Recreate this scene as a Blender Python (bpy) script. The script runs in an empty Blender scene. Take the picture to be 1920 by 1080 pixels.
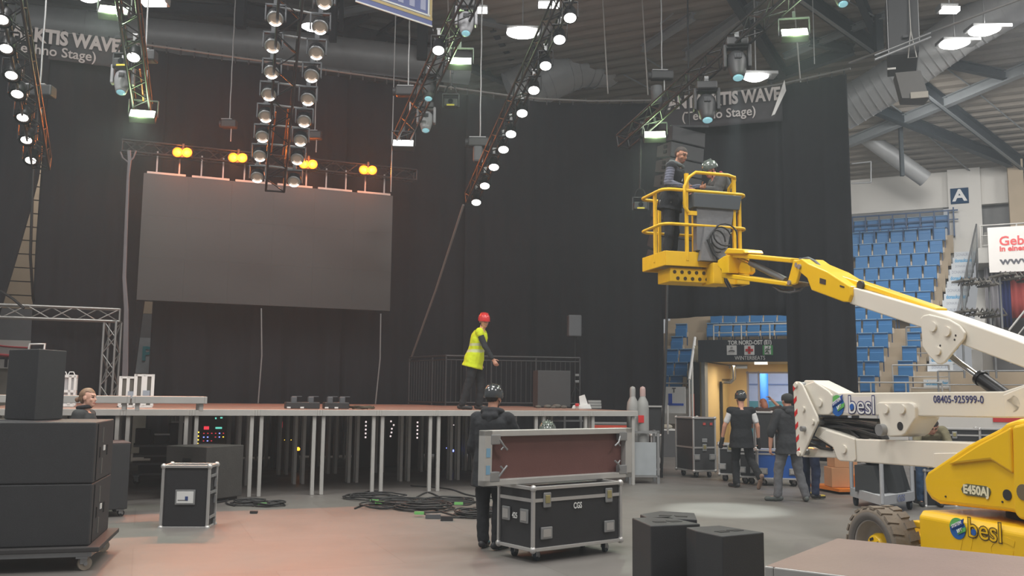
import bpy, bmesh, math, random
from mathutils import Matrix, Vector, Euler
random.seed(7)
S = bpy.context.scene
COL = S.collection
PI = math.pi
V = Vector

# ------------------------------------------------------------------ camera
FPX, HCAM, PITCH, ROLL = 1720.0, 1.66, math.atan(200 / 1720.0), math.radians(.6)
cam = bpy.data.cameras.new('camera')
cam.sensor_width = 36.0
cam.lens = 36.0 * FPX / 1920.0
cam.clip_start, cam.clip_end = .1, 300
camo = bpy.data.objects.new('camera', cam)
COL.objects.link(camo)
camo.matrix_world = Matrix.Translation((0, 0, HCAM)) @ Matrix.Rotation(PI / 2 + PITCH, 4, 'X') @ Matrix.Rotation(ROLL, 4, 'Z')
S.camera = camo

# ------------------------------------------------------------------ world, hall lighting, exposure
w = bpy.data.worlds.new('hall_air')
S.world = w
w.use_nodes = True
w.node_tree.nodes['Background'].inputs[0].default_value = (.93, .96, 1, 1)
w.node_tree.nodes['Background'].inputs[1].default_value = .34
S.view_settings.view_transform = 'Standard'
S.view_settings.look = 'None'
S.view_settings.gamma = 1
S.view_settings.use_curve_mapping = False
S.view_settings.exposure = 0.0


def area(name, loc, tgt, size, power, col=(1, 1, 1), spread=180):
    l = bpy.data.lights.new(name, 'AREA')
    l.shape = 'RECTANGLE'
    l.size, l.size_y = size
    l.energy, l.color, l.spread = power, col, math.radians(spread)
    o = bpy.data.objects.new(name, l)
    COL.objects.link(o)
    o.location = loc
    o.rotation_euler = (V(tgt) - V(loc)).to_track_quat('-Z', 'Y').to_euler()
    return o


def spot(name, loc, tgt, power, ang, col=(1, 1, 1), blend=.6, rad=.08):
    l = bpy.data.lights.new(name, 'SPOT')
    l.energy, l.color, l.spot_size, l.spot_blend, l.shadow_soft_size = power, col, math.radians(ang), blend, rad
    o = bpy.data.objects.new(name, l)
    COL.objects.link(o)
    o.location = loc
    o.rotation_euler = (V(tgt) - V(loc)).to_track_quat('-Z', 'Y').to_euler()
    return o


# rows of hall floodlights under the roof over the arena floor and before the stand
for i, (x, y) in enumerate([(-9, 4), (0, 4), (9, 4), (-7, 12), (1, 11), (9, 13), (14, 22)]):
    area('hall_flood_light', (x, y, 11.5), (x, y + 1.5, 0), (2.5, 2.5), 600, (1, .985, .95))

for x, y, p in ((12.5, 26.5, 300), (19, 23, 300), (8, 28.2, 150)):  # added fill lights, brighten the seats and the gate sign
    area('stand_fill_light', (x, y, 10.6 if x > 10 else 8.5), (x + 2, y + 5, 3), (1.6, 1.6), p, (1, .99, .97))
area('rear_hall_light', (-9.6, 23.4, 9.4), (-10.3, 24.6, 3), (5, .5), 260, (1, .95, .88))

# ------------------------------------------------------------------ stage frame and picture measuring
CP, SP = math.cos(PITCH), math.sin(PITCH)
CR, SR = math.cos(ROLL), math.sin(ROLL)


def ray(px, py):
    x, y = (px - 960) / FPX, -(py - 540) / FPX
    xr, yr = CR * x - SR * y, SR * x + CR * y
    return V((xr, CP - yr * SP, SP + yr * CP))


def at(px, py, Y):            # the point seen at a pixel, Y metres into the hall
    r = ray(px, py)
    return V((0, 0, HCAM)) + r * (Y / r.y)


def gz(px, py, z=0.0):        # the point seen at a pixel, on a level plane
    r = ray(px, py)
    return V((0, 0, HCAM)) + r * ((z - HCAM) / r.z)


def onplane(px, py, p0, n):
    r = ray(px, py)
    o = V((0, 0, HCAM))
    return o + r * ((V(p0) - o).dot(n) / r.dot(n))


U = V((.928, .373, 0))        # along the stage front, to the right
W = V((-.373, .928, 0))       # into the stage
SO = V((2.40, 17.44, 0))      # right front corner of the stage


def st(u, v, z=0.0):
    return SO + U * u + W * v + V((0, 0, z))


STROT = math.atan2(.373, .928)


# ------------------------------------------------------------------ materials
def lin(c):
    c = c / 255.0
    return c / 12.92 if c <= .04045 else ((c + .055) / 1.055) ** 2.4


def rgb(r, g, b):
    return (lin(r), lin(g), lin(b), 1)


MATS = {}


def mat(name, col, rough=.55, metal=0.0, var=.12, scale=6.0, bump=0.0, bscale=40.0, emit=None, es=0.0, alpha=None, spec=.5, stretch=None, coat=0.0):
    if name in MATS:
        return MATS[name]
    m = bpy.data.materials.new(name)
    m.use_nodes = True
    nt = m.node_tree
    b = nt.nodes['Principled BSDF']
    b.inputs['Roughness'].default_value = rough
    b.inputs['Metallic'].default_value = metal
    b.inputs['Specular IOR Level'].default_value = spec
    b.inputs['Coat Weight'].default_value = coat
    tc = nt.nodes.new('ShaderNodeTexCoord')
    src = tc.outputs['Object']
    if stretch:
        mp = nt.nodes.new('ShaderNodeMapping')
        mp.inputs['Scale'].default_value = stretch
        nt.links.new(src, mp.inputs[0])
        src = mp.outputs[0]
    if var:
        n = nt.nodes.new('ShaderNodeTexNoise')
        n.inputs['Scale'].default_value = scale
        n.inputs['Detail'].default_value = 4
        nt.links.new(src, n.inputs['Vector'])
        r = nt.nodes.new('ShaderNodeMapRange')
        r.inputs['To Min'].default_value = 1 - var
        r.inputs['To Max'].default_value = 1 + var
        nt.links.new(n.outputs['Fac'], r.inputs['Value'])
        mx = nt.nodes.new('ShaderNodeVectorMath')
        mx.operation = 'SCALE'
        mx.inputs[0].default_value = col[:3]
        nt.links.new(r.outputs[0], mx.inputs['Scale'])
        nt.links.new(mx.outputs[0], b.inputs['Base Color'])
    else:
        b.inputs['Base Color'].default_value = col
    if bump:
        n2 = nt.nodes.new('ShaderNodeTexNoise')
        n2.inputs['Scale'].default_value = bscale
        n2.inputs['Detail'].default_value = 3
        nt.links.new(src, n2.inputs['Vector'])
        bp = nt.nodes.new('ShaderNodeBump')
        bp.inputs['Strength'].default_value = bump
        bp.inputs['Distance'].default_value = .02
        nt.links.new(n2.outputs['Fac'], bp.inputs['Height'])
        nt.links.new(bp.outputs[0], b.inputs['Normal'])
    if emit:
        b.inputs['Emission Color'].default_value = emit
        b.inputs['Emission Strength'].default_value = es
    if alpha is not None:
        b.inputs['Alpha'].default_value = alpha
    MATS[name] = m
    return m


BLACK = mat('black_paint', rgb(48, 48, 50), .5, bump=.15, bscale=150)
BLACKM = mat('black_metal', rgb(40, 40, 42), .4, .6)
SPKR = mat('speaker_coat', rgb(50, 50, 52), .62, bump=.25, bscale=220)
CLOTH = mat('molton_cloth', rgb(40, 39, 43), .95, var=.1, scale=3, bump=.1, bscale=60, spec=.15)
ALU = mat('brushed_aluminium', rgb(188, 186, 184), .42, .55, var=.08, scale=9)
ALUW = mat('pale_aluminium', rgb(178, 176, 172), .5, .2, var=.12, scale=5)
STEEL = mat('galvanised_steel', rgb(150, 151, 152), .45, .5, var=.15)
CHROME = mat('chrome', rgb(200, 200, 200), .18, 1, var=0)
YEL = mat('lift_yellow', rgb(236, 188, 8), .38, var=.05, scale=3, coat=.3)
YELW = mat('lift_yellow_worn', rgb(228, 180, 14), .48, var=.12, scale=9)
CREAM = mat('lift_cream', rgb(220, 214, 202), .42, var=.04, scale=3, coat=.2)
RUBBER = mat('dark_rubber', rgb(44, 44, 46), .8)
TYRE = mat('grey_brown_tyre', rgb(120, 110, 98), .85, var=.15, scale=14, bump=.2)
TYREG = mat('grey_tyre_wall', rgb(92, 88, 84), .8, var=.1, scale=10)
CASE = mat('case_laminate', rgb(40, 40, 43), .55, bump=.12, bscale=180)
PLY = mat('film_faced_plywood', rgb(130, 106, 99), .4, var=.16, scale=3, bump=.08, bscale=70)
PLYS = mat('lit_stage_plywood', rgb(172, 138, 124), .36, var=.14, scale=3, bump=.06, bscale=70)  # same plywood, amber light and glare on the stage put into its colour
PLYD = mat('dark_plywood', rgb(106, 70, 66), .5, var=.12, scale=4, bump=.08, bscale=70)
BLUE = mat('seat_blue', rgb(52, 114, 168), .5, var=.12, scale=.35)
BLUED = mat('seat_frame_blue', rgb(28, 66, 108), .5)
CONC = mat('concrete_tan', rgb(176, 160, 138), .85, var=.12, scale=2)
GREYW = mat('grey_wall', rgb(132, 132, 132), .8)
WHITEW = mat('white_wall', rgb(214, 211, 205), .75, var=.05, scale=1)
WHITE = mat('white_plastic', rgb(222, 222, 220), .5, var=.04)
GREYP = mat('grey_plastic', rgb(86, 88, 92), .55, var=.06)
RED = mat('signal_red', rgb(200, 40, 42), .45, var=.06)
CABLE = mat('black_cable', rgb(38, 38, 40), .6, var=.1)
GLASS_ON = mat('lamp_glass_white', (1, 1, 1, 1), .3, var=0, emit=(1, .97, .9, 1), es=7)
GLASS_DIM = mat('lamp_glass_soft', (1, 1, 1, 1), .3, var=0, emit=(1, .97, .9, 1), es=1.1)
GLASS_GRN = mat('lamp_panel_green_white', (1, 1, 1, 1), .3, var=0, emit=(.86, 1, .74, 1), es=9)
GLASS_AMB = mat('lamp_amber', (1, .6, .1, 1), .3, var=0, emit=(1, .23, .012, 1), es=6.5)
GLASS_BLU = mat('lens_cyan', rgb(120, 170, 180), .12, .2, var=0, emit=(.4, .8, .9, 1), es=.5)
LENS = mat('dark_lens', rgb(24, 26, 30), .08, .3, var=0)
HALL_ON = mat('hall_lamp_glass', (1, 1, 1, 1), .3, var=0, emit=(1, .98, .93, 1), es=11)


# ------------------------------------------------------------------ mesh collecting
class MB:
    def __init__(s):
        s.v, s.f, s.m, s.sm = [], [], [], []

    def add(s, vs, fs, mi=0, smooth=False, M=None):
        n = len(s.v)
        s.v += [M @ V(p) for p in vs] if M else [V(p) for p in vs]
        s.f += [[i + n for i in f] for f in fs]
        s.m += [mi] * len(fs)
        s.sm += [smooth] * len(fs)
        return s

    def box(s, c, size, M=None, mi=0, ch=0.0):
        x, y, z = size[0] / 2, size[1] / 2, size[2] / 2
        if ch <= 0:
            vs = [(c[0] + a * x, c[1] + b * y, c[2] + d * z) for d in (-1, 1) for b in (-1, 1) for a in (-1, 1)]
            return s.add(vs, [(0, 2, 3, 1), (4, 5, 7, 6), (0, 1, 5, 4), (2, 6, 7, 3), (0, 4, 6, 2), (1, 3, 7, 5)], mi, False, M)
        bm = bmesh.new()
        bmesh.ops.create_cube(bm, size=1)
        for v in bm.verts:
            v.co = V((c[0] + v.co.x * 2 * x, c[1] + v.co.y * 2 * y, c[2] + v.co.z * 2 * z))
        bmesh.ops.bevel(bm, geom=bm.edges[:], offset=ch, segments=2, affect='EDGES', profile=.5)
        bm.verts.index_update()
        s.add([v.co.copy() for v in bm.verts], [[q.index for q in f.verts] for f in bm.faces], mi, False, M)
        bm.free()
        return s

    def hexa(s, p, mi=0, M=None):      # 4 bottom then 4 top, same turn
        return s.add(p, [(0, 3, 2, 1), (4, 5, 6, 7), (0, 1, 5, 4), (1, 2, 6, 5), (2, 3, 7, 6), (3, 0, 4, 7)], mi, False, M)

    def cyl(s, a, b, r, r2=None, n=12, mi=0, M=None, caps=True, smooth=True):
        a, b = V(a), V(b)
        r2 = r if r2 is None else r2
        d = b - a
        q = d.to_track_quat('Z', 'Y') if d.length > 1e-9 else Euler((0, 0, 0)).to_quaternion()
        vs = []
        for p, rr in ((a, r), (b, r2)):
            for i in range(n):
                t = 2 * PI * i / n
                vs.append(p + q @ V((rr * math.cos(t), rr * math.sin(t), 0)))
        s.add(vs, [(i, (i + 1) % n, n + (i + 1) % n, n + i) for i in range(n)], mi, smooth, M)
        if caps:
            s.add(vs[:n], [list(range(n))[::-1]], mi, False, M)
            s.add(vs[n:], [list(range(n))], mi, False, M)
        return s

    def tube(s, pts, r, n=8, mi=0, M=None, closed=False):
        pts = [V(p) for p in pts]
        k = len(pts)
        vs, up = [], V((0, 0, 1))
        prev = None
        for i in range(k):
            if closed:
                d = pts[(i + 1) % k] - pts[i - 1]
            else:
                d = pts[min(i + 1, k - 1)] - pts[max(i - 1, 0)]
            d.normalize()
            if prev is None:
                x = d.cross(up)
                if x.length < .05:
                    x = d.cross(V((1, 0, 0)))
            else:
                x = prev - d * prev.dot(d)
                if x.length < 1e-4:
                    x = d.orthogonal()
            x.normalize()
            prev = x
            y = d.cross(x)
            for j in range(n):
                t = 2 * PI * j / n
                vs.append(pts[i] + x * (r * math.cos(t)) + y * (r * math.sin(t)))
        fs = []
        for i in range(k if closed else k - 1):
            a, b = i * n, ((i + 1) % k) * n
            fs += [(a + j, b + j, b + (j + 1) % n, a + (j + 1) % n) for j in range(n)]
        s.add(vs, fs, mi, True, M)
        if not closed:
            s.add(vs[:n], [list(range(n))], mi, False, M)
            s.add(vs[-n:], [list(range(n))[::-1]], mi, False, M)
        return s

    def lathe(s, prof, M=None, n=20, mi=0, smooth=True, caps=False):     # profile of (r, z), turned about Z
        vs = []
        for r, z in prof:
            vs += [(r * math.cos(2 * PI * i / n), r * math.sin(2 * PI * i / n), z) for i in range(n)]
        fs = []
        for k in range(len(prof) - 1):
            fs += [(k * n + i, k * n + (i + 1) % n, (k + 1) * n + (i + 1) % n, (k + 1) * n + i) for i in range(n)]
        s.add(vs, fs, mi, smooth, M)
        if caps and prof[0][0] > 1e-6:
            s.add(vs[:n], [list(range(n))[::-1]], mi, False, M)
        if caps and prof[-1][0] > 1e-6:
            s.add(vs[-n:], [list(range(n))], mi, False, M)
        return s

    def prism(s, poly, d, M=None, mi=0):      # polygon in local XY, thick from z=-d/2 to d/2
        n = len(poly)
        vs = [(x, y, -d / 2) for x, y in poly] + [(x, y, d / 2) for x, y in poly]
        return s.add(vs, [list(range(n))[::-1], list(range(n, 2 * n))] + [(i, (i + 1) % n, n + (i + 1) % n, n + i) for i in range(n)], mi, False, M)

    def sph(s, c, r, M=None, mi=0, n=12, k=8):
        r = (r, r, r) if not hasattr(r, '__len__') else r
        vs = [(c[0], c[1], c[2] - r[2])]
        for a in range(1, k):
            t = -PI / 2 + PI * a / k
            vs += [(c[0] + r[0] * math.cos(t) * math.cos(2 * PI * i / n), c[1] + r[1] * math.cos(t) * math.sin(2 * PI * i / n), c[2] + r[2] * math.sin(t)) for i in range(n)]
        vs.append((c[0], c[1], c[2] + r[2]))
        fs = [(0, 1 + (i + 1) % n, 1 + i) for i in range(n)]
        for a in range(k - 2):
            o = 1 + a * n
            fs += [(o + i, o + (i + 1) % n, o + n + (i + 1) % n, o + n + i) for i in range(n)]
        o = 1 + (k - 2) * n
        fs += [(o + i, o + (i + 1) % n, len(vs) - 1) for i in range(n)]
        return s.add(vs, fs, mi, True, M)

    def build(s, name, mats, parent=None, local=False, bevel=0.0):
        if not isinstance(mats, (list, tuple)):
            mats = [mats]
        me = bpy.data.meshes.new(name)
        vs = s.v
        if parent is not None and not local:
            inv = MW[parent.name].inverted()
            vs = [inv @ p for p in s.v]
        me.from_pydata([tuple(p) for p in vs], [], s.f)
        for m in mats:
            me.materials.append(m)
        me.polygons.foreach_set('material_index', s.m)
        me.polygons.foreach_set('use_smooth', s.sm)
        me.update()
        return put(name, me, parent, bevel)


MW = {}


def put(name, me, parent=None, bevel=0.0):
    o = bpy.data.objects.new(name, me)
    COL.objects.link(o)
    if parent is not None:
        o.parent = parent
        MW[o.name] = MW[parent.name].copy()
    else:
        MW[o.name] = Matrix.Identity(4)
    if bevel:
        b = o.modifiers.new('edge', 'BEVEL')
        b.width, b.segments, b.limit_method = bevel, 2, 'ANGLE'
    return o


def tag(o, label, cat, group=None):
    o['label'], o['category'] = label, cat
    if group:
        o['group'] = group
    return o


def struct(o, kind='structure'):
    o['kind'] = kind
    return o


def thing(name, label, cat, loc=(0, 0, 0), rz=0.0, group=None, M=None):
    o = bpy.data.objects.new(name, None)
    o.empty_display_size = .1
    COL.objects.link(o)
    M = M if M is not None else Matrix.Translation(V(loc)) @ Matrix.Rotation(rz, 4, 'Z')
    o.matrix_basis = M
    MW[o.name] = M.copy()
    return tag(o, label, cat, group)


def dup(o, M=None, label=None, group=None, parent=None):
    c = o.copy()
    COL.objects.link(c)
    if parent is not None:
        c.parent = parent
        MW[c.name] = MW[parent.name].copy()
    else:
        if M is not None:
            c.matrix_basis = M
            MW[c.name] = M.copy()
        if label:
            c['label'] = label
        if group:
            c['group'] = group
    for ch in list(o.children):
        dup(ch, parent=c)
    return c


def TR(loc, rz=0.0):
    return Matrix.Translation(V(loc)) @ Matrix.Rotation(rz, 4, 'Z')


def basis(x, y, z, o):
    x, y, z = V(x).normalized(), V(y).normalized(), V(z).normalized()
    return Matrix(((x.x, y.x, z.x, o[0]), (x.y, y.y, z.y, o[1]), (x.z, y.z, z.z, o[2]), (0, 0, 0, 1)))


def text(s, size, M, m, parent, name='lettering', ext=.002, bold=0.0, wide=1.0, align='CENTER'):
    cu = bpy.data.curves.new(name, 'FONT')
    cu.body, cu.size, cu.extrude, cu.offset = s, size, ext, bold
    cu.align_x, cu.align_y = align, 'CENTER'
    cu.resolution_u = 3
    tmp = bpy.data.objects.new(name, cu)
    COL.objects.link(tmp)
    bpy.context.view_layer.update()
    me = bpy.data.meshes.new_from_object(tmp.evaluated_get(bpy.context.evaluated_depsgraph_get()))
    bpy.data.objects.remove(tmp)
    T = M @ Matrix.Diagonal((wide, 1, 1, 1))
    if parent is not None:
        T = MW[parent.name].inverted() @ T
    me.transform(T)
    me.materials.clear()
    me.materials.append(m)
    return put(name, me, parent)


ORD = ['first', 'second', 'third', 'fourth', 'fifth', 'sixth', 'seventh', 'eighth', 'ninth', 'tenth', 'eleventh', 'twelfth', 'thirteenth', 'fourteenth', 'fifteenth', 'sixteenth', 'seventeenth', 'eighteenth']
# ================================================================== the hall: floor, roof, walls, stands
def floor_mat():
    m = mat('hall_floor', rgb(114, 110, 107), .42, var=.1, scale=.55)
    nt = m.node_tree
    b = nt.nodes['Principled BSDF']
    tc = nt.nodes.new('ShaderNodeTexCoord')
    mp = nt.nodes.new('ShaderNodeMapping')
    mp.inputs['Rotation'].default_value = (0, 0, -.38)
    br = nt.nodes.new('ShaderNodeTexBrick')
    br.inputs['Scale'].default_value = .5
    br.inputs['Mortar Size'].default_value = .004
    br.inputs['Brick Width'].default_value = 1.25
    br.inputs['Row Height'].default_value = .9
    br.inputs['Color1'].default_value = (1, 1, 1, 1)
    br.inputs['Color2'].default_value = (.9, .89, .88, 1)
    br.inputs['Mortar'].default_value = (.78, .77, .76, 1)
    nt.links.new(tc.outputs['Object'], mp.inputs[0])
    nt.links.new(mp.outputs[0], br.inputs['Vector'])
    mx = nt.nodes.new('ShaderNodeMix')
    mx.data_type, mx.blend_type = 'RGBA', 'MULTIPLY'
    mx.inputs['Factor'].default_value = 1
    old = b.inputs['Base Color'].links[0].from_socket
    nt.links.new(old, mx.inputs[6])
    nt.links.new(br.outputs['Color'], mx.inputs[7])
    nt.links.new(mx.outputs[2], b.inputs['Base Color'])
    n = nt.nodes.new('ShaderNodeTexNoise')
    n.inputs['Scale'].default_value = 1.4
    n.inputs['Detail'].default_value = 8
    r = nt.nodes.new('ShaderNodeMapRange')
    r.inputs['To Min'].default_value, r.inputs['To Max'].default_value = .3, .6
    nt.links.new(tc.outputs['Object'], n.inputs['Vector'])
    nt.links.new(n.outputs['Fac'], r.inputs['Value'])
    nt.links.new(r.outputs[0], b.inputs['Roughness'])
    return m


mb = MB()
mb.box((3, 18, -.1), (60, 64, .2))
struct(mb.build('floor', floor_mat()))

# ---- stand frame on the far side: SD(along to the right, outward, height)
WD, ND = V((.9, -.436, 0)), V((.436, .9, 0))
G0 = V((7.4, 30, 0))


def sd(a, n, z=0.0):
    return G0 + WD * a + ND * n + V((0, 0, z))


def SDM(a, n, z=0.0):
    return basis(WD, ND, (0, 0, 1), sd(a, n, z))


# ---- roof: two corrugated slopes that meet in a valley line
NW = ND.dot(G0) + 8.4
VB = W.dot(SO) + 17.0


def zr(p):
    return 10.35 + .2 * (NW - ND.dot(p))


def zb(p):
    return 12.2 + .2 * (VB - W.dot(p))


ROOFT = mat('roof_deck_tan', rgb(128, 120, 110), .7, var=.08, scale=2)
ROOFG = mat('roof_deck_grey', rgb(104, 101, 98), .7, var=.08, scale=2)
BEAM = mat('beam_dark_green', rgb(24, 34, 40), .6)
BEAML = mat('beam_pale_grey', rgb(128, 132, 134), .5, .1)


def roof(name, org, along, out, zf, other, m, l0, l1, n0, n1):
    vs, fs = [], []
    k = 0
    n = n0
    while n < n1:
        for dn, dz in ((0, 0), (.16, 0), (.23, .1), (.39, .1)):
            for l in (l0, l1):
                p = org + along * l + out * (n + dn)
                vs.append(V((p.x, p.y, zf(p) + dz)))
        n += .46
    r = len(vs) // 2
    bm = bmesh.new()
    bv = [bm.verts.new(v) for v in vs]
    for i in range(r - 1):
        bm.faces.new((bv[2 * i], bv[2 * i + 1], bv[2 * i + 3], bv[2 * i + 2]))
    # keep the side where this slope is the lower one
    p0 = V((0, 20, 0))
    g = V((zf(p0 + V((1, 0, 0))) - other(p0 + V((1, 0, 0))) - zf(p0) + other(p0), zf(p0 + V((0, 1, 0))) - other(p0 + V((0, 1, 0))) - zf(p0) + other(p0), 0))
    d = zf(p0) - other(p0)
    co = p0 - g * (d / g.length_squared)
    bmesh.ops.bisect_plane(bm, geom=bm.verts[:] + bm.edges[:] + bm.faces[:], plane_co=co, plane_no=g, clear_outer=True, clear_inner=False)
    me = bpy.data.meshes.new(name)
    bm.to_mesh(me)
    bm.free()
    me.materials.append(m)
    o = put(name, me)
    sl = o.modifiers.new('thick', 'SOLIDIFY')
    sl.thickness, sl.offset = .05, 1
    return struct(o)


roof('ceiling', G0, WD, ND, zr, zb, ROOFT, -30, 30, -20, 9)
roof('ceiling_rear', SO, U, W, zb, zr, ROOFG, -32, 24, -12, 18)


def onroof(px, py, f, off=.3):
    r = ray(px, py)
    o = V((0, 0, HCAM))
    lo, hi = 1.0, 90.0
    for _ in range(50):
        mid = (lo + hi) / 2
        p = o + r * mid
        if p.z < f(p) - off:
            lo = mid
        else:
            hi = mid
    return o + r * lo


def beam(name, p, q, h, wdt, m, lip=None):
    d = (q - p).normalized()
    x = d.cross(V((0, 0, 1))).normalized()
    z = x.cross(d)
    M = basis(x, d, z, (p + q) / 2)
    L = (q - p).length
    b = MB()
    b.box((0, 0, h / 2), (wdt, L, .025), M).box((wdt * .3 if lip is not m and lip else 0, 0, -h / 2), (wdt * .35 if lip is not m and lip else wdt, L, .025), M, 1).box((0, 0, 0), (.03, L, h), M)
    return struct(b.build(name, [m, lip or m]))


for (x0, y0, x1, y1), f, h, wd, m, lip in [
    ((1690, 135, 1935, 325), zr, .42, .3, BEAM, BEAML), ((1490, -14, 1650, 100), zr, .42, .3, BEAM, BEAML),
    ((1592, 184, 1895, 304), zr, .34, .24, BEAM, BEAM), ((1775, 118, 1885, 141), zr, .25, .2, BEAM, BEAM),
    ((1370, -15, 1468, 138), zr, .36, .26, BEAM, BEAM), ((1440, 148, 1600, 92), zr, .3, .22, BEAM, BEAM),
    ((1590, 268, 1940, 122), zr, .3, .26, BEAML, BEAML), ((1286, 105, 1420, 12), zr, .3, .3, BEAML, BEAML),
    ((1470, 106, 1665, 26), zr, .16, .16, BEAML, BEAML), ((1205, 92, 1300, 30), zr, .2, .2, BEAML, BEAML),
    ((1520, 78, 1600, 92), zr, .22, .2, BEAM, BEAM), ((1610, -10, 1640, 60), zr, .26, .2, BEAM, BEAM),
    ((880, 28, 1110, 75), zb, .34, .3, BEAML, BEAML), ((1080, 74, 1300, 106), zb, .28, .26, BEAML, BEAML),
    ((1092, 74, 1190, -12), zb, .32, .3, BEAML, BEAML), ((985, 45, 1040, -10), zb, .26, .26, BEAML, BEAML),
    ((1140, 40, 1235, 66), zb, .3, .22, BEAM, BEAM), ((1050, 0, 1100, 20), zb, .3, .22, BEAM, BEAM),
    ((440, 14, 830, 100), zb, .4, .3, BEAM, BEAM), ((820, 100, 1010, 172), zb, .34, .26, BEAM, BEAM),
    ((640, 52, 690, 22), zb, .3, .24, BEAM, BEAM), ((255, 8, 470, 22), zb, .3, .24, BEAM, BEAM),
    ((700, 70, 755, 32), zb, .1, .1, BEAM, BEAM), ((925, 52, 975, 132), zb, .22, .2, BEAM, BEAM),
    ((610, 30, 800, -5), zb, .2, .2, BEAML, BEAML), ((40, 20, 260, 34), zb, .2, .2, BEAML, BEAML),
]:
    beam('ceiling_beam', onroof(x0, y0, f, h / 2 + .08), onroof(x1, y1, f, h / 2 + .08), h, wd, m, lip)
# hangers that drop from the beams
for px, y0, y1, f, wd in [(452, -5, 52, zb, .26), (625, -5, 78, zb, .2), (792, 38, 112, zb, .3), (640, 0, 60, zb, .12), (1004, 70, 172, zb, .14), (1690, 235, 330, zr, .12), (1647, 30, 100, zr, .2)]:
    p = onroof(px, y0, f, .1)
    q = at(px, y1, p.y)
    b = MB()
    b.box(((p + q) / 2), (wd, wd, abs(p.z - q.z)))
    struct(b.build('ceiling_post', BEAM))
# thin sway rods under the deck
for x0, y0, x1, y1, f in [(1645, 178, 1690, 210, zr), (1735, 250, 1830, 330, zr), (1770, 125, 1818, 160, zr), (1838, 178, 1918, 244, zr), (1588, 0, 1645, 34, zr), (1238, 45, 1262, 25, zr),
                          (1120, 122, 1175, 88, zb), (1082, 56, 1100, 38, zb), (1195, 76, 1210, 62, zb), (1218, 52, 1255, 22, zb), (1170, 140, 1240, 178, zr), (1210, 108, 1260, 140, zr)]:
    b = MB()
    b.cyl(onroof(x0, y0, f, .12), onroof(x1, y1, f, .12), .025, n=6)
    struct(b.build('ceiling_rod', BEAML))

# ---- air ducts
DUCT = mat('duct_sheet_metal', rgb(156, 157, 158), .45, .2, var=.1, scale=5, stretch=(1, 1, 1))


def duct(name, label, pts, r, seam=.5):
    b = MB()
    pts = [V(p) for p in pts]
    b.tube(pts, r, 24)
    for a, c in zip(pts[:-1], pts[1:]):
        L = (c - a).length
        k = int(L / seam)
        d = (c - a).normalized()
        for i in range(1, k):
            p = a + d * (L * i / k)
            b.cyl(p - d * .012, p + d * .012, r + .015, n=24, caps=True)
    return tag(b.build(name, DUCT), label, 'duct')


duct('ventilation_duct', 'long grey ventilation duct under the roof behind the top of the stage drapes', [at(-60, 30, 25), at(270, 66, 26.3), at(560, 92, 27.3), at(880, 128, 28.4)], .52, 1.3)
duct('ventilation_duct', 'silver ribbed duct elbow under the roof above the middle of the back drapes', [at(960, 178, 30), at(1040, 138, 30), at(1085, 120, 30.2), at(1130, 122, 30.5), at(1215, 70, 31), at(1270, 20, 31.5)], .8, .3)
duct('ventilation_duct', 'wide grey duct under the roof beside the drape edge and hanging loudspeaker', [at(1575, 210, 27), at(1690, 140, 26), at(1800, 62, 25), at(1960, -30, 23.6), at(2500, -400, 19)], .62, .22)
duct('ventilation_duct', 'narrow grey duct slanting down to the white wall beyond the drape edge', [at(1570, 215, 33), at(1640, 268, 33), at(1735, 336, 33)], .3, 2)
duct('ventilation_duct', 'small grey duct crossing behind the chain hoist under the roof', [at(1190, 135, 36), at(1290, 42, 35.5), at(1345, -10, 35)], .28, 2)

# ---- high wall behind the stand
mb = MB()
M = SDM(0, 8.3)
mb.box((-5.9, .15, 9.75), (24.65, .3, 1.5), M)                      # white upper band
mb.box((-6, .2, 8.2), (24.4, .3, 1.7), M, 1)                     # grey band under it
mb.box((6.95, -.1, 8.6), (1.12, .35, 3.6), M)                    # white pier with the sector sign
mb.box((10.2, .5, 9), (5.6, .3, 4), M, 1)
mb.box((8.15, .05, 9.75), (1.3, .3, 1.5), M)
struct(mb.build('wall_stand', [WHITEW, GREYW]))
mb = MB()
for a, n, hh in ((8.65, 7.7, 2.6), (9.6, 7.4, 3)):
    mb.box((a, n, 9.2), (.5, .5, hh + 1), SDM(0, 0))
struct(mb.build('wall_pier', CONC))
s = MB()
M = SDM(6.78, 8.0, 9.35)
s.box((0, 0, 0), (.62, .03, .6), M)
so = s.build('sector_sign', mat('sign_blue', rgb(16, 58, 92), .8, var=0, spec=.2))
tag(so, 'square blue sector sign with a white letter A on the white pier', 'sign')
text('A', .62, basis(WD, (0, 0, 1), -ND, sd(6.78, 7.98, 9.35)), WHITE, so, 'letter', .004, .02, 1.1)
# ledge and lattice at the wall foot, behind the drape edge
mb = MB()
for (x0, y0, x1, y1) in [(1597, 307, 1633, 303), (1633, 303, 1633, 342), (1597, 344, 1633, 342)]:
    mb.tube([at(x0, y0, 33), at(x1, y1, 33)], .03, 6)
tag(mb.build('gallery_railing', STEEL), 'short white tube railing high up beside the drape edge', 'railing')

# ---- terraces
RZ = [1.55 + .475 * k + .004 * k * k for k in range(13)]
RN = [.35 + .62 * k for k in range(13)]


def aend(n):
    return 5.12 + .17 * n


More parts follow.
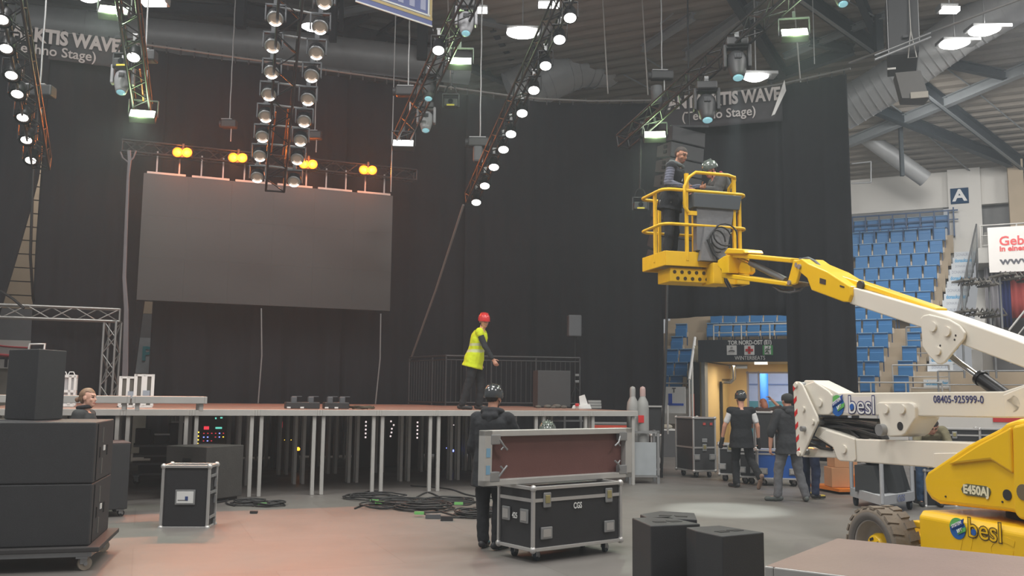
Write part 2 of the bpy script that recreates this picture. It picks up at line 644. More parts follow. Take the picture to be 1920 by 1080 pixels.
mb = MB()
M = SDM(0, 0)
for k in range(13):
    a0 = -3.6
    a1 = 12 if k < 3 else aend(RN[k]) + .05
    z0 = RZ[k - 1] - .12 if k else .9
    d = 8.3 - RN[k]
    segs = [(a0, a1)]
    if k < 4:
        segs = [(a0, -1.5), (2.4, a1)]
    for s0, s1 in segs:
        mb.box(((s0 + s1) / 2, RN[k] + d / 2, (RZ[k] + z0) / 2), (s1 - s0, d, RZ[k] - z0), M)
mb.box((-2.5, .45, .6), (2.3, .3, 1.2), M)
mb.box((7, .45, .6), (9.8, .3, 1.2), M)
struct(mb.build('floor_terraces', CONC))
# white dasher boards along the foot of the stand
mb = MB()
mb.box((7.2, .05, .72), (9, .06, 1.1), M).box((-2.2, .05, 1.2), (1.7, .05, .9), M)
mb.box((9.6, .01, 1.1), (4.6, .04, .16), M, 1)
struct(mb.build('wall_boards', [WHITEW, RED]))

# ---- seats: every one an object of its own
b = MB()
b.box((0, .17, .62), (.43, .045, .40), None, 0, .018)            # back
b.box((0, .13, .815), (.44, .05, .03), None, 3, .006)  # top edge coloured paler, as if catching the light
b.box((0, .08, .47), (.43, .06, .34), None, 0, .018)             # tipped-up seat
b.box((0, .045, .33), (.36, .05, .03), None, 1)
b.box((-.2, .2, .22), (.03, .05, .44), None, 1).box((.2, .2, .22), (.03, .05, .44), None, 1)
b.box((.245, .1, .42), (.05, .06, .18), None, 2)
seat0 = b.build('stadium_seat', [BLUE, BLUED, mat('seat_bracket', rgb(190, 176, 160), .6), mat('seat_edge_lit', rgb(112, 150, 184), .5)])
seat0.data.materials[0] = BLUE
first = True
SEATG = 'blue folding seats of the far stand'


def seat(a, n, z, label):
    global first
    Mx = SDM(a, n, z)
    if first:
        o = seat0
        o.matrix_basis = Mx
        tag(o, label, 'seat', SEATG)
        first = False
    else:
        dup(seat0, Mx, label, SEATG)


P = .49
for k in range(13):
    n = RN[k] + .12
    e = aend(RN[k]) - .32
    cnt = 8 if k < 12 else 9
    for i in range(cnt):
        a = e - P * i
        if a < 2.9:
            break
        if k < 5 and i == 1:
            continue
        pos = ORD[i] + ' from the printed stair'
        seat(a, n, RZ[k], 'blue folding seat, %s, %s row from the top, main block' % (pos, ORD[12 - k]))
for k in (4, 5):
    for i in range(8):
        a = -1.55 + P * i
        seat(a, RN[k] + .12, RZ[k], 'blue folding stadium seat above the gate sign, %s along, %s row' % (ORD[i], 'front' if k == 4 else 'second'))
for k in range(0, 5):
    for i in range(2 if k < 3 else 1):
        seat(-2.72 + P * i, RN[k] + .12, RZ[k], 'blue folding stadium seat beside the gate stair, %s row up, %s' % (ORD[k], 'next to the drape' if i == 0 else 'next to the stair'))
# desks along the top row and white rails between rows
mb = MB()
mb.box((3.2, RN[12] + .02, RZ[12] + .95), (7.0, .05, .05), M).box((3.2, RN[12] + .02, RZ[12] + .6), (7, .04, .04), M)
for i in range(16):
    mb.box((aend(RN[12]) - .08 - P * i, RN[12] + .02, RZ[12] + .5), (.05, .05, .95), M)
mb.box((aend(RN[12]) + .1, RN[12] + .5, RZ[12] + .5), (.05, 1.2, 1.1), M)
tag(mb.build('press_desk_frame', BLUED), 'dark blue tube frame along the topmost row of seats', 'railing')
for k, a0, a1 in [(11, 2.2, aend(RN[11]) - .5)]:
    mb = MB()
    mb.tube([sd(a0, RN[k], RZ[k] + .85), sd(a1, RN[k], RZ[k] + .85)], .022, 6)
    for i in range(8):
        a = a0 + (a1 - a0) * i / 7
        mb.tube([sd(a, RN[k], RZ[k]), sd(a, RN[k], RZ[k] + .85)], .018, 6)
    tag(mb.build('row_rail', BLUED), 'blue handrail in front of the second row from the top', 'railing')


def stand_rail(pts, label, h=.9, post=1.2, r=.025, m=None, glass=False):
    t = thing('guard_rail', label, 'railing', pts[0])
    b, g = MB(), MB()
    for p, q in zip(pts[:-1], pts[1:]):
        p, q = V(p), V(q)
        L = (q - p).length
        k = max(1, int(L / post))
        up = V((0, 0, h))
        b.tube([p + up, q + up], r, 8)
        b.tube([p + up * .12, q + up * .12], r * .7, 6)
        if not glass:
            b.tube([p + up * .55, q + up * .55], r * .7, 6)
        for i in range(k + 1):
            a = p + (q - p) * (i / k)
            b.tube([a, a + up], r, 8)
        if glass:
            d = (q - p).normalized()
            x = d.cross(V((0, 0, 1))).normalized() * .004
            A, B = p + up * .16, q + up * .16
            C, D = q + up * .94, p + up * .94
            g.hexa([A - x, B - x, B + x, A + x, D - x, C - x, C + x, D + x])
    b.build('tube_frame', m or ALUW, t)
    if glass:
        g.build('glass_pane', mat('rail_glass', rgb(170, 186, 190), .1, var=0, alpha=.28), t)
    return t


stand_rail([sd(3.0, .28, 1.4), sd(6.0, .28, 1.4)], 'white low rail along the foot of the seats under the lift boom', .75, .9)
stand_rail([sd(4.6, .9, 1.9), sd(6.2, .9, 1.9)], 'short white rail in front of the seats at the lower stair', .8, 1.6)
stand_rail([sd(-1.3, 2.15, RZ[4] + .05), sd(2.6, 2.15, RZ[4] + .05)], 'white rail over the gate sign before the blue seats', .62, .8)
stand_rail([sd(-3.2, .25, 1.7), sd(-1.35, .25, 1.7)], 'white rail under the seats beside the gate stair', .4, 1.8)

# ---- steps with printed risers
ADW = mat('riser_print_white', rgb(206, 210, 214), .6, var=.05)
ADB = mat('riser_print_blue', rgb(74, 160, 206), .6, var=0)
ADG = mat('riser_print_grey', rgb(140, 146, 160), .6, var=0)
t = thing('stand_stair', 'white stair with printed advertising risers climbing beside the blue seats', 'stair', sd(5.4, .3, 0))
mb = MB()
SW = .74
steps = []
for j in range(23):
    n = .35 + .32 * j
    z = 1.5 + .255 * j
    a = aend(n) + .12 + SW / 2
    mb.box((a, n + .3, z - .12), (SW, .62, .24), M)
    steps.append((a, n, z))
mb.build('steps', ADW, t)
for j, (a, n, z) in enumerate(steps):
    if j > 24:
        continue
    Mx = basis(WD, (0, 0, 1), -ND, sd(a + .02, n - .012, z - .115))
    text('donaukurier.' if j % 3 == 0 else 'DONAUKURIER', .19 if j % 3 == 0 else .15 - .03 * (j % 3 == 2), Mx, ADB if j % 3 == 0 else ADG, t, 'riser_lettering', .002, .006 if j % 3 == 0 else 0, .66 if j % 3 == 0 else .62)
pts = [sd(steps[j][0] + SW / 2 + .05, steps[j][1], steps[j][2]) for j in (7, 22)]
stand_rail(pts, 'sloping steel and glass handrail on the printed stair', 1.0, 1.3, .03, STEEL, True)
stand_rail([sd(5.0, 1.9, 3.0), sd(6.3, 1.75, 3.0)], 'level steel rail at the landing of the printed stair', .95, .7, .028, STEEL)

# ---- terrace right of the stair: side wall, balcony, banner
mb = MB()
mb.hexa([sd(6.85, 1.8, 0), sd(7.15, 1.8, 0), sd(7.9, 8, 0), sd(7.55, 8, 0), sd(6.85, 1.8, 3.2), sd(7.15, 1.8, 3.2), sd(7.9, 8, 7.9), sd(7.55, 8, 7.9)])
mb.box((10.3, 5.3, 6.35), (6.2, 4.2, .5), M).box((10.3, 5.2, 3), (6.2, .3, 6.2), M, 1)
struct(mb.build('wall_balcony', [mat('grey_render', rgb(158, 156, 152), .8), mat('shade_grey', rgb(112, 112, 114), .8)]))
stand_rail([sd(7.3, 3.3, 6.6), sd(11.5, 3.3, 6.6)], 'white double tube rail along the balcony edge over the white banner', .75, 1.0)
BANW = mat('banner_white', rgb(218, 214, 210), .6, var=.04)
mb = MB()
p0 = onplane(1851, 428, sd(7.4, 3.2), ND)
p1 = onplane(1853, 512, sd(7.4, 3.2), ND)
bz1, bz0 = p0.z, p1.z
a0 = (p0 - G0).dot(WD)
mb.box((a0 + 2.2, 3.12, (bz0 + bz1) / 2), (4.4, .02, bz1 - bz0), M)
ban = mb.build('advertising_banner', BANW)
tag(ban, 'white banner with red and grey lettering hung on the balcony edge', 'banner')
for s_, px, py, sz, m_, wd in [('Gebäude', 1873, 453, .42, mat('print_red', rgb(214, 84, 84), .6, var=0), 1.0), ('in einer', 1874, 467, .24, MATS['print_red'], 1.0), ('www.', 1875, 490, .34, mat('print_grey', rgb(84, 84, 92), .6, var=0), 1.25)]:
    q = onplane(px, py, sd(7.4, 3.1), ND)
    text(s_, sz, basis(WD, (0, 0, 1), -ND, q), m_, ban, 'lettering', .002, .008, wd, 'LEFT')
# flags hanging below the balcony
for px0, px1, c, l in [(1846, 1872, (120, 118, 122), 'grey cloth hanging under the balcony beside the navy cloth'), (1872, 1894, (26, 36, 84), 'navy blue cloth hanging under the balcony'), (1894, 1935, (150, 62, 58), 'red cloth hanging under the balcony behind the steel frame')]:
    b = MB()
    q0 = onplane(px0, 530, sd(7.4, 3.6), ND)
    q1 = onplane(px1, 530, sd(7.4, 3.6), ND)
    aa, bb = (q0 - G0).dot(WD), (q1 - G0).dot(WD)
    zt, zbm = 6.0, 4.0 if px0 < 1890 else 4.3
    vs, fs = [], []
    for i in range(15):
        f = i / 14
        for j in range(4):
            vs.append(sd(aa + (bb - aa) * f, 3.6 + .05 * math.sin(f * 19), zt + (zbm - zt) * j / 3))
    for i in range(14):
        for j in range(3):
            q = i * 4 + j
            fs.append((q, q + 4, q + 5, q + 1))
    b.add(vs, fs, 0, True)
    o = b.build('hanging_cloth', mat('cloth_%d' % px0, rgb(*c), .9))
    o.modifiers.new('thick', 'SOLIDIFY').thickness = .01
    tag(o, l, 'cloth')


# stacked folding stages on frames beside the stair
def slat_frame(px, py, Y, wd, label, posts=True):
    q = at(px, py, Y)
    t = thing('folded_canopy', label, 'canopy', q)
    b = MB()
    for i in range(7):
        z = .1 * math.sin(i * 2.1) * .4 + .05 - .02 * i
        b.box((q.x - wd / 2 + wd * (i + .5) / 7, q.y, q.z + z), (wd / 7 * 1.2, .8, .05), None, i % 2)
    for i in range(9):
        x = q.x - wd / 2 + wd * i / 8
        b.tube([(x, q.y - .45, q.z - .12 + .02 * (i % 3)), (x + .12, q.y, q.z + .16), (x + .2, q.y + .4, q.z - .05)], .022, 5, 1)
    b.build('slats', [mat('slat_grey', rgb(120, 116, 108), .7), mat('slat_dark', rgb(84, 80, 74), .7)], t)
    p = MB()
    for sx in (-.42, .36):
        p.tube([(q.x + sx * wd, q.y, q.z), (q.x + sx * wd, q.y, q.z - 1.9)], .03, 6)
    p.build('posts', STEEL, t)


slat_frame(1830, 530, 28, 1.1, 'bundle of folded canopy slats on thin posts beside the printed stair')
slat_frame(1835, 588, 27, 1.2, 'lower bundle of folded canopy slats just above the white lift boom')
slat_frame(1905, 520, 26, 1.1, 'bundle of folded canopy slats under the white lettered banner')
stand_rail([at(1893, 640, 25) + V((0, 0, -.6)), at(1925, 600, 25) + V((0, 0, -.6))], 'sloping white stair rail at the picture edge under the red cloth', .9, .5, .03)
stand_rail([sd(5.9, .3, 1.6), sd(8.6, .3, 1.6)], 'grey rail on the boards behind the lift arms', .9, 1.1, .028, STEEL)
mb = MB()
# ================================================================== gate under the stand
M = SDM(0, 0)
YW = mat('corridor_yellow_wall', rgb(214, 188, 136), .7, var=.05, scale=1)
mb = MB()
mb.box((-1.32, 2.0, 1.4), (.3, 3.9, 2.8), M, 0)                  # left jamb wall
mb.box((2.2, 2.0, 1.4), (.3, 3.9, 2.8), M, 0)
mb.box((.4, 2.1, 3.1), (3.8, 4.0, .5), M, 2)                     # soffit
struct(mb.build('wall_gate', [YW, YW, mat('soffit_cream', rgb(190, 178, 150), .7)]))
mb = MB()
mb.box((-1.16, .2, 1.4), (.12, .4, 2.8), M).box((-1.45, .02, 1.4), (.35, .2, 2.8), M, 1)
struct(mb.build('trim_gate', [STEEL, BLACKM]))
# end of the passage: glazed doorway to the bright foyer
mb = MB()
mb.box((-.83, 4.0, 1.35), (.7, .12, 2.7), M)
mb.box((1.0, 4.0, 2.72), (3.0, .12, .3), M)
struct(mb.build('wall_passage_end', YW))
mb = MB()
for a in (-.5, -.1, 2.0):
    mb.box((a, 3.96, 1.3), (.06, .08, 2.6), M)
mb.box((.75, 3.96, 2.55), (2.6, .08, .06), M)
struct(mb.build('door_1', mat('door_frame_lilac', rgb(150, 146, 168), .5)))
mb = MB()
mb.box((1.2, 9.6, 2.7), (7, .1, 2.6), M).box((1.2, 9.55, .75), (7, .1, 1.5), M, 1)
mb.box((.9, 9.45, 2.2), (6, .06, .06), M, 2)
struct(mb.build('wall_foyer', [mat('foyer_white', rgb(196, 204, 232), .7), mat('foyer_teal', rgb(82, 152, 160), .7), mat('foyer_line', rgb(120, 140, 190), .6)]))
mb = MB()
mb.box((1.2, 7.2, 2.85), (7, 5, .05), M)
struct(mb.build('ceiling_foyer', WHITEW))
area('foyer_ceiling_light', sd(1.0, 6.2, 2.78), sd(1.0, 8.2, 0), (4, 2.5), 360, (.86, .93, 1))
mb = MB()
mb.cyl(sd(-.41, 6.4, 0), sd(-.41, 6.4, 2.83), .2, n=16)
struct(mb.build('pillar_foyer', mat('pillar_blue', rgb(20, 86, 144), .6)))
o = MB().box((.45, 9.4, .95), (1.1, .04, 1.0), M).build('notice_board', mat('board_green', rgb(60, 112, 112), .6))
tag(o, 'dark green board on the teal foyer wall beyond the gate', 'board')
# side door in the passage
mb = MB()
t = thing('passage_door', 'cream side door with brass handle inside the gate passage', 'door', sd(-1.0, 2.6, 0))
MB().box((-1.12, 2.9, 1.1), (.06, 1.0, 2.2), M).build('leaf', mat('door_cream', rgb(196, 170, 112), .5), t)
MB().box((-1.1, 2.36, 1.1), (.08, .08, 2.2), M).build('edge', BLACK, t)
MB().box((-1.06, 3.25, 1.05), (.05, .06, .2), M).build('handle', mat('brass', rgb(200, 160, 70), .3, .8), t)
# ventilation elbow and lamps inside
b = MB()
b.tube([sd(-1.0, 2.1, 2.2), sd(-.72, 2.1, 2.2), sd(-.62, 2.1, 2.3), sd(-.62, 2.1, 2.75)], .09, 10)
tag(b.build('vent_elbow', CHROME), 'bent silver vent pipe on the yellow passage wall', 'pipe')
o = MB().box((.62, .6, 2.83), (.42, .05, .2), M).build('gate_lamp', GLASS_DIM)
tag(o, 'small white light box under the gate sign', 'lamp')
t = thing('exit_sign', 'green lit exit sign under the passage ceiling', 'sign', sd(1.35, 3.6, 2.6))
MB().box((1.35, 3.6, 2.6), (.42, .05, .16), M).build('panel', mat('exit_green', rgb(150, 210, 130), .4, var=0, emit=(.5, 1, .35, 1), es=.7), t)
area('passage_light', sd(.4, 1.6, 2.75), sd(.4, 1.6, 0), (1.6, 1.6), 90, (1, .86, .62))
# gate sign
SIGNB = mat('sign_black', rgb(38, 40, 48), .6, var=.04)
p0 = onplane(1309, 638, sd(0, -.1), ND)
p1 = onplane(1497, 678, sd(0, -.1), ND)
aa, ab = (p0 - G0).dot(WD), 2.25
t = thing('gate_sign', 'long black gate sign with white lettering and three pictograms over the passage', 'sign', sd((aa + ab) / 2, -.1, (p0.z + p1.z) / 2))
zc, zh = (p0.z + p1.z) / 2, p0.z - p1.z
MB().box(((aa + ab) / 2, -.1, zc), (ab - aa, .05, zh), M).build('board', SIGNB, t)
FX = lambda px, py, off=-.13: onplane(px, py, sd(0, off), ND)
FM = lambda px, py, off=-.13: basis(WD, (0, 0, 1), -ND, FX(px, py, off))
text('TOR NORD-OST (E1)', .19, FM(1405.5, 642.5), WHITE, t, 'gate_lettering', .003, .006, .78)
text('WINTERBEATS', .185, FM(1406, 671.5), WHITE, t, 'event_lettering', .003, 0, .8)
for px, kind in ((1372, 0), (1405, 1), (1439.5, 2)):
    Mx = FM(px, 656.5)
    col = mat('pictogram_green', rgb(70, 150, 84), .5, var=0) if kind == 2 else WHITE
    b = MB()
    b.box((0, 0, 0), (.32, .31, .01), Mx)
    po = b.build('pictogram', col, t)
    b = MB()
    if kind == 1:
        b.box((0, 0, .01), (.24, .08, .01), Mx).box((0, 0, .01), (.08, .24, .01), Mx)
        b.build('cross', RED, po)
    elif kind == 0:
        b.tube([Mx @ V((x / 20, -.06 + .05 * math.cos(x / 20 * 11), .012)) for x in range(-2, 3)], .014, 5)
        b.tube([Mx @ V((.03 * math.cos(q), .08 + .03 * math.sin(q), .012)) for q in [i * PI / 4 for i in range(8)]], .004, 4, closed=True)
        b.build('arc', BLACK, po)
    else:
        b.box((0, 0, .008), (.2, .27, .008), Mx)
        fp = b.build('door_field', WHITE, po)
        b = MB()
        for pts, r in (([(.02, .03), (-.03, -.03), (-.08, -.08)], .014), ([(-.03, -.03), (.03, -.06), (.05, -.12)], .014), ([(.02, .05), (.07, .02), (.1, .05)], .01), ([(.0, .05), (-.05, .04), (-.07, .0)], .01)):
            b.tube([Mx @ V((x, y, .018)) for x, y in pts], r, 6)
        b.sph(Mx @ V((.03, .1, .018)), .022, n=8, k=6)
        b.build('runner', mat('pictogram_dark', rgb(50, 84, 60), .5, var=0), fp)
# stair rail and board left of the gate
b = MB()
p, q = at(1292, 712, 29.3), at(1303, 633, 31.2)
t = thing('gate_stair_rail', 'steep white handrail with glass climbing left of the gate sign', 'railing', p)
b.tube([p, q], .045, 8).tube([p, p - V((0, 0, 2.2))], .03, 6).tube([q, q - V((0, 0, 1.4))], .03, 6).tube([(p + q) / 2, (p + q) / 2 - V((0, 0, 2))], .03, 6)
b.build('tube_frame', WHITE, t)
b = MB()
dn = V((0, 0, 1.6))
x = V((.005, 0, 0))
b.hexa([p - dn - x, q - dn - x, q - dn + x, p - dn + x, p - x, q - x, q + x, p + x])
b.build('glass_pane', MATS['rail_glass'], t)
mb = MB()
mb.box((-1.66, .25, .95), (.4, .3, 1.9), M)
struct(mb.build('wall_jamb', WHITEW))
o = MB().cyl(sd(-1.5, -.25, .9), sd(-1.5, -.25, 1.75), .1, n=14).build('fire_extinguisher', mat('dull_red', rgb(150, 66, 50), .5))
tag(o, 'red fire extinguisher on the white post at the gate', 'fire extinguisher')
q = at(1264, 750, 29.4)
t = thing('info_board', 'white board with a blue L shape beside the drape edge', 'board', q)
B = basis(WD, (0, 0, 1), -ND, q)
MB().box((0, 0, 0), (.74, .84, .03), B).build('panel', WHITE, t)
b = MB()
b.box((-.12, .02, .02), (.12, .36, .01), B).box((.06, -.14, .02), (.5, .07, .01), B)
b.build('blue_shape', mat('print_blue', rgb(40, 84, 190), .5, var=0), t)
text('T', .2, B @ Matrix.Translation((.0, .3, .02)), mat('print_dark', rgb(60, 60, 70), .5, var=0), t, 'lettering', .002, .006)
# ================================================================== rear wall, drapes, banners
ZT = 10.15


def lv(px, v, py=600):        # plan position seen at a pixel column on a line behind the stage front
    q = onplane(px, py, st(0, v), W)
    return V((q.x, q.y, 0))


# arena wall behind the drapes
mw = mat('slatted_wood', rgb(176, 158, 136), .7, var=.1, scale=2)
mb = MB()
c, L = st(-9, 11.4), 16
Bk = basis(U, W, (0, 0, 1), st(-10, 11.4))
for k in range(18):
    mb.box((0, .0, 3.9 + .36 * k), (14, .12, .33), Bk, 0)
    mb.box((0, .06, 3.72 + .36 * k), (14, .06, .03), Bk, 1)
mb.box((0, 0, 3.3), (14, .14, .85), Bk, 1).box((0, 0, 1.4), (14, .16, 2.95), Bk, 2)
struct(mb.build('wall_rear', [mw, mat('wall_panel_grey', rgb(108, 110, 114), .7), mat('wall_beige', rgb(150, 144, 134), .8)]))
# a white advertising strip on that wall
q = onplane(20, 664, st(0, 11.25), W)
u0 = (q - SO).dot(U)
t = thing('advertising_board', 'white advertising strip with red sweeps seen in the gap between the left drapes', 'board', st(u0, 11.25, 2.55))
Bw = basis(U, (0, 0, 1), -W, st(u0, 11.2, 2.55))
MB().box((0, 0, 0), (2.6, .72, .03), Bw).build('panel', BANW, t)
b = MB()
b.tube([Bw @ V((-.7 + .1 * i, .34 - .17 * (1 - math.exp(-i / 3)), .03)) for i in range(12)], .022, 5)
b.tube([Bw @ V((-.7 + .1 * i, .02 - .09 * (i / 12) ** .7, .03)) for i in range(14)], .04, 5)
b.build('red_sweep', mat('sweep_red', rgb(178, 52, 62), .5, var=0), t)
text('ST', .34, Bw @ Matrix.Translation((-.18, -.22, .02)), mat('print_black', rgb(34, 34, 44), .5, var=0), t, 'lettering', .002, .012, 1.3)
q = onplane(271, 664, st(0, 11.25), W)
u0 = (q - SO).dot(U)
t = thing('advertising_board', 'white advertising strip with a teal letter P in the gap under the video wall', 'board', st(u0, 11.25, 2.6))
Bw = basis(U, (0, 0, 1), -W, st(u0 + .1, 11.2, 2.6))
MB().box((0, 0, 0), (1.3, .95, .03), Bw).build('panel', mat('board_bluegrey', rgb(170, 178, 184), .6), t)
text('P', .52, Bw @ Matrix.Translation((-.04, .03, .02)), mat('print_teal', rgb(52, 152, 164), .5, var=0), t, 'lettering', .002, .015)


def drape(label, path, zt, zb_, m=CLOTH, amp=.07, warp=None, k=16.0, ph=0.0, name='stage_drape', nz=14):
    path = [V(p) for p in path]
    samp = []
    tot = 0
    for p, q in zip(path[:-1], path[1:]):
        L = (q - p).length
        nn = max(2, int(L / .06))
        d = (q - p).normalized()
        nrm = V((d.y, -d.x, 0))
        for i in range(nn + (1 if q is path[-1] else 0)):
            samp.append((p + d * (L * i / nn), nrm, tot + L * i / nn))
        tot += L
    rnd = random.Random(int(ph * 100) + len(label))
    ks = [(k * rnd.uniform(.5, .7), rnd.uniform(0, 6)), (k * rnd.uniform(.9, 1.1), rnd.uniform(0, 6)), (k * .22, rnd.uniform(0, 6)), (k * .07, rnd.uniform(0, 6))]
    vs, fs = [], []
    n = len(samp)
    for j in range(nz + 1):
        f = j / nz
        for (p, nr, s) in samp:
            tz = zt(s) if callable(zt) else zt
            bz = zb_(s / tot) if callable(zb_) else zb_
            a = amp * (.45 + .75 * f)
            off = a * (math.sin(ks[0][0] * s + ks[0][1] + .25 * f) * .5 + math.sin(ks[1][0] * s + ks[1][1]) * .35 + 1.1 * math.sin(ks[2][0] * s + ks[2][1] + .3 * f) + .9 * math.sin(ks[3][0] * s + ks[3][1]))
            x = p + nr * off
            if warp:
                x = x + warp(s / tot, f)
            x.z = tz + (bz - tz) * f
            vs.append(x)
    for j in range(nz):
        for i in range(n - 1):
            a = j * n + i
            fs.append((a, a + n, a + n + 1, a + 1))
    b = MB()
    b.add(vs, fs, 0, True)
    o = b.build(name, m)
    sl = o.modifiers.new('thick', 'SOLIDIFY')
    sl.thickness, sl.offset = .008, 0
    return tag(o, label, 'curtain', 'black drapes round the stage')


CV = 8.6
# far left drape gathered away to the side: its right edge runs down to the left
def wl(s, f):
    sh = -U * (max(0.0, f - .32) / .68) ** 1.15 * 1.35
    return sh * (.55 + .45 * s)


drape('black drape at the picture edge pulled aside low down so its edge runs slanting', [lv(-110, CV - .25, 300), lv(80, CV - .25, 300)], ZT, .05, warp=wl, ph=.3)


def w2(s, f):
    return -U * (1 - s) * 0 + U * (.10 * (1 - s) * max(0, f - .5) * 2) - U * (s * s * max(0, (f - .3) / .7) * .5)


drape('black drape between the slanting gap and the narrow lit gap under the video wall', [lv(72, CV, 400), lv(300, CV, 400)], ZT, .05, warp=w2, ph=.9)
drape('black drape behind the video wall and to its lower edge', [lv(286, CV + .12, 570), lv(640, CV + .12, 570)], ZT, .05, ph=1.7)
drape('black drape between the video wall and the tied-off light truss', [lv(636, CV + .2, 570), lv(872, CV + .2, 570)], ZT, .05, ph=2.1)
P3 = [lv(868, CV + .1), lv(905, CV + .1), at(960, 600, 25.75), at(1010, 600, 25.95), at(1110, 600, 26.1), at(1244, 600, 25.95)]
P3 = [V((p.x, p.y, 0)) for p in P3]
drape('wide black drape behind the man in the yellow vest, ending beside the gas cylinders', P3, ZT, .05, ph=2.9)


def pw(px, Y):
    p = at(px, 600, Y)
    return V((p.x, p.y, 0))


def gatez(s):
    return 3.82 + .12 * math.sin(s * 3.1) * .5 + .16 * s * 0


drape('black drape hanging short above the gate passage behind the lift basket', [pw(1236, 25.8), pw(1350, 25.35), pw(1497, 24.45)], ZT, gatez, ph=3.7, nz=16)
drape('black drape reaching the floor between the gate passage and the blue seats', [pw(1474, 24.3), pw(1540, 23.85), pw(1601, 23.3)], ZT, .05, amp=.09, ph=4.4)
# pipe the drapes hang from, with ties
RAIL = [lv(-120, CV), lv(880, CV), *P3[2:], pw(1360, 25.35), pw(1470, 24.5), pw(1610, 23.2)]
t = thing('drape_rail', 'long pale pipe that the black drapes hang from', 'rail', (RAIL[1].x, RAIL[1].y, ZT + .08))
mb, tb = MB(), MB()
pts = [p + V((0, 0, ZT + .09)) for p in RAIL]
mb.tube(pts, .03, 8)
mb.build('pipe', mat('pipe_grey', rgb(132, 132, 130), .7), t)
for p, q in zip(pts[:-1], pts[1:]):
    L = (q - p).length
    for i in range(int(L / .33)):
        c = p + (q - p) * ((i + .5) / max(1, int(L / .33)))
        tb.box(c - V((0, 0, .05)), (.035, .035, .2 + .05 * (i % 3 == 0)))
tie = tb.build('ties', BLACK, t)
struct(tie, 'stuff')
# suspension wires of that pipe
for px, py in ((1140, 178), (846, 156), (1500, 125), (1215, 180)):
    q = min((onplane(px, py, p, (p - V((0, 0, p.z))).normalized()) for p in pts[1:-1]), key=lambda a: abs(a.z - pts[0].z))
    b = MB().cyl((q.x, q.y, ZT + .1), (q.x - .25, q.y, 15), .02, n=6)
    tag(b.build('suspension_wire', ALUW), 'thin wire holding the drape rail near %s' % {1140: 'the duct elbow', 846: 'the green lamp under the truss', 1500: 'the end of the lettered banner', 1215: 'the chain hoist'}[px], 'wire')


# ---- black banners with stage name
BANB = mat('banner_black', rgb(62, 60, 64), .7, var=.06, bump=.25, bscale=3)
LETT = mat('banner_lettering', rgb(196, 192, 190), .6, var=0)


def banner(label, tl, tr, bl, br, Y0, Y1, big, small, bpos, spos):
    A, B = at(*tl, Y0), at(*tr, Y1)
    x = (B - A)
    zt = (A.z + B.z) / 2
    x.z = 0
    L = x.length
    x.normalize()
    n = V((x.y, -x.x, 0))
    C = at(*bl, Y0)
    h = zt - C.z
    t = thing('stage_banner', label, 'banner', (A + B) / 2)
    o = V((A.x, A.y, zt))
    vs, fs = [], []
    for i in range(31):
        f = i / 30
        for j in range(9):
            g = j / 8
            wv = .02 * math.sin(f * 9 + g) + .05 * max(0, f - .72) * 3 * math.sin((f * 20 + g * 5) * 2.2)
            vs.append(o + x * (L * f) + n * wv - V((0, 0, h * g + .12 * math.sin(f * PI) * (1 - g) * .5)))
    for i in range(30):
        for j in range(8):
            a = i * 9 + j
            fs.append((a, a + 9, a + 10, a + 1))
    b = MB()
    b.add(vs, fs, 0, True)
    c = b.build('cloth', BANB, t)
    c.modifiers.new('thick', 'SOLIDIFY').thickness = .006
    for (s, (px, py), size, wide, bold) in ((big[0], bpos, big[1], big[2], .02), (small[0], spos, small[1], small[2], .004)):
        q = onplane(px, py, o + n * .09, n)
        text(s, size, basis(x, (0, 0, 1), n, q), LETT, t, 'lettering', .003, bold, wide)
    b = MB()
    for f in (.03, .5, .97):
        e = o + x * (L * f)
        b.tube([e, e - n * .35 + V((0, 0, .0)), V((e.x, e.y, ZT + .12)) - n * .35], .01, 5)
    b.build('hanging_cord', BLACK, t)
    return t


banner('black banner reading ANTARKTIS WAVE hung on the left drape', (-50, 30), (218, 76), (-50, 92), (214, 133), lv(-50, CV - .3, 60).y, lv(218, CV - .3, 80).y, ('ANTARKTIS WAVE', .46, .8), ('(Techno Stage)', .33, .95), (92, 70), (98, 97))
banner('black banner reading ANTARKTIS WAVE hung above the lift basket beside the drape edge', (1235, 192), (1466, 152), (1238, 246), (1450, 218), 25.3, 24.2, ('ANTARKTIS WAVE', .49, .74), ('(Techno Stage)', .36, .92), (1356, 186), (1347, 214))
b = MB()
p, q, r_, s_ = at(1471, 150, 24.0), at(1447, 217, 24.0), at(1453, 214, 24.0), at(1474, 170, 24.0)
b.hexa([q, r_, r_ + V((0, .05, 0)), q + V((0, .05, 0)), p, s_, s_ + V((0, .05, 0)), p + V((0, .05, 0))])
tag(b.build('banner_strap', WHITE), 'white tail of cloth hanging off the end of the lettered banner', 'strap')

# ---- blue-white championship flag high over the stage
A, B = at(668, -60, 17), at(812, -60, 18.2)
A.z = B.z = (A.z + B.z) / 2
bl, br = at(666, 17, 17), at(810, 38, 18.2)
zb0 = (bl.z + br.z) / 2
x = (B - A).normalized()
n = V((x.y, -x.x, 0))
t = thing('hanging_flag', 'white and blue flag with gold border hanging from the roof over the stage', 'flag', (A + B) / 2)
L, h = (B - A).length, A.z - zb0
Mx = basis(x, (0, 0, 1), n, A - V((0, 0, h)))
b = MB()
b.box((L / 2, h / 2, 0), (L, h, .01), Mx, 0)
b.build('cloth', mat('flag_blue', rgb(104, 112, 160), .7, var=.05), t)
b = MB()
b.box((L / 2, .16, .012), (L, .06, .006), Mx).box((.04, h / 2 + .08, .012), (.06, h - .16, .006), Mx).box((L - .04, h / 2 + .08, .012), (.06, h - .16, .006), Mx)
b.build('gold_border', mat('flag_gold', rgb(190, 168, 120), .6), t)
b = MB()
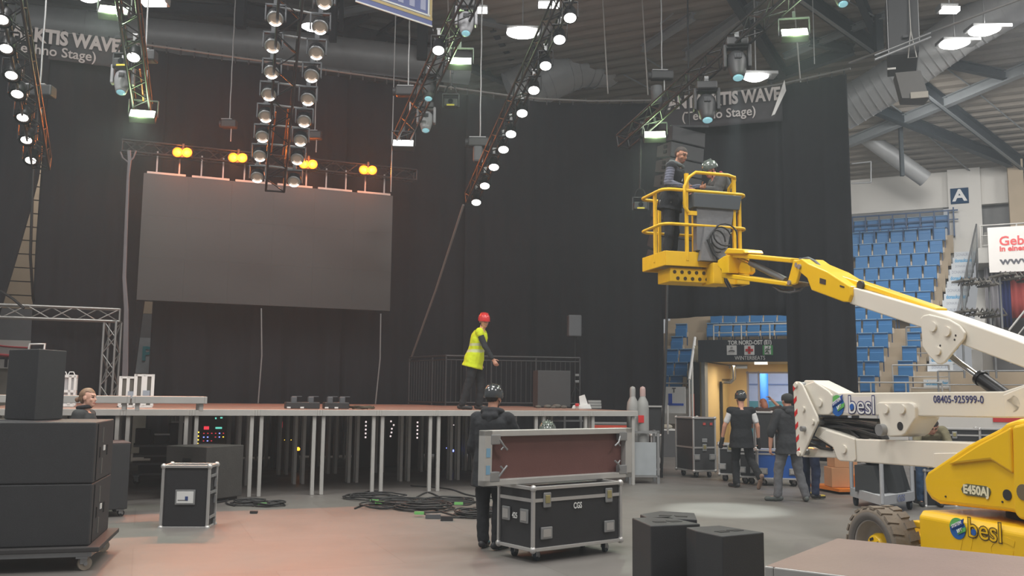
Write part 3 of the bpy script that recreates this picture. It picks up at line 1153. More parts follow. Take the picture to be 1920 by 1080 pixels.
b.box((L / 2, .22, .014), (L - .12, .035, .006), Mx).box((.1, h / 2 + .1, .014), (.04, h - .22, .006), Mx).box((L - .1, h / 2 + .1, .014), (.04, h - .22, .006), Mx)
b.box((L / 2, .01, .01), (L, .03, .02), Mx)
b.build('white_border', WHITE, t)
b = MB()
for i in range(6):
    b.box((L * (.12 + .15 * i), h / 2 + .15, .012), (L * .07, h - .3, .004), Mx)
b.build('pale_stripe', mat('flag_pale', rgb(168, 170, 198), .7, var=0), t)
# ================================================================== stage decks
ZD = 1.38


def deck_parts(t, lx, ly, zt, legs, board, local=True):
    b = MB()
    for x in (-lx + .02, -.02):
        b.box((x, ly / 2, zt - .05), (.04, ly, .10), None, 0, .006)
    for y in (.02, ly - .02):
        b.box((-lx / 2, y, zt - .05), (lx - .08, .04, .10), None, 0, .006)
    for x in (-lx + .08, -.08):
        for y in (.08, ly - .08):
            b.box((x, y, zt - .06), (.09, .09, .08))
    b.build('frame', ALUW, t, True)
    MB().box((-lx / 2, ly / 2, zt - .0115), (lx - .014, ly - .014, .0245)).build('board', board, t, True)
    if legs:
        for x in (-lx + .075, -.075):
            for y in (.075, ly - .075):
                MB().box((x, y, (zt - .1) / 2), (.06, .06, zt - .1), None, 0, .008).build('leg', ALUW, t, True)
    return t


STM = lambda u, v, z=0.0: TR(st(u, v, z), STROT)
D0 = deck_parts(thing('stage_deck', '', 'stage deck', M=STM(0, 0)), .994, 2.0, ZD, True, PLYS)
RN_ = ['front', 'second', 'third', 'rear']
for j in range(4):
    for i in range(11):
        if j == 3 and i < 2:
            continue
        lab = 'aluminium framed stage deck on four legs, %s row, %s' % (RN_[j], 'at the gas cylinder end' if i == 0 else ORD[i] + ' from the gas cylinder end')
        if i == 0 and j == 0:
            D0['label'], D0['group'] = lab, 'decks the stage is built from'
        else:
            dup(D0, STM(-.994 * i, 2.002 * j), lab, 'decks the stage is built from')
# low riser standing on the left part of the stage
q = gz(388, 771, ZD)
us, vs_ = (q - SO).dot(U), (q - SO).dot(W)
for i in range(3):
    t = thing('riser_deck', 'low aluminium riser deck on the stage, %s from its open end' % ORD[i], 'stage deck', M=STM(us - 1.02 * i, vs_, ZD), group='low riser decks on the stage')
    deck_parts(t, 1.0, .9, .205, True, PLYS)

# ================================================================== video wall
VW = 7.53
u0, v0, z0 = -8.91, VW, 3.75
LEDM = mat('led_face', rgb(60, 57, 56), .36, var=.16, scale=.45)
t = thing('video_wall', 'large switched-off grey video wall hanging over the stage', 'screen', M=STM(u0, v0, z0))
for r in range(3):
    for c in range(6):
        b = MB()
        b.box((.5 + c, .06, .5 + r), (.9985, .12, .9985), None, 0)
        b.build('led_panel', LEDM, t, True)
b = MB()
for c in range(6):
    b.box((.5 + c, .02, 3.02), (.86, .06, .05))
b.build('hanging_bar', ALUW, t, True)
for c in range(12):
    MB().box((.28 + .5 * c, .08, 3.28), (.035, .03, .56)).build('hanger', STEEL, t, True)
# two cables under it
for px, y0, y1 in ((490, 578, 756), (714, 588, 756)):
    a = onplane(px, y0, st(0, VW + .05), W)
    c = onplane(px - (6 if px == 490 else 10), y1, st(0, VW + .2), W)
    b = MB()
    b.tube([a, a.lerp(V((c.x, c.y, ZD)), .5) + V((.05, 0, 0)), V((c.x, c.y, ZD + .01))], .018, 6)
    tag(b.build('signal_cable', STEEL), 'grey cable hanging from the %s of the video wall to the stage' % ('middle' if px == 490 else 'right end'), 'cable')


# ================================================================== trusses
def truss(name, label, p0, p1, size, m, cat='truss', group=None, r=.024, tri=False, step=None, twist=0.0):
    p0, p1 = V(p0), V(p1)
    d = (p1 - p0).normalized()
    x = d.cross(V((0, 0, 1)))
    x = x.normalized() if x.length > .1 else V((1, 0, 0))
    z = x.cross(d)
    if twist:
        R = Matrix.Rotation(twist, 3, d)
        x, z = R @ x, R @ z
    L = (p1 - p0).length
    h = size / 2
    cs = [x * h + z * h, -x * h + z * h, -x * h - z * h, x * h - z * h] if not tri else [x * h + z * h, -x * h + z * h, -z * h]
    t = thing(name, label, cat, p0, group=group)
    b, k = MB(), MB()
    for c in cs:
        b.cyl(p0 + c, p1 + c, r, n=8)
    st_ = step or size * 1.1
    n = max(2, int(L / st_))
    m_ = len(cs)
    for i in range(n):
        a, e = p0 + d * (L * i / n), p0 + d * (L * (i + 1) / n)
        for j in range(m_):
            c0, c1 = cs[j], cs[(j + 1) % m_]
            if (i + j) % 2:
                c0, c1 = c1, c0
            k.cyl(a + c0, e + c1, r * .5, n=5, caps=False)
    for a in (p0, p1):
        for j in range(m_):
            k.cyl(a + cs[j], a + cs[(j + 1) % m_], r * .8, n=6)
    b.build('chords', m, t)
    k.build('bracing', m, t)
    return t


TB = mat('truss_black', rgb(58, 58, 60), .38, .6, var=.1)
TS = mat('truss_silver', rgb(168, 168, 166), .35, .7, var=.1)
# carrier truss of the video wall
a = onplane(230, 268, st(0, VW), W)
c = onplane(779, 321, st(0, VW), W)
truss('carrier_truss', 'black truss above the video wall carrying the four amber blinders', st((a - SO).dot(U), VW, 7.33), st((c - SO).dot(U), VW, 7.33), .27, TB)
# silver goalpost truss standing on the left of the stage
gv = 8.05
gp = onplane(213, 585, st(0, gv), W)
gu = (gp - SO).dot(U)
zt_ = gp.z
gl = onplane(-40, 590, st(0, gv), W)
truss('goalpost_truss', 'horizontal silver truss of the goalpost behind the low riser', st((gl - SO).dot(U), gv, zt_ - .08), st(gu + .14, gv, zt_ - .08), .28, TS, step=.42, r=.03)
truss('goalpost_truss', 'upright silver truss leg of the goalpost behind the low riser', st(gu, gv, ZD + .02), st(gu, gv, zt_ - .23), .28, TS, step=.36, r=.03)

TRUSS = {}


def lamp_truss(key, label, e0, e1, size=.28, m=TB, tri=False):
    p0, p1 = at(*e0), at(*e1)
    TRUSS[key] = (e0, e1)
    return truss('light_truss', label, p0, p1, size, m, group='sloping light trusses over the stage', tri=tri)


def dep(key, py):
    (x0, y0, Y0), (x1, y1, Y1) = TRUSS[key]
    # depth along a straight 3-D line is linear in 1/Y against the picture row
    f = (py - y0) / (y1 - y0)
    return 1 / ((1 - f) / Y0 + f / Y1)


lamp_truss('A', 'black sloping truss with lit lamps crossing the lettered banner at the picture edge', (78, 305, 16), (14, -60, 11.9), .26)
lamp_truss('B', 'black sloping truss ending over the left end of the video wall, with orange straps', (268, 205, 16.6), (232, -60, 12.6))
lamp_truss('C', 'black sloping truss over the video wall with two rows of lamps on bars', (516, 345, 18.5), (549, -60, 13.2), .36)
lamp_truss('D', 'black sloping truss with moving heads ending over the right end of the video wall', (752, 262, 19), (905, -60, 14))
lamp_truss('E', 'long black sloping truss with ten lit lamps, tied down to the stage railing', (884, 372, 19.8), (1082, -60, 13.9), .24)
lamp_truss('F', 'black sloping truss with two green-white panels over the lift basket', (1168, 266, 19), (1512, -40, 14.2), .27)

# orange straps on truss B and C
for key, pts, l in (('B', [(262, 130), (266, 160), (269, 190)], 'orange strap hanging along the truss with the grey moving head'), ('C', [(517, 210), (513, 245), (508, 290)], 'orange lit strap along one chord of the middle light truss'), ('C', [(540, 205), (536, 245), (530, 290)], 'orange lit strap along the other chord of the middle light truss')):
    b = MB()
    b.tube([at(x, y, dep(key, y) - .2) for x, y in pts], .014, 6)
    tag(b.build('strap', mat('strap_orange', rgb(214, 110, 30), .6)), l, 'strap')


# ================================================================== lamps
def face(p):            # matrix at p whose -Y looks level towards the front of the hall
    return Matrix.Translation(p) @ Matrix.Rotation(math.atan2(-p.x, p.y) * .55, 4, 'Z')


def make_par(lens, tilt=40, rr=.1, name='stage_lamp', glow=None):
    t = thing(name, '', 'lamp')
    A = Matrix.Rotation(math.radians(-tilt), 4, 'X')
    A = Matrix.Translation((0, 0, 0)) @ A
    b = MB()
    b.lathe([(rr * 1.02, 0), (rr * 1.08, .02), (rr * 1.06, .12), (rr * .98, .2), (rr * .6, .28), (0.0, .3)], A, 18)
    b.lathe([(rr * 1.14, -.005), (rr * 1.16, .02), (rr * 1.08, .03)], A, 18)
    b.build('body', BLACKM, t, True)
    g = MB()
    g.lathe([(0.0, -.012), (rr * .7, -.008), (rr, .004), (0, .006)], A, 18)
    g.build('lens', lens, t, True)
    if glow:
        g = MB()
        g.cyl((0, -rr * .22, -.016), (0, -rr * .22, -.01), rr * .66, n=18, M=A @ Matrix.Diagonal((1.12, 1, 1, 1)))
        g.build('lit_glass', glow, t, True)
    b = MB()
    for s in (-1, 1):
        b.box((s * rr * 1.3, .04, .16), (.012, .05, .26))
    b.box((0, .04, .29), (rr * 2.6, .05, .014))
    b.build('yoke', BLACKM, t, True)
    b = MB()
    b.box((0, .04, .34), (.05, .05, .09)).cyl((-.04, .04, .4), (.04, .04, .4), .03, n=8)
    b.build('clamp', STEEL, t, True)
    return t


par_on = make_par(GLASS_ON, 30)
used = {}


def place(proto, M, label, group):
    if proto.name not in used:
        used[proto.name] = 1
        proto.matrix_basis = M
        MW[proto.name] = M.copy()
        proto['label'] = label
        if group:
            proto['group'] = group
        return proto
    return dup(proto, M, label, group)


par_edge = make_par(mat('lens_grey', rgb(96, 92, 90), .25, .2, var=.2, scale=9), 34, .115, glow=GLASS_ON)
for i, (x, y) in enumerate([(58, 306), (50, 268), (43, 226), (33, 182), (22, 147), (12, 97), (4, 43)]):
    place(par_edge, face(at(x, y - 4, dep('A', y) - .28)), 'lit round stage lamp on the picture-edge truss, %s from its lower end' % ORD[i], 'lit lamps on the picture-edge truss')
for i, (x, y) in enumerate([(893, 380), (909, 349), (926, 314), (944, 281), (958, 252), (979, 213), (1001, 170), (1023, 124), (1049, 75), (1069, 34)]):
    place(par_on, face(at(x, y, dep('E', y) - .3)), 'lit round stage lamp on the tied-down truss, %s from its lower end' % ORD[i], 'lit lamps on the tied-down truss')
place(par_on, face(at(250, 108, 14.6)), 'lit round stage lamp above the grey moving head on the strapped truss', None)
place(par_on, face(at(822, 95, 15.5)), 'small lit lamp on the upper part of the truss beside the hanging flag', None)

# blinder lamps of the middle truss, on short cross bars
RING = mat('lens_warm', rgb(120, 104, 92), .2, .2, var=.2, scale=3, emit=(1, .82, .62, 1), es=.12)


def make_blinder():
    t = thing('blinder_lamp', '', 'lamp')
    A = Matrix.Rotation(math.radians(-42), 4, 'X')
    b = MB()
    b.lathe([(.125, 0), (.135, .02), (.135, .13), (.1, .19), (0, .21)], A, 20)
    b.build('body', BLACKM, t, True)
    MB().lathe([(0, -.004), (.06, .0), (.112, .008), (0, .012)], A, 20).build('lens', RING, t, True)
    g = MB()
    g.lathe([(.112, -.006), (.126, .0), (.132, .01), (.112, .014)], A, 20)
    g.build('rim', STEEL, t, True)
    g = MB()
    g.tube([A @ V((.10 * math.cos(q), .10 * math.sin(q), -.014)) for q in [math.radians(35 + 11 * i) for i in range(11)]], .014, 6)
    g.build('glowing_edge', GLASS_ON, t, True)
    b = MB()
    b.box((-.155, .05, .12), (.02, .07, .26)).box((.155, .05, .12), (.02, .07, .26)).box((0, .05, .25), (.33, .07, .025)).box((0, .05, .31), (.07, .07, .1))
    b.build('yoke', GREYP, t, True)
    return t


bl0 = make_blinder()
LL = [(482, 333), (487, 293), (492, 257), (498, 219), (504, 178), (509, 136), (511, 87), (516, 36)]
RR = [(551, 341), (557, 299), (563, 264), (570, 228), (577, 187), (584, 143), (593, 100), (600, 52), (608, 4)]
for side, lst in (('left-row', LL), ('right-row', RR)):
    for i, (x, y) in enumerate(lst):
        d = dep('C', y - 8)
        nm = 'video wall side' if side == 'left-row' else 'hanging flag side'
        place(bl0, face(at(x, y, d - .15)), 'grey blinder lamp on the middle truss, %s from below, row %s the flag' % (ORD[i], 'away from' if side == 'left-row' else 'towards'), 'blinder lamps on the middle truss')
for i, ((x0, y0), (x1, y1)) in enumerate(zip(LL, RR)):
    p = at(x0, y0 - 24, dep('C', y0 - 8) - .1)
    q = at(x1, y1 - 24, dep('C', y1 - 8) - .1)
    b = MB().cyl(p - (q - p) * .06, q + (q - p) * .06, .022, n=8)
    tag(b.build('cross_bar', STEEL), 'steel cross bar holding the %s pair of blinder lamps from the lower end' % ORD[i], 'bar', 'cross bars on the middle truss')

# amber twin blinders on the carrier truss
amb = thing('amber_blinder', '', 'lamp')
b = MB()
b.box((0, .08, 0), (.44, .14, .24), None, 0, .02).box((0, .08, .17), (.05, .05, .12))
b.build('housing', BLACK, amb, True)
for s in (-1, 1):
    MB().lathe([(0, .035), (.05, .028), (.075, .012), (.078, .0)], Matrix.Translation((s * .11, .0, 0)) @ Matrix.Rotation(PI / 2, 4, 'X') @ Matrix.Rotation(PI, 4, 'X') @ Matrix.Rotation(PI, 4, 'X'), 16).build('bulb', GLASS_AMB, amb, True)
    MB().lathe([(.076, .004), (.09, .012), (.112, .03), (.118, .02)], Matrix.Translation((s * .11, .005, 0)) @ Matrix.Rotation(PI / 2, 4, 'X'), 16).build('reflector_glow_rim', mat('reflector_amber_glow', rgb(230, 120, 30), .4, var=0, emit=(1, .2, .005, 1), es=1.2), amb, True)  # rim emits by itself, standing in for bulb light on the reflector
AMBP = []
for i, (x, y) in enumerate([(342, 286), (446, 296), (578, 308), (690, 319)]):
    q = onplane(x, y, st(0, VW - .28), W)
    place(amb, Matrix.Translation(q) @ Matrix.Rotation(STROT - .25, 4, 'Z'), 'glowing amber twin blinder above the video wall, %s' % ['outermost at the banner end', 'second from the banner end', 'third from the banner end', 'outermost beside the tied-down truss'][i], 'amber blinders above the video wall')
    AMBP.append(q)
for q in AMBP:
    pl = bpy.data.lights.new('amber_glow', 'POINT')
    pl.energy, pl.color, pl.shadow_soft_size = 46, (1, .2, .02), .1
    o = bpy.data.objects.new('amber_glow', pl)
    COL.objects.link(o)
    o.location = q - W * .16
    spot('amber_wash', q - W * .2, q - W * 2.2 - V((0, 0, 1.4)), 170, 150, (1, .2, .02), .8)
    spot('amber_beam', q - W * .2, (q.x + 2.2, 9.2, 0), 520, 34, (1, .36, .2), .9)


# moving head lamps
def make_mover(body, lens):
    t = thing('moving_head', '', 'moving head lamp')
    MB().box((0, 0, .3), (.3, .26, .12), None, 0, .02).build('base', BLACK, t, True)
    b = MB()
    for s in (-1, 1):
        b.box((s * .17, 0, .1), (.05, .16, .34), None, 0, .018)
    b.box((0, 0, .24), (.36, .14, .05), None, 0, .012)
    b.build('yoke', body, t, True)
    A = Matrix.Rotation(math.radians(-24), 4, 'X')
    b = MB()
    b.lathe([(.0, .2), (.09, .19), (.135, .12), (.145, .02), (.125, -.1), (.1, -.2), (.085, -.26), (.075, -.265)], A, 20)
    b.build('head', body, t, True)
    b = MB()
    b.box((0, -.146, .02), (.1, .012, .09), A, 0)
    for i in range(4):
        b.box((-.036 + .024 * i, -.154, .02), (.008, .01, .07), A, 1)
    b.build('vent', [BLACK, GREYP], t, True)
    MB().lathe([(0, -.285), (.05, -.28), (.074, -.262), (0, -.258)], A, 16).build('lens', lens, t, True)
    MB().box((0, 0, .41), (.06, .06, .1)).build('clamp', STEEL, t, True)
    return t


mvg = make_mover(mat('mover_grey', rgb(150, 150, 154), .4), GLASS_BLU)
mvb = make_mover(BLACK, GLASS_BLU)
for pr, x, y, Y, l in [(mvg, 230, 152, 15.6, 'grey moving head lamp under the strapped truss by the lettered banner'), (mvg, 799, 226, 18.2, 'grey moving head lamp on the truss end over the video wall'), (mvg, 874, 42, 15.2, 'grey moving head lamp with cyan lens beside the hanging flag'),
                       (mvb, 804, 166, 17.2, 'black moving head lamp in the middle of the truss by the flag'), (mvb, 1325, 200, 16.6, 'black moving head lamp in front of the lettered banner over the basket'), (mvb, 1382, 120, 15.7, 'large black moving head lamp under the roof above the lettered banner'), (mvb, 1578, -14, 14, 'black moving head lamp cut by the top edge of the picture')]:
    M_ = face(at(x, y, Y))
    if pr is mvb and x in (1325, 1382):
        M_ = M_ @ Matrix.Scale(1.25, 4)
    place(pr, M_, l, None)
spot('mover_beam', at(1382, 150, 15.4), (3.2, 13.9, 0), 3600, 17, (.88, 1, .95), .75)
MB_ = MB()


# white-green panel lamps
def make_panel(glass):
    t = thing('panel_lamp', '', 'lamp')
    A = Matrix.Rotation(math.radians(-38), 4, 'X')
    MB().box((0, .07, 0), (.46, .13, .24), A, 0, .015).build('housing', BLACK, t, True)
    MB().box((0, 0, 0), (.42, .012, .19), A).build('glass', glass, t, True)
    b = MB()
    b.box((-.25, .08, .12), (.014, .06, .3)).box((.25, .08, .12), (.014, .06, .3)).box((0, .08, .27), (.5, .06, .014)).box((0, .08, .33), (.05, .05, .12))
    b.build('yoke', GREYP, t, True)
    return t


pn = make_panel(GLASS_GRN)
for x, y, Y, l in [(1228, 252, 18.3, 'bright green-white panel lamp at the lower end of the truss over the basket'), (1490, 60, 14.8, 'bright green-white panel lamp high on the truss under the tan roof'), (267, 213, 16.2, 'bright green-white panel lamp at the end of the strapped truss'), (213, 18, 14, 'bright green-white panel lamp at the top above the lettered banner'), (862, 114, 16.4, 'bright green-white panel lamp beside the truss under the hanging flag'), ]:
    p = at(x, y, Y)
    place(pn, face(p), l, 'green-white panel lamps on the light trusses')
    gl_ = bpy.data.lights.new('panel_glow', 'POINT')
    gl_.energy, gl_.color, gl_.shadow_soft_size = 26, (.62, 1, .42), .12
    go_ = bpy.data.objects.new('panel_glow', gl_)
    COL.objects.link(go_)
    go_.location = p + V((0, -.16, -.08))
    spot('panel_beam', p + V((0, -.15, -.12)), (p.x + (1.5 if p.x < 0 else -.5), p.y - 6, 0), 420, 80, (.86, 1, .8), .9)
pn2 = make_panel(mat('lamp_bar_soft', (1, 1, 1, 1), .3, var=0, emit=(1, 1, .95, 1), es=2.2))
place(pn2, face(at(756, 268, 18.7)), 'soft white panel lamp on the end of the truss over the video wall', None)


# small beam lamps on hanging frames
def hanging_beam(px, py, Y, top, label):
    p = at(px, py, Y)
    q = at(*top, Y)
    q.x = p.x + .02
    t = thing('hanging_lamp', label, 'lamp', p)
    b = MB()
    b.box(p + V((0, .05, 0)), (.28, .2, .16), None, 0, .02)
    for s in (-1, 1):
        b.box(p + V((s * .16, .03, .05)), (.02, .06, .26))
    b.box(p + V((0, .03, .18)), (.34, .06, .02))
    b.build('housing', BLACK, t)
    MB().cyl(p + V((0, -.052, .02)), p + V((0, -.06, .02)), .05, n=14).build('lens', LENS, t)
    MB().box(p + V((0, -.054, -.055)), (.15, .01, .03)).build('yellow_label', mat('label_yellow', rgb(206, 190, 60), .5, var=0), t)
    b = MB()
    b.tube([p + V((-.12, .03, .19)), p + V((-.07, .03, .33)), p + V((0, .03, .38)), p + V((.07, .03, .33)), p + V((.12, .03, .19))], .014, 6)
    b.tube([p + V((0, .03, .36)), q], .022, 6)
    b.box(q, (.34, .05, .05)).box(q, (.05, .34, .05)).box(q, (.05, .05, .34))
    b.build('drop_pole', BLACKM, t)
    return t


hanging_beam(1201, 386, 18.6, (1195, 243), 'small black lamp hanging on a long pole from the truss by the basket')
hanging_beam(845, 193, 17.4, (858, 122), 'small black lamp with yellow label hanging under the panel lamp by the flag')
hanging_beam(229, 118, 15.2, (226, 70), 'small black lamp with yellow label hanging above the grey moving head by the lettered banner')


# chain hoists
def hoist(px, py, Y, label, wd=.5, top=14.5):
    p = at(px, py, Y)
    top = min(zr(p), zb(p)) - .2
    t = thing('chain_hoist', label, 'hoist', p)
    b = MB()
    b.box(p, (wd, .22, .2), None, 0, .03)
    b.cyl(p + V((-wd * .5, 0, 0)), p + V((-wd * .62, 0, 0)), .09, n=12)
    b.build('motor', BLACK, t)
    MB().box(p + V((-.05, 0, .11)), (wd * .7, .18, .02)).build('label_plate', mat('plate_grey', rgb(150, 150, 152), .5), t)
    b = MB()
    n = int((top - p.z) / .07)
    b.tube([p + V((.004 * math.sin(i * 1.3), 0, .1 + i * (top - p.z) / 40)) for i in range(41)], .016, 5)
    b.build('chain', STEEL, t)
    MB().cyl(p + V((.05, 0, -.1)), p + V((.05, 0, -.42)), .016, n=6).build('hook', STEEL, t)
    return t


hoist(74, 172, 15.2, 'chain hoist beside the picture-edge light truss')
bagged2 = hoist(900, 268, 19, 'chain hoist beside the tied-down truss')
hoist(765, 172, 18.6, 'chain hoist beside the truss ending over the video wall')
bagged = hoist(1241, 142, 20, 'chain hoist above the truss over the basket')
hoist(430, 233, 21.5, 'chain hoist over the carrier truss between two amber blinders', .36)
hoist(590, 254, 22, 'chain hoist over the carrier truss on the flag side of the middle truss', .36)
hoist(272, 106, 15.5, 'chain hoist at the strapped truss above the panel lamp', .4)
for px, y0, y1, Y, l in [(1240, 160, 262, 20, 'bag'), ]:
    b = MB()
    p = at(1231, 170, 20)
    b.lathe([(.0, -.3), (.12, -.28), (.13, .0), (.12, .1)], Matrix.Translation(p), 12)
    b.build('chain_bag', GREYP, bagged)
p = at(896, 287, 19)
MB().box(p, (.2, .2, .42), None, 0, .05).build('chain_bag', GREYP, bagged2)
for px, y0, y1, Y, l in [(733, -10, 360, 21.8, 'thin wire at the right end of the video wall going up to the roof'), (1527, -10, 120, 22.5, 'thin wire left of the hanging loudspeaker going up to the roof')]:
    p, q = at(px, y1, Y), at(px, y0, Y)
    q.x = p.x
    q.z = 14
    tag(MB().cyl(p, q, .014, n=6).build('suspension_wire', STEEL), l, 'wire')
# rope that ties truss E down to the stage railing
b = MB()
p, q = at(869, 384, 19.8), onplane(771, 672, st(0, 7.55), W)
b.tube([p, p.lerp(q, .5) + V((.02, 0, -.04)), q], .028, 6)
tag(b.build('tie_rope', mat('rope_grey', rgb(110, 110, 108), .7)), 'grey rope from the lower truss end down to the stage railing', 'rope')

# hanging cable bundle left of the video wall
b = MB()
for k in range(5):
    d = .03 * k
    b.tube([at(240 + k, 282, 20.6), at(241 + k, 302, 20.6), at(239 + k * .6, 330, 20.6), at(235 + k * .8, 420, 20.6), at(231 + k, 520, 20.6), at(234 + k * 1.4, 580, 20.6), at(231 + k * 2, 690, 20.6), at(229 + k * 2, 740, 20.6), at(230 + k * 3, 756, 20.6)], .02, 6)
b.tube([at(226, 285, 20.6), at(230, 296, 20.6), at(240, 304, 20.6)], .02, 6).tube([at(255, 282, 20.6), at(250, 296, 20.6), at(241, 304, 20.6)], .02, 6)
tag(b.build('cable_bundle', mat('cable_grey', rgb(112, 108, 112), .5)), 'bundle of cables hanging from the carrier truss left of the video wall', 'cable')
b = MB()
b.tube([at(75, 160, 20), at(62, 330, 20), at(57, 480, 20), at(62, 560, 21), at(66, 576, 21.6)], .03, 6).tube([at(0, 545, 20), at(24, 560, 20), at(45, 578, 20)], .03, 6)
tag(b.build('cable_bundle', CABLE), 'dark cable hanging through the slanting gap to the silver goalpost truss', 'cable')


# hall floodlights under the roof
def hall_lamp(px, py, Y, label, r=.28, sq=0):
    p = at(px, py, Y)
    t = thing('hall_lamp', label, 'ceiling lamp', p, group='hall lamps under the roof')
    b = MB()
    if sq == 2:
        b.box(p + V((r * .35, .1, .12)), (r * 2.6, r * 1.3, .1), None, 0, .02)
    elif sq:
        b.box(p + V((0, .1, .12)), (r * 2.1, .3, .16), None, 0, .03)
    else:
        b.lathe([(r, .02), (r * .9, .12), (r * .5, .34), (r * .3, .5), (0, .52)], Matrix.Translation(p), 20)
    b.cyl(p + V((0, 0, .1)), V((p.x, p.y, min(zr(p), zb(p)) - .03)), .02, n=6)
    b.build('housing', STEEL, t)
    g = MB()
    if sq == 1:
        g.box(p + V((0, -.02, .03)), (r * 1.9, .2, .1))
    else:
        g.lathe([(0, -.06), (r * .6, -.045), (r * .96, .02), (0, .05)], Matrix.Translation(p), 20)
    g.build('glass', HALL_ON, t)


for x, y, Y, r, sq, l in [(980, 63, 26, .5, 2, 'under the pale beams beside the tied-down truss'), (1029, 12, 23, .28, 1, 'at the top just left of the tied-down truss'), (899, 22, 24, .22, 1, 'small one beside the moving head by the flag'), (1417, 146, 23, .34, 2, 'behind the big moving head near the lettered banner'),
                          (1790, 84, 24, .4, 2, 'lower one of the pair by the wide duct'), (1846, 59, 23, .4, 2, 'upper one of the pair by the wide duct'), (1780, 22, 20, .2, 1, 'brightest, right of the hanging loudspeaker at the top'), (289, 8, 17, .22, 1, 'at the top over the strapped truss'), (585, 52, 24, .3, 0, 'shining between the blinder lamps of the middle truss'), (165, -4, 18, .25, 0, 'cut by the top edge above the lettered banner')]:
    hall_lamp(x, y, Y, 'bright hall lamp under the roof, ' + l, r, sq)
# ================================================================== flight cases
def flight_case(name, label, M, lx, ly, lz, group=None, lam=None, lid=.22, wheels=True, wr=.05, latches=2, handles=True, front='y'):
    """x along the front, front face at y=0, depth +y; origin on the floor at the front middle"""
    t = thing(name, label, 'flight case', M=M, group=group)
    z0 = (2 * wr + .03) if wheels else 0.0
    lam = lam or CASE
    b = MB()
    b.box((0, ly / 2, z0 + lz / 2), (lx - .014, ly - .014, lz - .014))
    b.build('panel', lam, t, True)
    e = .022
    b = MB()
    for y in (0, ly):
        for z in (0, lz):
            b.box((0, y, z0 + z), (lx, e * 1.5, e * 1.5), None, 0, .004)
    for x in (-lx / 2, lx / 2):
        for z in (0, lz):
            b.box((x, ly / 2, z0 + z), (e * 1.5, ly, e * 1.5), None, 0, .004)
        for y in (0, ly):
            b.box((x, y, z0 + lz / 2), (e * 1.5, e * 1.5, lz), None, 0, .004)
    if lid:
        zz = z0 + lz * (1 - lid)
        b.box((0, ly / 2, zz), (lx + .01, ly + .01, .034))
    b.build('edge_profile', ALU, t, True)
    for x in (-lx / 2, lx / 2):
        for y in (0, ly):
            for z in (0, lz):
                MB().sph((x, y, z0 + z), .036, n=8, k=6).build('corner_ball', ALU, t, True)
    if lid and latches:
        for i in range(latches):
            x = (-.5 + (i + .5) / latches) * lx * (1 if latches > 1 else 0) * 1.42 if latches > 1 else 0
            b = MB()
            b.box((x, -.008, z0 + lz * (1 - lid)), (.1, .02, .15), None, 0, .01)
            b.box((x, -.02, z0 + lz * (1 - lid) + .01), (.06, .014, .08), None, 1, .006)
            b.build('latch', [STEEL, mat('latch_gold', rgb(176, 166, 120), .35, .6)], t, True)
    if handles:
        for i in range(2):
            x = (-.36 + .72 * i) * lx
            b = MB()
            b.box((x, -.008, z0 + lz * .26), (.15, .018, .12), None, 0, .008)
            b.box((x, -.016, z0 + lz * .26), (.1, .012, .075), None, 1)
            b.build('handle', [STEEL, ALU], t, True)
    if wheels:
        for x in (-lx / 2 + .1, lx / 2 - .1):
            for y in (.1, ly - .1):
                caster((x, y), wr, z0, t)
    return t


def caster(xy, r, ztop, t, m=None, ang=.4):
    x, y = xy
    c = MB()
    dx, dy = math.cos(ang), math.sin(ang)
    c.box((x, y, ztop - .012), (.1, .1, .02), None, 1)
    A = TR((x, y, 0), ang)
    c.hexa([(-.03, -.028, r), (.035, -.028, r), (.035, -.02, r), (-.03, -.02, r), (-.03, -.028, ztop - .02), (.03, -.028, ztop - .02), (.03, -.02, ztop - .02), (-.03, -.02, ztop - .02)], 1, A)
    c.hexa([(-.03, .02, r), (.035, .02, r), (.035, .028, r), (-.03, .028, r), (-.03, .02, ztop - .02), (.03, .02, ztop - .02), (.03, .028, ztop - .02), (-.03, .028, ztop - .02)], 1, A)
    c.cyl((.02, -.018, r), (.02, .018, r), r, n=18, M=A)
    c.cyl((.02, -.03, r), (.02, .03, r), r * .3, n=10, mi=1, M=A)
    c.build('caster', [m or RUBBER, STEEL], t, True)


# the wheeled case in front, with the deck leaning on it
pn_, pr_, pl_ = gz(999, 1032, .13), gz(1163, 1012, .13), gz(937, 1016, .13)
cx = (pr_ - pn_)
cl = cx.length
cy = V((-cx.y, cx.x, 0)).normalized()
cd = .56
ca = math.atan2(cx.y, cx.x)
cm = (pn_ + pr_) / 2
CASEM = TR((cm.x, cm.y, 0), ca)
cz = .60
t = flight_case('flight_case', 'large black wheeled flight case lettered CGS in front of the leaning stage deck', CASEM, cl, cd, cz, lid=.2, wheels=False)
for c in t.children:
    if c.name.startswith(('panel', 'edge', 'corner', 'latch', 'handle')):
        c.location.z = .13
for x in (-cl / 2 + .12, cl / 2 - .14):
    for y in (.1, cd - .1):
        caster((x, y), .05, .13, t, mat('wheel_blue_black', rgb(44, 52, 62), .6))
text('CGS', .085, CASEM @ basis((1, 0, 0), (0, 0, 1), (0, -1, 0), (-.02, -.014, .13 + .40)), WHITE, t, 'lettering', .001, .002, .72)
text('425', .08, CASEM @ basis((0, -1, 0), (0, 0, 1), (-1, 0, 0), (-cl / 2 - .014, cd * .5, .13 + .31)), WHITE, t, 'number', .001, .002, .72)
for y in (.13, .43):
    b = MB()
    b.box((-cl / 2 - .008, y, .45), (.018, .13, .14), None, 0, .008).box((-cl / 2 - .016, y, .45), (.012, .09, .09), None, 1)
    b.build('handle', [STEEL, ALU], t, True)

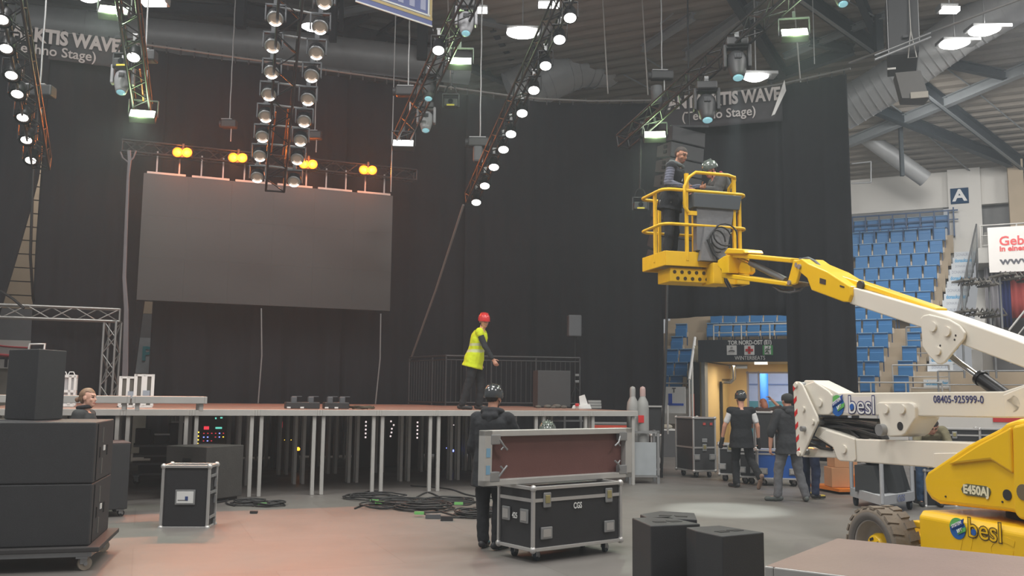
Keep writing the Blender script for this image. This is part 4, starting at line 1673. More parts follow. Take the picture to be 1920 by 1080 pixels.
# stage deck held upright on that case: underside towards us
A0, A1 = onplane(902, 917, V((cm.x, cm.y, 0)) + cy * .3, -cy), onplane(1180, 898, V((cm.x, cm.y, 0)) + cy * .3, -cy)
zb_ = .13 + cz + .02
dx_ = V((A1.x - A0.x, A1.y - A0.y, 0))
dw = dx_.length
dx_.normalize()
n_ = V((dx_.y, -dx_.x, 0))
tl = math.radians(-1)
up_ = V((0, 0, math.cos(tl))) - n_ * math.sin(tl)
nn_ = n_ * math.cos(tl) + V((0, 0, math.sin(tl)))
PM = basis(dx_, up_, nn_, (A0.x, A0.y, zb_))
dh = .55
t = thing('stage_deck', 'loose stage deck held upright on the wheeled case, reddish underside towards the camera', 'stage deck', M=PM)
b = MB()
for y in (.03, dh - .03):
    b.box((dw / 2, y, -.01), (dw, .06, .1), None, 0, .006)
for x in (.05, dw - .05):
    b.box((x, dh / 2, -.01), (.1, dh, .1), None, 0, .006)
b.build('frame', ALUW, t, True)
MB().box((dw / 2, dh / 2, -.045), (dw - .06, dh - .04, .025)).build('board', PLYD, t, True)
for x in (.14, dw - .14):
    for y in (.09, dh - .09):
        s = 1 if x < dw / 2 else -1
        b = MB()
        b.box((x, y, .015), (.12, .1, .06), None, 0, .008)
        yy = .08 if y < dh / 2 else -.08
        b.tube([(x + s * .05, y, .04), (x + s * .09, y + yy * .8, .06), (x + s * .14, y + yy * 1.3, .05)], .012, 6).tube([(x + s * .06, y + yy * 1.3, .05), (x + s * .1, y + yy * .8, .055)], .01, 6)
        b.build('leg_socket', STEEL, t, True)
for y in (.16, .33):
    MB().box((.05, y, .042), (.05, .09, .003)).build('blue_tape', mat('tape_blue', rgb(120, 160, 186), .6, var=0), t, True)

# ================================================================== loudspeakers
def tower(label, pts, z0, h, top_in=.0, group=None, name='loudspeaker', front=None):
    """closed cabinet from its plan corners"""
    t = thing(name, label, 'loudspeaker', (pts[0][0], pts[0][1], z0), group=group)
    bm = MB()
    n = len(pts)
    vs = [V((p[0], p[1], z0)) for p in pts] + [V((p[0], p[1], z0 + h)) for p in pts]
    bm.add(vs, [list(range(n))[::-1], list(range(n, 2 * n))] + [(i, (i + 1) % n, n + (i + 1) % n, n + i) for i in range(n)])
    bm.build('cabinet', SPKR, t, bevel=.008)
    return t


def top_handle(t, c, ang, z):
    b = MB()
    A = TR((c[0], c[1], z), ang)
    b.prism([(-.12, -.035), (-.03, -.035), (-.02, .035), (-.12, .035)], .004, A)
    b.prism([(.02, -.035), (.11, -.035), (.11, .035), (.0, .035)], .004, A)
    b.build('handle_recess', mat('recess_black', rgb(20, 20, 21), .8), t)


tz = .68
for lab, px in (('black loudspeaker in front, the middle one of the group of three', [(1192.5, 974), (1220, 986), (1313, 982), (1298, 976)]),
                ('black loudspeaker nearest the foreground stage deck', [(1304.5, 995), (1354, 1005.5), (1432.7, 998), (1408, 991)]),
                ('black loudspeaker half hidden behind the other two in front', [(1200, 964), (1212, 970), (1307, 974), (1296, 965)])):
    q = [gz(x, y, tz) for x, y in px]
    w_ = (q[2] - q[1])
    dpt = .46
    nb = V((-w_.y, w_.x, 0)).normalized()
    f0, f1, l0 = q[1], q[2], q[0]
    b0 = f0 + nb * dpt + w_ * .18
    b1 = f1 + nb * dpt * .8 - w_ * .1
    plan = [l0, f0, f1, f1 + nb * .26 - w_ * .06, b1 + nb * .05, b0]
    t = tower(lab, [(p.x, p.y) for p in plan], 0, tz, group='black loudspeakers standing in front')
    c = (f0 + f1 + l0 * .6 + b1 * 1.2) / 3.8
    top_handle(t, (c.x, c.y), math.atan2(w_.y, w_.x), tz + .001)

# stack of two subwoofers on a dolly, cut by the picture edge
zt_ = 1.36
FR = at(181, 789, 8.75)
sdir = V((-.26, .966, 0)).normalized()
sxd = V((sdir.y, -sdir.x, 0))
SB = basis(sxd, sdir, (0, 0, 1), (FR.x, FR.y, 0))      # x to the right, y along the grille side
bw, bd = 1.22, 1.1
t = thing('wheeled_dolly', 'black wheeled board carrying two subwoofers at the picture edge', 'dolly', M=SB)
MB().box((-bw / 2 + .03, bd / 2, .2), (bw + .14, bd + .16, .045), None, 0, .008).build('board', mat('dolly_board', rgb(58, 56, 56), .7), t, True)
MB().box((-bw / 2 + .03, bd / 2, .155), (bw + .0, bd + .05, .05)).build('underframe', STEEL, t, True)
for x in (-bw + .12, -.05):
    for y in (.02, bd - .05):
        caster((x, y), .062, .135, t, mat('wheel_tan', rgb(150, 138, 124), .6), .5)
for i, z in enumerate((.225, .795)):
    t = thing('subwoofer', 'big black subwoofer, %s of the two on the dolly at the picture edge' % ('lower' if i == 0 else 'upper one'), 'loudspeaker', M=SB @ Matrix.Translation((0, 0, z)), group='subwoofers on the dolly')
    MB().box((-bw / 2, bd / 2, .2825), (bw, bd, .565), None, 0, .012).build('cabinet', SPKR, t, True)
    SG, RC = mat('strip_grey', rgb(104, 102, 98), .5), mat('recess_black', rgb(20, 20, 21), .8)
    for y, z in ((.42, .43), (.42, .13)):
        MB().box((.003, y, z), (.008, .03, .15)).build('grey_strip', SG, t, True)
    for y in (.3, .72):
        MB().box((.003, y, .27), (.008, .05, .1)).build('handle_recess', RC, t, True)
    MB().box((.004, .52, .3), (.01, .07, .05)).build('white_badge', WHITE, t, True)
    b = MB()
    b.box((.003, .12, .28), (.006, .03, .53))
    b.build('corner_strip', BLACKM, t, True)
# tall cabinet standing on the upper one
zz = 1.362
pl = [V((*at(7, 790, 9.35).xy, zz)), V((*at(64, 792, 9.12).xy, zz)), V((*at(97, 789, 9.36).xy, zz))]
w_ = pl[1] - pl[0]
nb = V((-w_.y, w_.x, 0)).normalized()
plan = [pl[0], pl[1], pl[2], pl[2] + nb * .16 - w_ * .12, pl[0] + nb * .42 + w_ * .3, pl[0] + nb * .26 + w_ * .02]
tower('tall black loudspeaker standing on the subwoofer stack at the picture edge', [(p.x, p.y) for p in plan], zz, .70)

# small flight case standing on end on the floor
a, c = gz(301, 990), gz(388, 990)
d = (c - a)
t = flight_case('flight_case', 'upright black flight case with a white label, alone on the floor near the subwoofers', TR((a + c) / 2, math.atan2(d.y, d.x)), d.length, .36, .74, lid=0, wheels=False, handles=False)
b = MB()
b.box((0, -.008, .37), (.24, .014, .18), None, 0, .004).box((0, -.014, .37), (.2, .01, .14), None, 1)
b.box((.02, -.021, .355), (.035, .004, .05), None, 2).box((-.03, -.021, .335), (.11, .004, .008), None, 3)
b.build('label_dish', [STEEL, WHITE, mat('label_blue', rgb(50, 70, 120), .5, var=0), GREYP], t, True)
b = MB()
for z in (.12, .42, .62):
    b.box((d.length / 2 + .01, .18, z), (.02, .3, .03)).box((d.length / 2 + .012, .3, z - .1), (.024, .06, .1))
b.build('side_fittings', STEEL, t, True)

# worn subwoofer behind it
a, c = gz(307, 940), gz(383, 946)
d = V((c.x - a.x, c.y - a.y, 0))
t = thing('subwoofer', 'worn black subwoofer with a handle slot standing in front of the stage', 'loudspeaker', M=TR((a + c) / 2, math.atan2(d.y, d.x)))
L = d.length
MB().box((0, .4, .045 + .4), (L, .8, .78), None, 0, .01).build('cabinet', mat('worn_speaker_coat', rgb(66, 64, 62), .7, var=.25, scale=7, bump=.2), t, True)
MB().box((.02, -.003, .56), (.16, .01, .2)).build('handle_slot', mat('recess_black', rgb(20, 20, 21), .8), t, True)
MB().box((.04, -.012, .48), (.09, .01, .03)).build('white_sticker', WHITE, t, True)
MB().box((0, .4, .03), (L - .1, .7, .06)).build('feet', RUBBER, t, True)
# sub on casters behind the stack
a = gz(214, 971)
t = thing('subwoofer', 'black subwoofer on casters between the stack at the picture edge and the stage', 'loudspeaker', M=TR((a.x, a.y, 0), STROT + .15))
MB().box((-.15, .4, .53), (.62, .7, .86), None, 0, .01).build('cabinet', SPKR, t, True)
MB().box((-.15, .4, .967), (.62, .7, .012)).build('pinkish_top', mat('top_ply', rgb(110, 90, 86), .6), t, True)
for x in (-.38, .08):
    for y in (.12, .68):
        caster((x, y), .04, .105, t)

# ================================================================== foreground deck
zf = .95
c0, c1, c2 = gz(1432.6, 1061.5, zf), gz(1569, 1009, zf), gz(1920, 1047, zf)
yv = (c1 - c0)
ly = yv.length
xv = V((yv.y, -yv.x, 0)).normalized()
Mx = basis(xv, yv, (0, 0, 1), (c0.x, c0.y, 0)) @ Matrix.Translation((2.0, 0, 0))
t = thing('stage_deck', 'brown-topped stage deck at hip height in the front corner of the picture', 'stage deck', M=Mx)
deck_parts(t, 2.0, ly, zf, True, PLY)

# ================================================================== cables on the floor
def coil(label, spots, cols=None, seed=1):
    rnd = random.Random(seed)
    t0 = gz(*spots[0][:2])
    t = thing('cable_coil', label, 'cable', (t0.x, t0.y, 0), group=None)
    b = MB()
    for (px, py, r, n) in spots:
        c = gz(px, py)
        for k in range(n):
            rr = r * rnd.uniform(.6, 1.05)
            ox, oy = rnd.uniform(-.15, .15) * r, rnd.uniform(-.12, .12) * r
            el, ph = rnd.uniform(.75, 1.0), rnd.uniform(0, 6)
            pts = []
            for i in range(22):
                q = 2 * PI * i / 21 * rnd.uniform(.985, 1.0) + ph
                w = 1 + .08 * math.sin(3 * q + ph)
                pts.append((c.x + ox + rr * w * math.cos(q), c.y + oy + rr * w * el * math.sin(q), .012 + .008 * k + .012 * math.sin(q * 2 + ph) ** 2))
            b.tube(pts, .011, 6)
    b.build('loops', CABLE, t)
    return t


def strand(t, pts, m, name='run', r=.012):
    q = [gz(*p) for p in pts]
    P2 = []
    for i in range(len(q) - 1):
        p0, p1, p2, p3 = q[max(i - 1, 0)], q[i], q[i + 1], q[min(i + 2, len(q) - 1)]
        for k in range(6):
            s = k / 6
            P2.append(.5 * ((2 * p1) + (-p0 + p2) * s + (2 * p0 - 5 * p1 + 4 * p2 - p3) * s * s + (-p0 + 3 * p1 - 3 * p2 + p3) * s ** 3) + V((0, 0, .014)))
    P2.append(q[-1] + V((0, 0, .014)))
    b = MB()
    b.tube(P2, r, 6)
    return b.build(name, m, t)


GRN = mat('plug_green', rgb(120, 190, 110), .5, var=0)
t = coil('coil of black cable on the floor beside the worn subwoofer', [(470, 946, .3, 7), (505, 948, .28, 5)], seed=2)
strand(t, [(405, 944), (425, 940), (436, 930), (424, 944), (440, 950)], CABLE)
q = gz(492, 945, .04)
MB().box(q, (.12, .04, .035)).build('green_plug', GRN, t)
MB().box(gz(476, 960, .02), (.1, .05, .03)).build('black_plug', BLACK, t)
t = coil('large heap of black cable on the floor before the middle of the stage', [(700, 935, .42, 6), (745, 946, .4, 7), (795, 955, .42, 9), (835, 942, .4, 6), (725, 951, .35, 4)], seed=5)
for pts in ([(668, 930), (700, 922), (735, 930), (790, 948), (840, 965), (880, 972)], [(665, 955), (690, 948), (750, 950), (800, 966), (850, 972), (882, 970)], [(775, 938), (800, 925), (822, 932), (850, 945), (880, 938)], [(690, 925), (720, 940), (770, 935), (820, 938), (868, 948), (884, 946)]):
    strand(t, pts, CABLE)
for px, py in ((712, 942), (786, 962), (860, 944), (702, 939)):
    MB().box(gz(px, py, .05), (.13, .04, .035)).build('green_plug', GRN, t)
MB().box(gz(812, 968, .03), (.2, .07, .05)).build('white_connector', GREYP, t)
MB().box(gz(838, 972, .03), (.16, .08, .06)).build('black_plug', BLACK, t)
t = coil('coil of black cable at the feet of the man in the dark jacket', [(888, 968, .3, 9), (925, 964, .3, 8)], seed=9)
t = thing('floor_cable', 'single black cable running from under the stage to the coil by the man', 'cable', gz(800, 915))
strand(t, [(770, 912), (840, 918), (880, 930), (940, 938)], CABLE)

# ================================================================== things on the stage
def onst(px, py, z=ZD):
    return gz(px, py, z)


def stv(px, v, z=ZD):          # stage point on a line v behind the front edge
    p = onplane(px, 760, st(0, v), W)
    return V((p.x, p.y, z))


def floor_fixture(px, v, label, wd):
    p = stv(px, v)
    t = thing('floor_fixture', label, 'lamp', M=TR(p, STROT), group='black fixtures lying on the stage edge')
    MB().box((0, .2, .065), (wd, .22, .11), None, 0, .012).build('body', BLACK, t, True)
    b = MB()
    for s in (-.25, .25):
        b.box((s * wd, .2, .16), (.09, .1, .1), None, 0, .01)
        b.box((s * wd + .05, .2, .215), (.16, .05, .012), None, 0)
    b.build('bracket', GREYP, t, True)
    b = MB()
    for s in (-.42, -.03):
        b.box((s * wd, .085, .03), (.06, .02, .025))
    b.build('white_foot', WHITE, t, True)
    return t


floor_fixture(570, .25, 'black low lamp fixture lying on the stage edge, nearer the riser', .56)
floor_fixture(634, .25, 'black low lamp fixture lying on the stage edge beside the loose cable', .42)
p = stv(675, .35)
b = MB()
for k in range(7):
    b.tube([p + V(((.13 + .02 * (k * 3 % 5)) * math.cos(i / 12 * 2 * PI) + .05 * (k % 3), .12 * math.sin(i / 12 * 2 * PI) + .03 * (k % 2), .014 + .006 * k + .012 * math.sin(i * 1.3 + k) ** 2)) for i in range(13)], .011, 5)
tag(b.build('cable_coil', mat('cable_olive', rgb(70, 64, 50), .6)), 'loose coil of cable on the stage edge beside the black fixtures', 'cable')
# black crowd railing on the stage
def railing_run(label, pts, h=1.08):
    t = thing('stage_railing', label, 'railing', pts[0])
    b, k = MB(), MB()
    for p, q in zip(pts[:-1], pts[1:]):
        L = (q - p).length
        u3 = V((0, 0, h))
        b.tube([p + u3, q + u3], .026, 8).tube([p + u3 * .92, q + u3 * .92], .016, 6).tube([p + V((0, 0, .08)), q + V((0, 0, .08))], .016, 6)
        n = int(L / .12)
        for i in range(n + 1):
            a = p + (q - p) * (i / n)
            big = i % 9 == 0
            k.tube([a + V((0, 0, 0 if big else .08)), a + u3 * (1 if big else .92)], .022 if big else .008, 6)
    b.build('rails', mat('rail_black', rgb(78, 78, 80), .35, .5), t)
    k.build('bars', MATS['rail_black'], t)
    return t


railing_run('black barred railing across the back of the stage behind the man in the yellow vest', [stv(766, 7.6), stv(835, 5.9), stv(1087, 5.2)], 1.2)
# speaker box, monitor on pole
p = stv(1039, 3.2)
t = thing('subwoofer', 'square black subwoofer standing on the stage before the railing', 'loudspeaker', M=TR(p, STROT * .4))
MB().box((0, .3, .42), (.74, .6, .8), None, 0, .012).build('cabinet', mat('grille_dark', rgb(64, 64, 66), .6, bump=.2, bscale=240), t, True)
MB().box((0, .3, .01), (.7, .55, .04)).build('feet', RUBBER, t, True)
b = MB()
for x, y, r in ((-.3, -.08, .05), (-.1, -.1, .06), (.1, -.06, .07), (.25, -.12, .05), (.02, -.16, .04)):
    b.sph((x, y, r * .6), (r * 1.4, r, r * .7), n=8, k=6)
o = b.build('clutter', mat('clutter_grey', rgb(96, 94, 88), .7))
o.matrix_basis = TR(stv(1035, 2.9), 0)
tag(o, 'small grey straps lying on the stage before the square subwoofer', 'straps')
p = stv(1079, 5.35)
t = thing('pole_speaker', 'small black loudspeaker on a pole stand behind the stage railing', 'loudspeaker', M=TR(p, .1))
zs = at(1077, 631, p.y).z - ZD
MB().box((-.02, .1, zs + .27), (.33, .3, .54), None, 0, .03).build('cabinet', GREYP, t, True)
b = MB()
b.cyl((0, .1, 0), (0, .1, zs), .02, n=10)
for q in range(3):
    b.tube([(0, .1, .5), (.4 * math.cos(q * 2.1), .1 + .4 * math.sin(q * 2.1), .02)], .014, 6)
b.build('stand', BLACKM, t, True)
b = MB()
b.tube([(.14, .2, zs + .3), (.2, .2, zs + .22), (.2, .2, zs + .1), (.12, .2, zs + .02)], .01, 5)
b.build('cable', CABLE, t, True)
b = MB()
for z in (.62, .78):
    b.box((.05, .03, z), (.12, .06, .06), None, 0, .01)
b.build('clamp', STEEL, t, True)
# papers and boxes
p = stv(1091, 2.6)
b = MB()
b.hexa([p + V(q) for q in ((-.22, -.1, 0), (.2, -.12, 0), (.22, .1, 0), (-.2, .12, 0), (-.2, -.08, .06), (.16, -.1, .08), (.18, .08, .1), (-.16, .1, .07))])
b.hexa([p + V(q) for q in ((-.04, 0, .06), (.14, 0, .06), (.14, .05, .06), (-.04, .05, .06), (-.06, .0, .26), (.06, .0, .3), (.06, .03, .3), (-.06, .03, .26))])
tag(b.build('paper_bag', WHITE), 'crumpled white bag lying on the stage beside the square subwoofer', 'bag')
tag(MB().box(stv(1082, 2.5, ZD + .08), (.08, .06, .06), None, 0, .01).build('woollen_hat', RED), 'small red woollen hat beside the crumpled white bag on stage', 'hat')
for k in range(3):
    tag(MB().box(stv(1114, 2.7, ZD + .03 + .06 * k), (.3 - .01 * k, .24, .052), None, 0, .006).build('small_box', mat('box_grey', rgb(150, 150, 148), .6)), 'flat grey box in the pile on the stage beside the white bag, %s' % ['bottom', 'middle', 'top'][k], 'box', 'flat grey boxes on stage')
# white slatted boxes and rack cases on the riser side
p = stv(117, 1.7)
t = thing('wheeled_crate', 'white slatted crate with two doors behind the woman in the black jacket', 'crate', M=TR(p, STROT))
MB().box((0, .2, .27), (.32, .4, .5), None, 0, .008).build('body', mat('crate_panel', rgb(168, 168, 170), .6), t, True)
b = MB()
for z in (.03, .26, .51):
    b.box((0, -.01, z), (.35, .03, .045))
for x in (-.165, .09, .17):
    b.box((x, -.01, .27), (.04, .03, .5))
b.box((.17, .38, .27), (.03, .03, .5)).box((.17, .2, .51), (.03, .4, .05)).box((.17, .2, .26), (.03, .4, .04))
b.build('frame', WHITE, t, True)
b = MB()
for x in (-.02, .1):
    b.tube([(x - .05, .1, .53), (x - .03, .1, .58), (x + .03, .1, .58), (x + .05, .1, .53)], .01, 6)
b.build('handle', WHITE, t, True)
for i, (px0, py, hgt) in enumerate(((240, 708, .50), (268, 703, .54))):
    p = stv(px0, 1.5)
    t = thing('rack_case', 'narrow aluminium edged case standing behind the low riser, %s' % ('nearer the goalpost leg' if i == 0 else 'nearer the video wall'), 'flight case', M=TR(p, STROT + .1), group='narrow cases behind the riser')
    MB().box((0, .15, hgt / 2 + .02), (.27, .3, hgt - .04)).build('panel', mat('case_panel_dark', rgb(92, 90, 84), .6), t, True)
    b = MB()
    for x in (-.135, .0 if i else -.02, .135):
        b.box((x, -.004, hgt / 2 + .02), (.05 if x else .09, .03, hgt))
    for z in (.02, hgt):
        b.box((0, -.004, z), (.29, .03, .035)).box((.135, .15, z), (.03, .32, .035))
    b.box((.135, .3, hgt / 2), (.03, .03, hgt))
    b.build('edge_profile', WHITE, t, True)
    MB().box((.04, -.025, hgt * .42), (.11, .012, .12)).build('label', mat('label_bluegrey', rgb(150, 160, 172), .5), t, True)
    MB().box((.0, .15, .0), (.3, .26, .03)).build('feet', BLACK, t, True)
# silver frame seen over the tall loudspeaker
b = MB()
z = lambda px, py: onplane(px, py, st(0, 2.4), W)
b.tube([z(50, 675), z(56, 645), z(84, 645), z(80, 675)], .025, 6).tube([z(50, 676), z(80, 676)], .025, 6)
b.tube([z(50, 675), V((z(50, 675).x, z(50, 675).y, ZD))], .02, 6).tube([z(80, 675), V((z(80, 675).x, z(80, 675).y, ZD))], .02, 6)
tag(b.build('metal_frame', ALU), 'small aluminium frame showing above the tall loudspeaker at the picture edge', 'frame')

# ================================================================== under the stage: racks with small lights
def under(u, v):
    return STM(u, v)


RK = mat('rack_dark', rgb(40, 40, 44), .6)
LEDR = mat('led_red', (1, .1, .1, 1), .4, var=0, emit=(1, .05, .08, 1), es=.9)
LEDG = mat('led_teal', (.1, 1, .8, 1), .4, var=0, emit=(.2, .9, .7, 1), es=.8)
LEDY = mat('led_yellow', (1, .7, .1, 1), .4, var=0, emit=(1, .6, .05, 1), es=3)
LEDB = mat('led_blue', (.2, .2, 1, 1), .4, var=0, emit=(.2, .25, 1, 1), es=4)
LEDW = mat('led_white', (1, 1, 1, 1), .4, var=0, emit=(1, .85, .85, 1), es=1.0)


def rack(px, v, label, wd, h, leds, led_mats, gr='equipment racks under the stage'):
    p = onplane(px, 830, st(0, v), W)
    t = thing('equipment_rack', label, 'rack', M=TR((p.x, p.y, 0), STROT), group=gr)
    MB().box((0, .3, h / 2), (wd, .6, h), None, 0, .01).build('cabinet', RK, t, True)
    b = MB()
    for (x, z, w_, hh, mi) in leds:
        b.box((x, -.006, z), (w_ * .65, .01, hh * .65), None, mi)
    b.build('indicator_lights', led_mats, t, True)
    return t


rnd = random.Random(3)
ld = [(-.06, .98, .14, .09, 0), (.16, .98, .18, .05, 1), (.1, 1.16, .04, .05, 1), (.2, 1.17, .06, .04, 1)] + [(-.2, .9 - .07 * i, .04, .035, 2) for i in range(4)]
for i in range(6):
    for k in range(4):
        if rnd.random() < .8:
            ld.append((-.1 + .07 * i, .88 - .07 * k, .035, .02, rnd.choice((0, 0, 2, 3))))
rack(392, 3.0, 'dark rack under the stage with red, teal and yellow lights', .62, 1.2, ld, [LEDR, LEDG, LEDY, LEDB])
rack(536, 5.5, 'dark rack under the stage glowing red', .5, 1.15, [(-.1, .95, .03, .2, 0), (.0, .78, .06, .04, 0)] + [(-.1 + .07 * i, .62, .02, .02, 1) for i in range(4)], [LEDR, LEDY])
p = onplane(559, 842, st(0, 4.6), W)
t = thing('warning_lamp', 'small orange lamp glowing under the stage', 'lamp', (p.x, p.y, 0))
MB().cyl((p.x, p.y, 0), (p.x, p.y, p.z - .03), .03, n=8).build('post', BLACK, t)
MB().sph(p, .04).build('bulb', GLASS_AMB, t)
for px, v, l in ((685, 5.2, 'nearest the heap of cable'), (733, 5.6, 'between two stage legs'), (782, 4.8, 'with a column of five white lights')):
    rack(px, v, 'dark rack under the stage with white lights, ' + l, .34, 1.15, [(.0 if l[0] != 'b' else rnd.uniform(-.08, .08), 1.02 - .085 * i, .05, .055, 0) for i in range(5)], [LEDW])
rack(850, 4.2, 'dark rack under the stage with orange and blue lights', .5, 1.15, [(-.05, 1.06, .07, .03, 0), (-.1, .98, .03, .03, 1), (0, .98, .03, .03, 1), (-.15, .48, .04, .03, 2), (0, .42, .09, .07, 2), (.08, .48, .04, .03, 2)], [LEDY, LEDW, LEDB])
# cases parked under the stage at the riser end
p = onplane(300, 850, st(0, 2.6), W)
t = thing('equipment_cart', 'dark cart loaded with cases under the stage behind the worn subwoofer', 'cart', M=TR((p.x, p.y, 0), STROT))
b = MB()
for z in (.18, .36, .5, .68):
    b.box((0, .3, z), (.9, .6, .04))
b.build('shelf', mat('cart_grey', rgb(104, 104, 106), .5), t, True)
b = MB()
b.box((-.3, .3, .83), (.26, .4, .3), None, 0, .02).box((.28, .3, .88), (.3, .4, .4), None, 0, .02).box((0, .3, .77), (.24, .4, .18), None, 0, .02).box((-.1, .3, .27), (.5, .5, .14)).box((.1, .3, .43), (.5, .5, .12)).box((0, .3, .59), (.7, .5, .14))
b.build('load', RK, t, True)
b = MB()
b.box((.28, .1, 1.1), (.22, .1, .03)).box((.02, .1, .88), (.26, .12, .03))
b.build('pale_edge', ALU, t, True)
for x in (-.38, .38):
    for y in (.08, .52):
        caster((x, y), .06, .16, t)
# shelf frame and red beam under the gas-cylinder end
p = onplane(1050, 820, st(0, 3.2), W)
t = thing('tube_rack', 'empty tube rack under the stage behind the leaning deck', 'rack', M=TR((p.x, p.y, 0), STROT))
b = MB()
for x in (-.5, .1, .5):
    b.box((x, 0, .6), (.05, .05, 1.2))
for z in (.3, .75, 1.1):
    b.box((0, 0, z), (1.1, .04, .04))
b.build('tubes', STEEL, t, True)
p = onplane(1147, 803, st(0, 5.6), W)
o = MB().box((p.x, p.y, p.z), (1.1, .2, .16), None, 0, .02).build('red_beam_bar', mat('red_orange', rgb(206, 72, 50), .5))
tag(o, 'red bar seen between the stage legs and the gas cylinders', 'bar')
o = MB().box((p.x, p.y + .1, (p.z - .08) / 2), (.9, .3, p.z - .08), None, 0, .02).build('storage_box', RK)
tag(o, 'dark box under the red bar behind the stage', 'box')
o = MB().box((p.x, p.y, p.z + .12), (1.1, .22, .07), None, 0, .02).build('grey_bar', GREYW)
tag(o, 'grey bar lying on top of the red bar behind the stage', 'bar')

# ================================================================== gas cylinders in their cart
def cylinder(px, Y, label, tint):
    p = at(px, 900, Y)
    t = thing('gas_cylinder', label, 'gas cylinder', (p.x, p.y, .3), group=None)
    A = Matrix.Translation((p.x, p.y, .3))
    MB().lathe([(.1, 0), (.115, .02), (.118, .1), (.118, 1.12), (.105, 1.24), (.06, 1.33), (.05, 1.36)], A, 20).build('body', mat('cylinder_grey', rgb(150, 150, 148), .45, var=.05), t)
    MB().lathe([(.056, 1.355), (.056, 1.49), (.045, 1.53), (0, 1.55)], A, 16).build('cap', mat('cylinder_' + tint, rgb(150, 150, 148) if tint == 'grey' else rgb(176, 150, 146), .45), t)
    return t, p


YC = 18.0
cylinder(1187, YC, 'grey gas cylinder nearer the stage, grey cap', 'grey')
t, p = cylinder(1206, YC - .02, 'grey gas cylinder with a red label and pinkish cap', 'pink')
MB().box((p.x - .05, p.y - .115, 1.22), (.11, .02, .14)).build('red_label', RED, t)
p = at(1205, 905, YC)
t = thing('cylinder_cart', 'grey metal cart that holds the two gas cylinders', 'cart', M=TR((p.x, p.y, 0), .03))
b = MB()
MB().box((0, -.2, .47), (.46, .02, .62)).build('front_sheet', mat('sheet_pale', rgb(172, 178, 182), .4, .2), t, True)
for x in (-.27, .27):
    for y in (-.18, .24):
        b.box((x, y, .5), (.05, .05, 1.0))
b.box((0, -.18, .97), (.58, .05, .04)).box((0, .24, .97), (.58, .05, .04)).box((-.27, .03, .97), (.04, .4, .04)).box((.27, .03, .97), (.04, .4, .04))
b.box((0, -.18, .14), (.58, .05, .04)).box((0, .03, .27), (.58, .46, .03)).box((0, .24, .14), (.58, .05, .04))
b.build('frame', STEEL, t, True)

# ================================================================== cases before the gate
def gcase(x0, x1, ybot, lz, label, ly=.6, rz=None, lam=None, lid=.2, lat=1, yaw=None, group='flight cases before the gate', hd=True):
    a, c = gz(x0, ybot), gz(x1, ybot)
    L = (c - a).length
    return flight_case('flight_case', label, TR((a + c) / 2, yaw if yaw is not None else 0), L, ly, lz, group=group, lam=lam, lid=lid, wr=.055, latches=lat, handles=hd)


REDL = mat('dull_red_mark', rgb(176, 66, 60), .6, var=0)
t = gcase(1299, 1344, 896, 1.08, 'tall black double flight case with two red marks standing before the gate', .72, lam=mat('case_dark_grey', rgb(60, 60, 62), .55), lid=.56, yaw=.33)
for x in (.0, .16):
    MB().box((x, -.008, 1.1), (.06, .008, .05)).build('red_mark', REDL, t, True)
MB().box((0, -.012, .76), (.12, .014, .08), None, 0, .006).build('handle', STEEL, t, True)
gcase(1350, 1388, 903, .58, 'low black flight case beside the tall double case', .5, lid=.12, lat=1, yaw=-.22)
gcase(1388, 1418, 908, .5, 'low black flight case half behind the man in the black vest', .5, lid=.12, lat=0, yaw=-.2)
gcase(1424, 1496, 912, .52, 'blue wheeled flight case behind the man with the black cap', .55, lam=mat('case_blue', rgb(32, 84, 160), .5), lid=.12, lat=1, yaw=-.2)
p = gz(1424, 880)
t = gcase(1420, 1452, 893, 1.2, 'open black flight case standing up behind the blue case', .35, lid=0, yaw=-.15, hd=False)
t = gcase(1222, 1240, 893, .7, 'black flight case half hidden behind the gas cylinders', .6, lid=0, yaw=0)
p = gz(1232, 889)
t = thing('open_lid', 'open case lid leaning upright behind the gas cylinders', 'lid', M=TR((p.x, p.y, .82), 0))
MB().box((-.1, .1, .3), (.46, .05, .62)).build('panel', CASE, t, True)
b = MB()
b.box((.14, .06, .3), (.04, .06, .66)).box((-.1, .06, .62), (.5, .06, .035)).box((-.1, .06, 0), (.5, .06, .035)).box((.24, .0, .34), (.035, .05, .62), None)
b.build('frame', ALU, t, True)
p = gz(1253, 857)
t = thing('grey_crate', 'dark crate with pale lid beyond the open case lid', 'crate', M=TR((p.x, p.y, 0), 0))
MB().box((0, .3, .36), (.42, .6, .72)).build('body', mat('crate_dark', rgb(84, 84, 86), .6), t, True)
MB().box((0, .3, .74), (.44, .62, .04)).build('rim', WHITE, t, True)
b = MB()
b.sph((.02, .3, .82), (.16, .2, .07), n=10, k=6)
b.build('cloth_heap', mat('cloth_beige', rgb(180, 174, 160), .8), t, True)
b = MB()
p = gz(1246, 885)
b.tube([at(1251, 515, 18.9), at(1250, 600, 18.9), at(1247, 700, 18.9), at(1243, 790, 18.9), V((at(1240, 880, 18.9).x, 18.9, .02))], .03, 6)
tag(b.build('hanging_cable', CABLE), 'thick black cable hanging down in front of the gate from above the basket', 'cable')

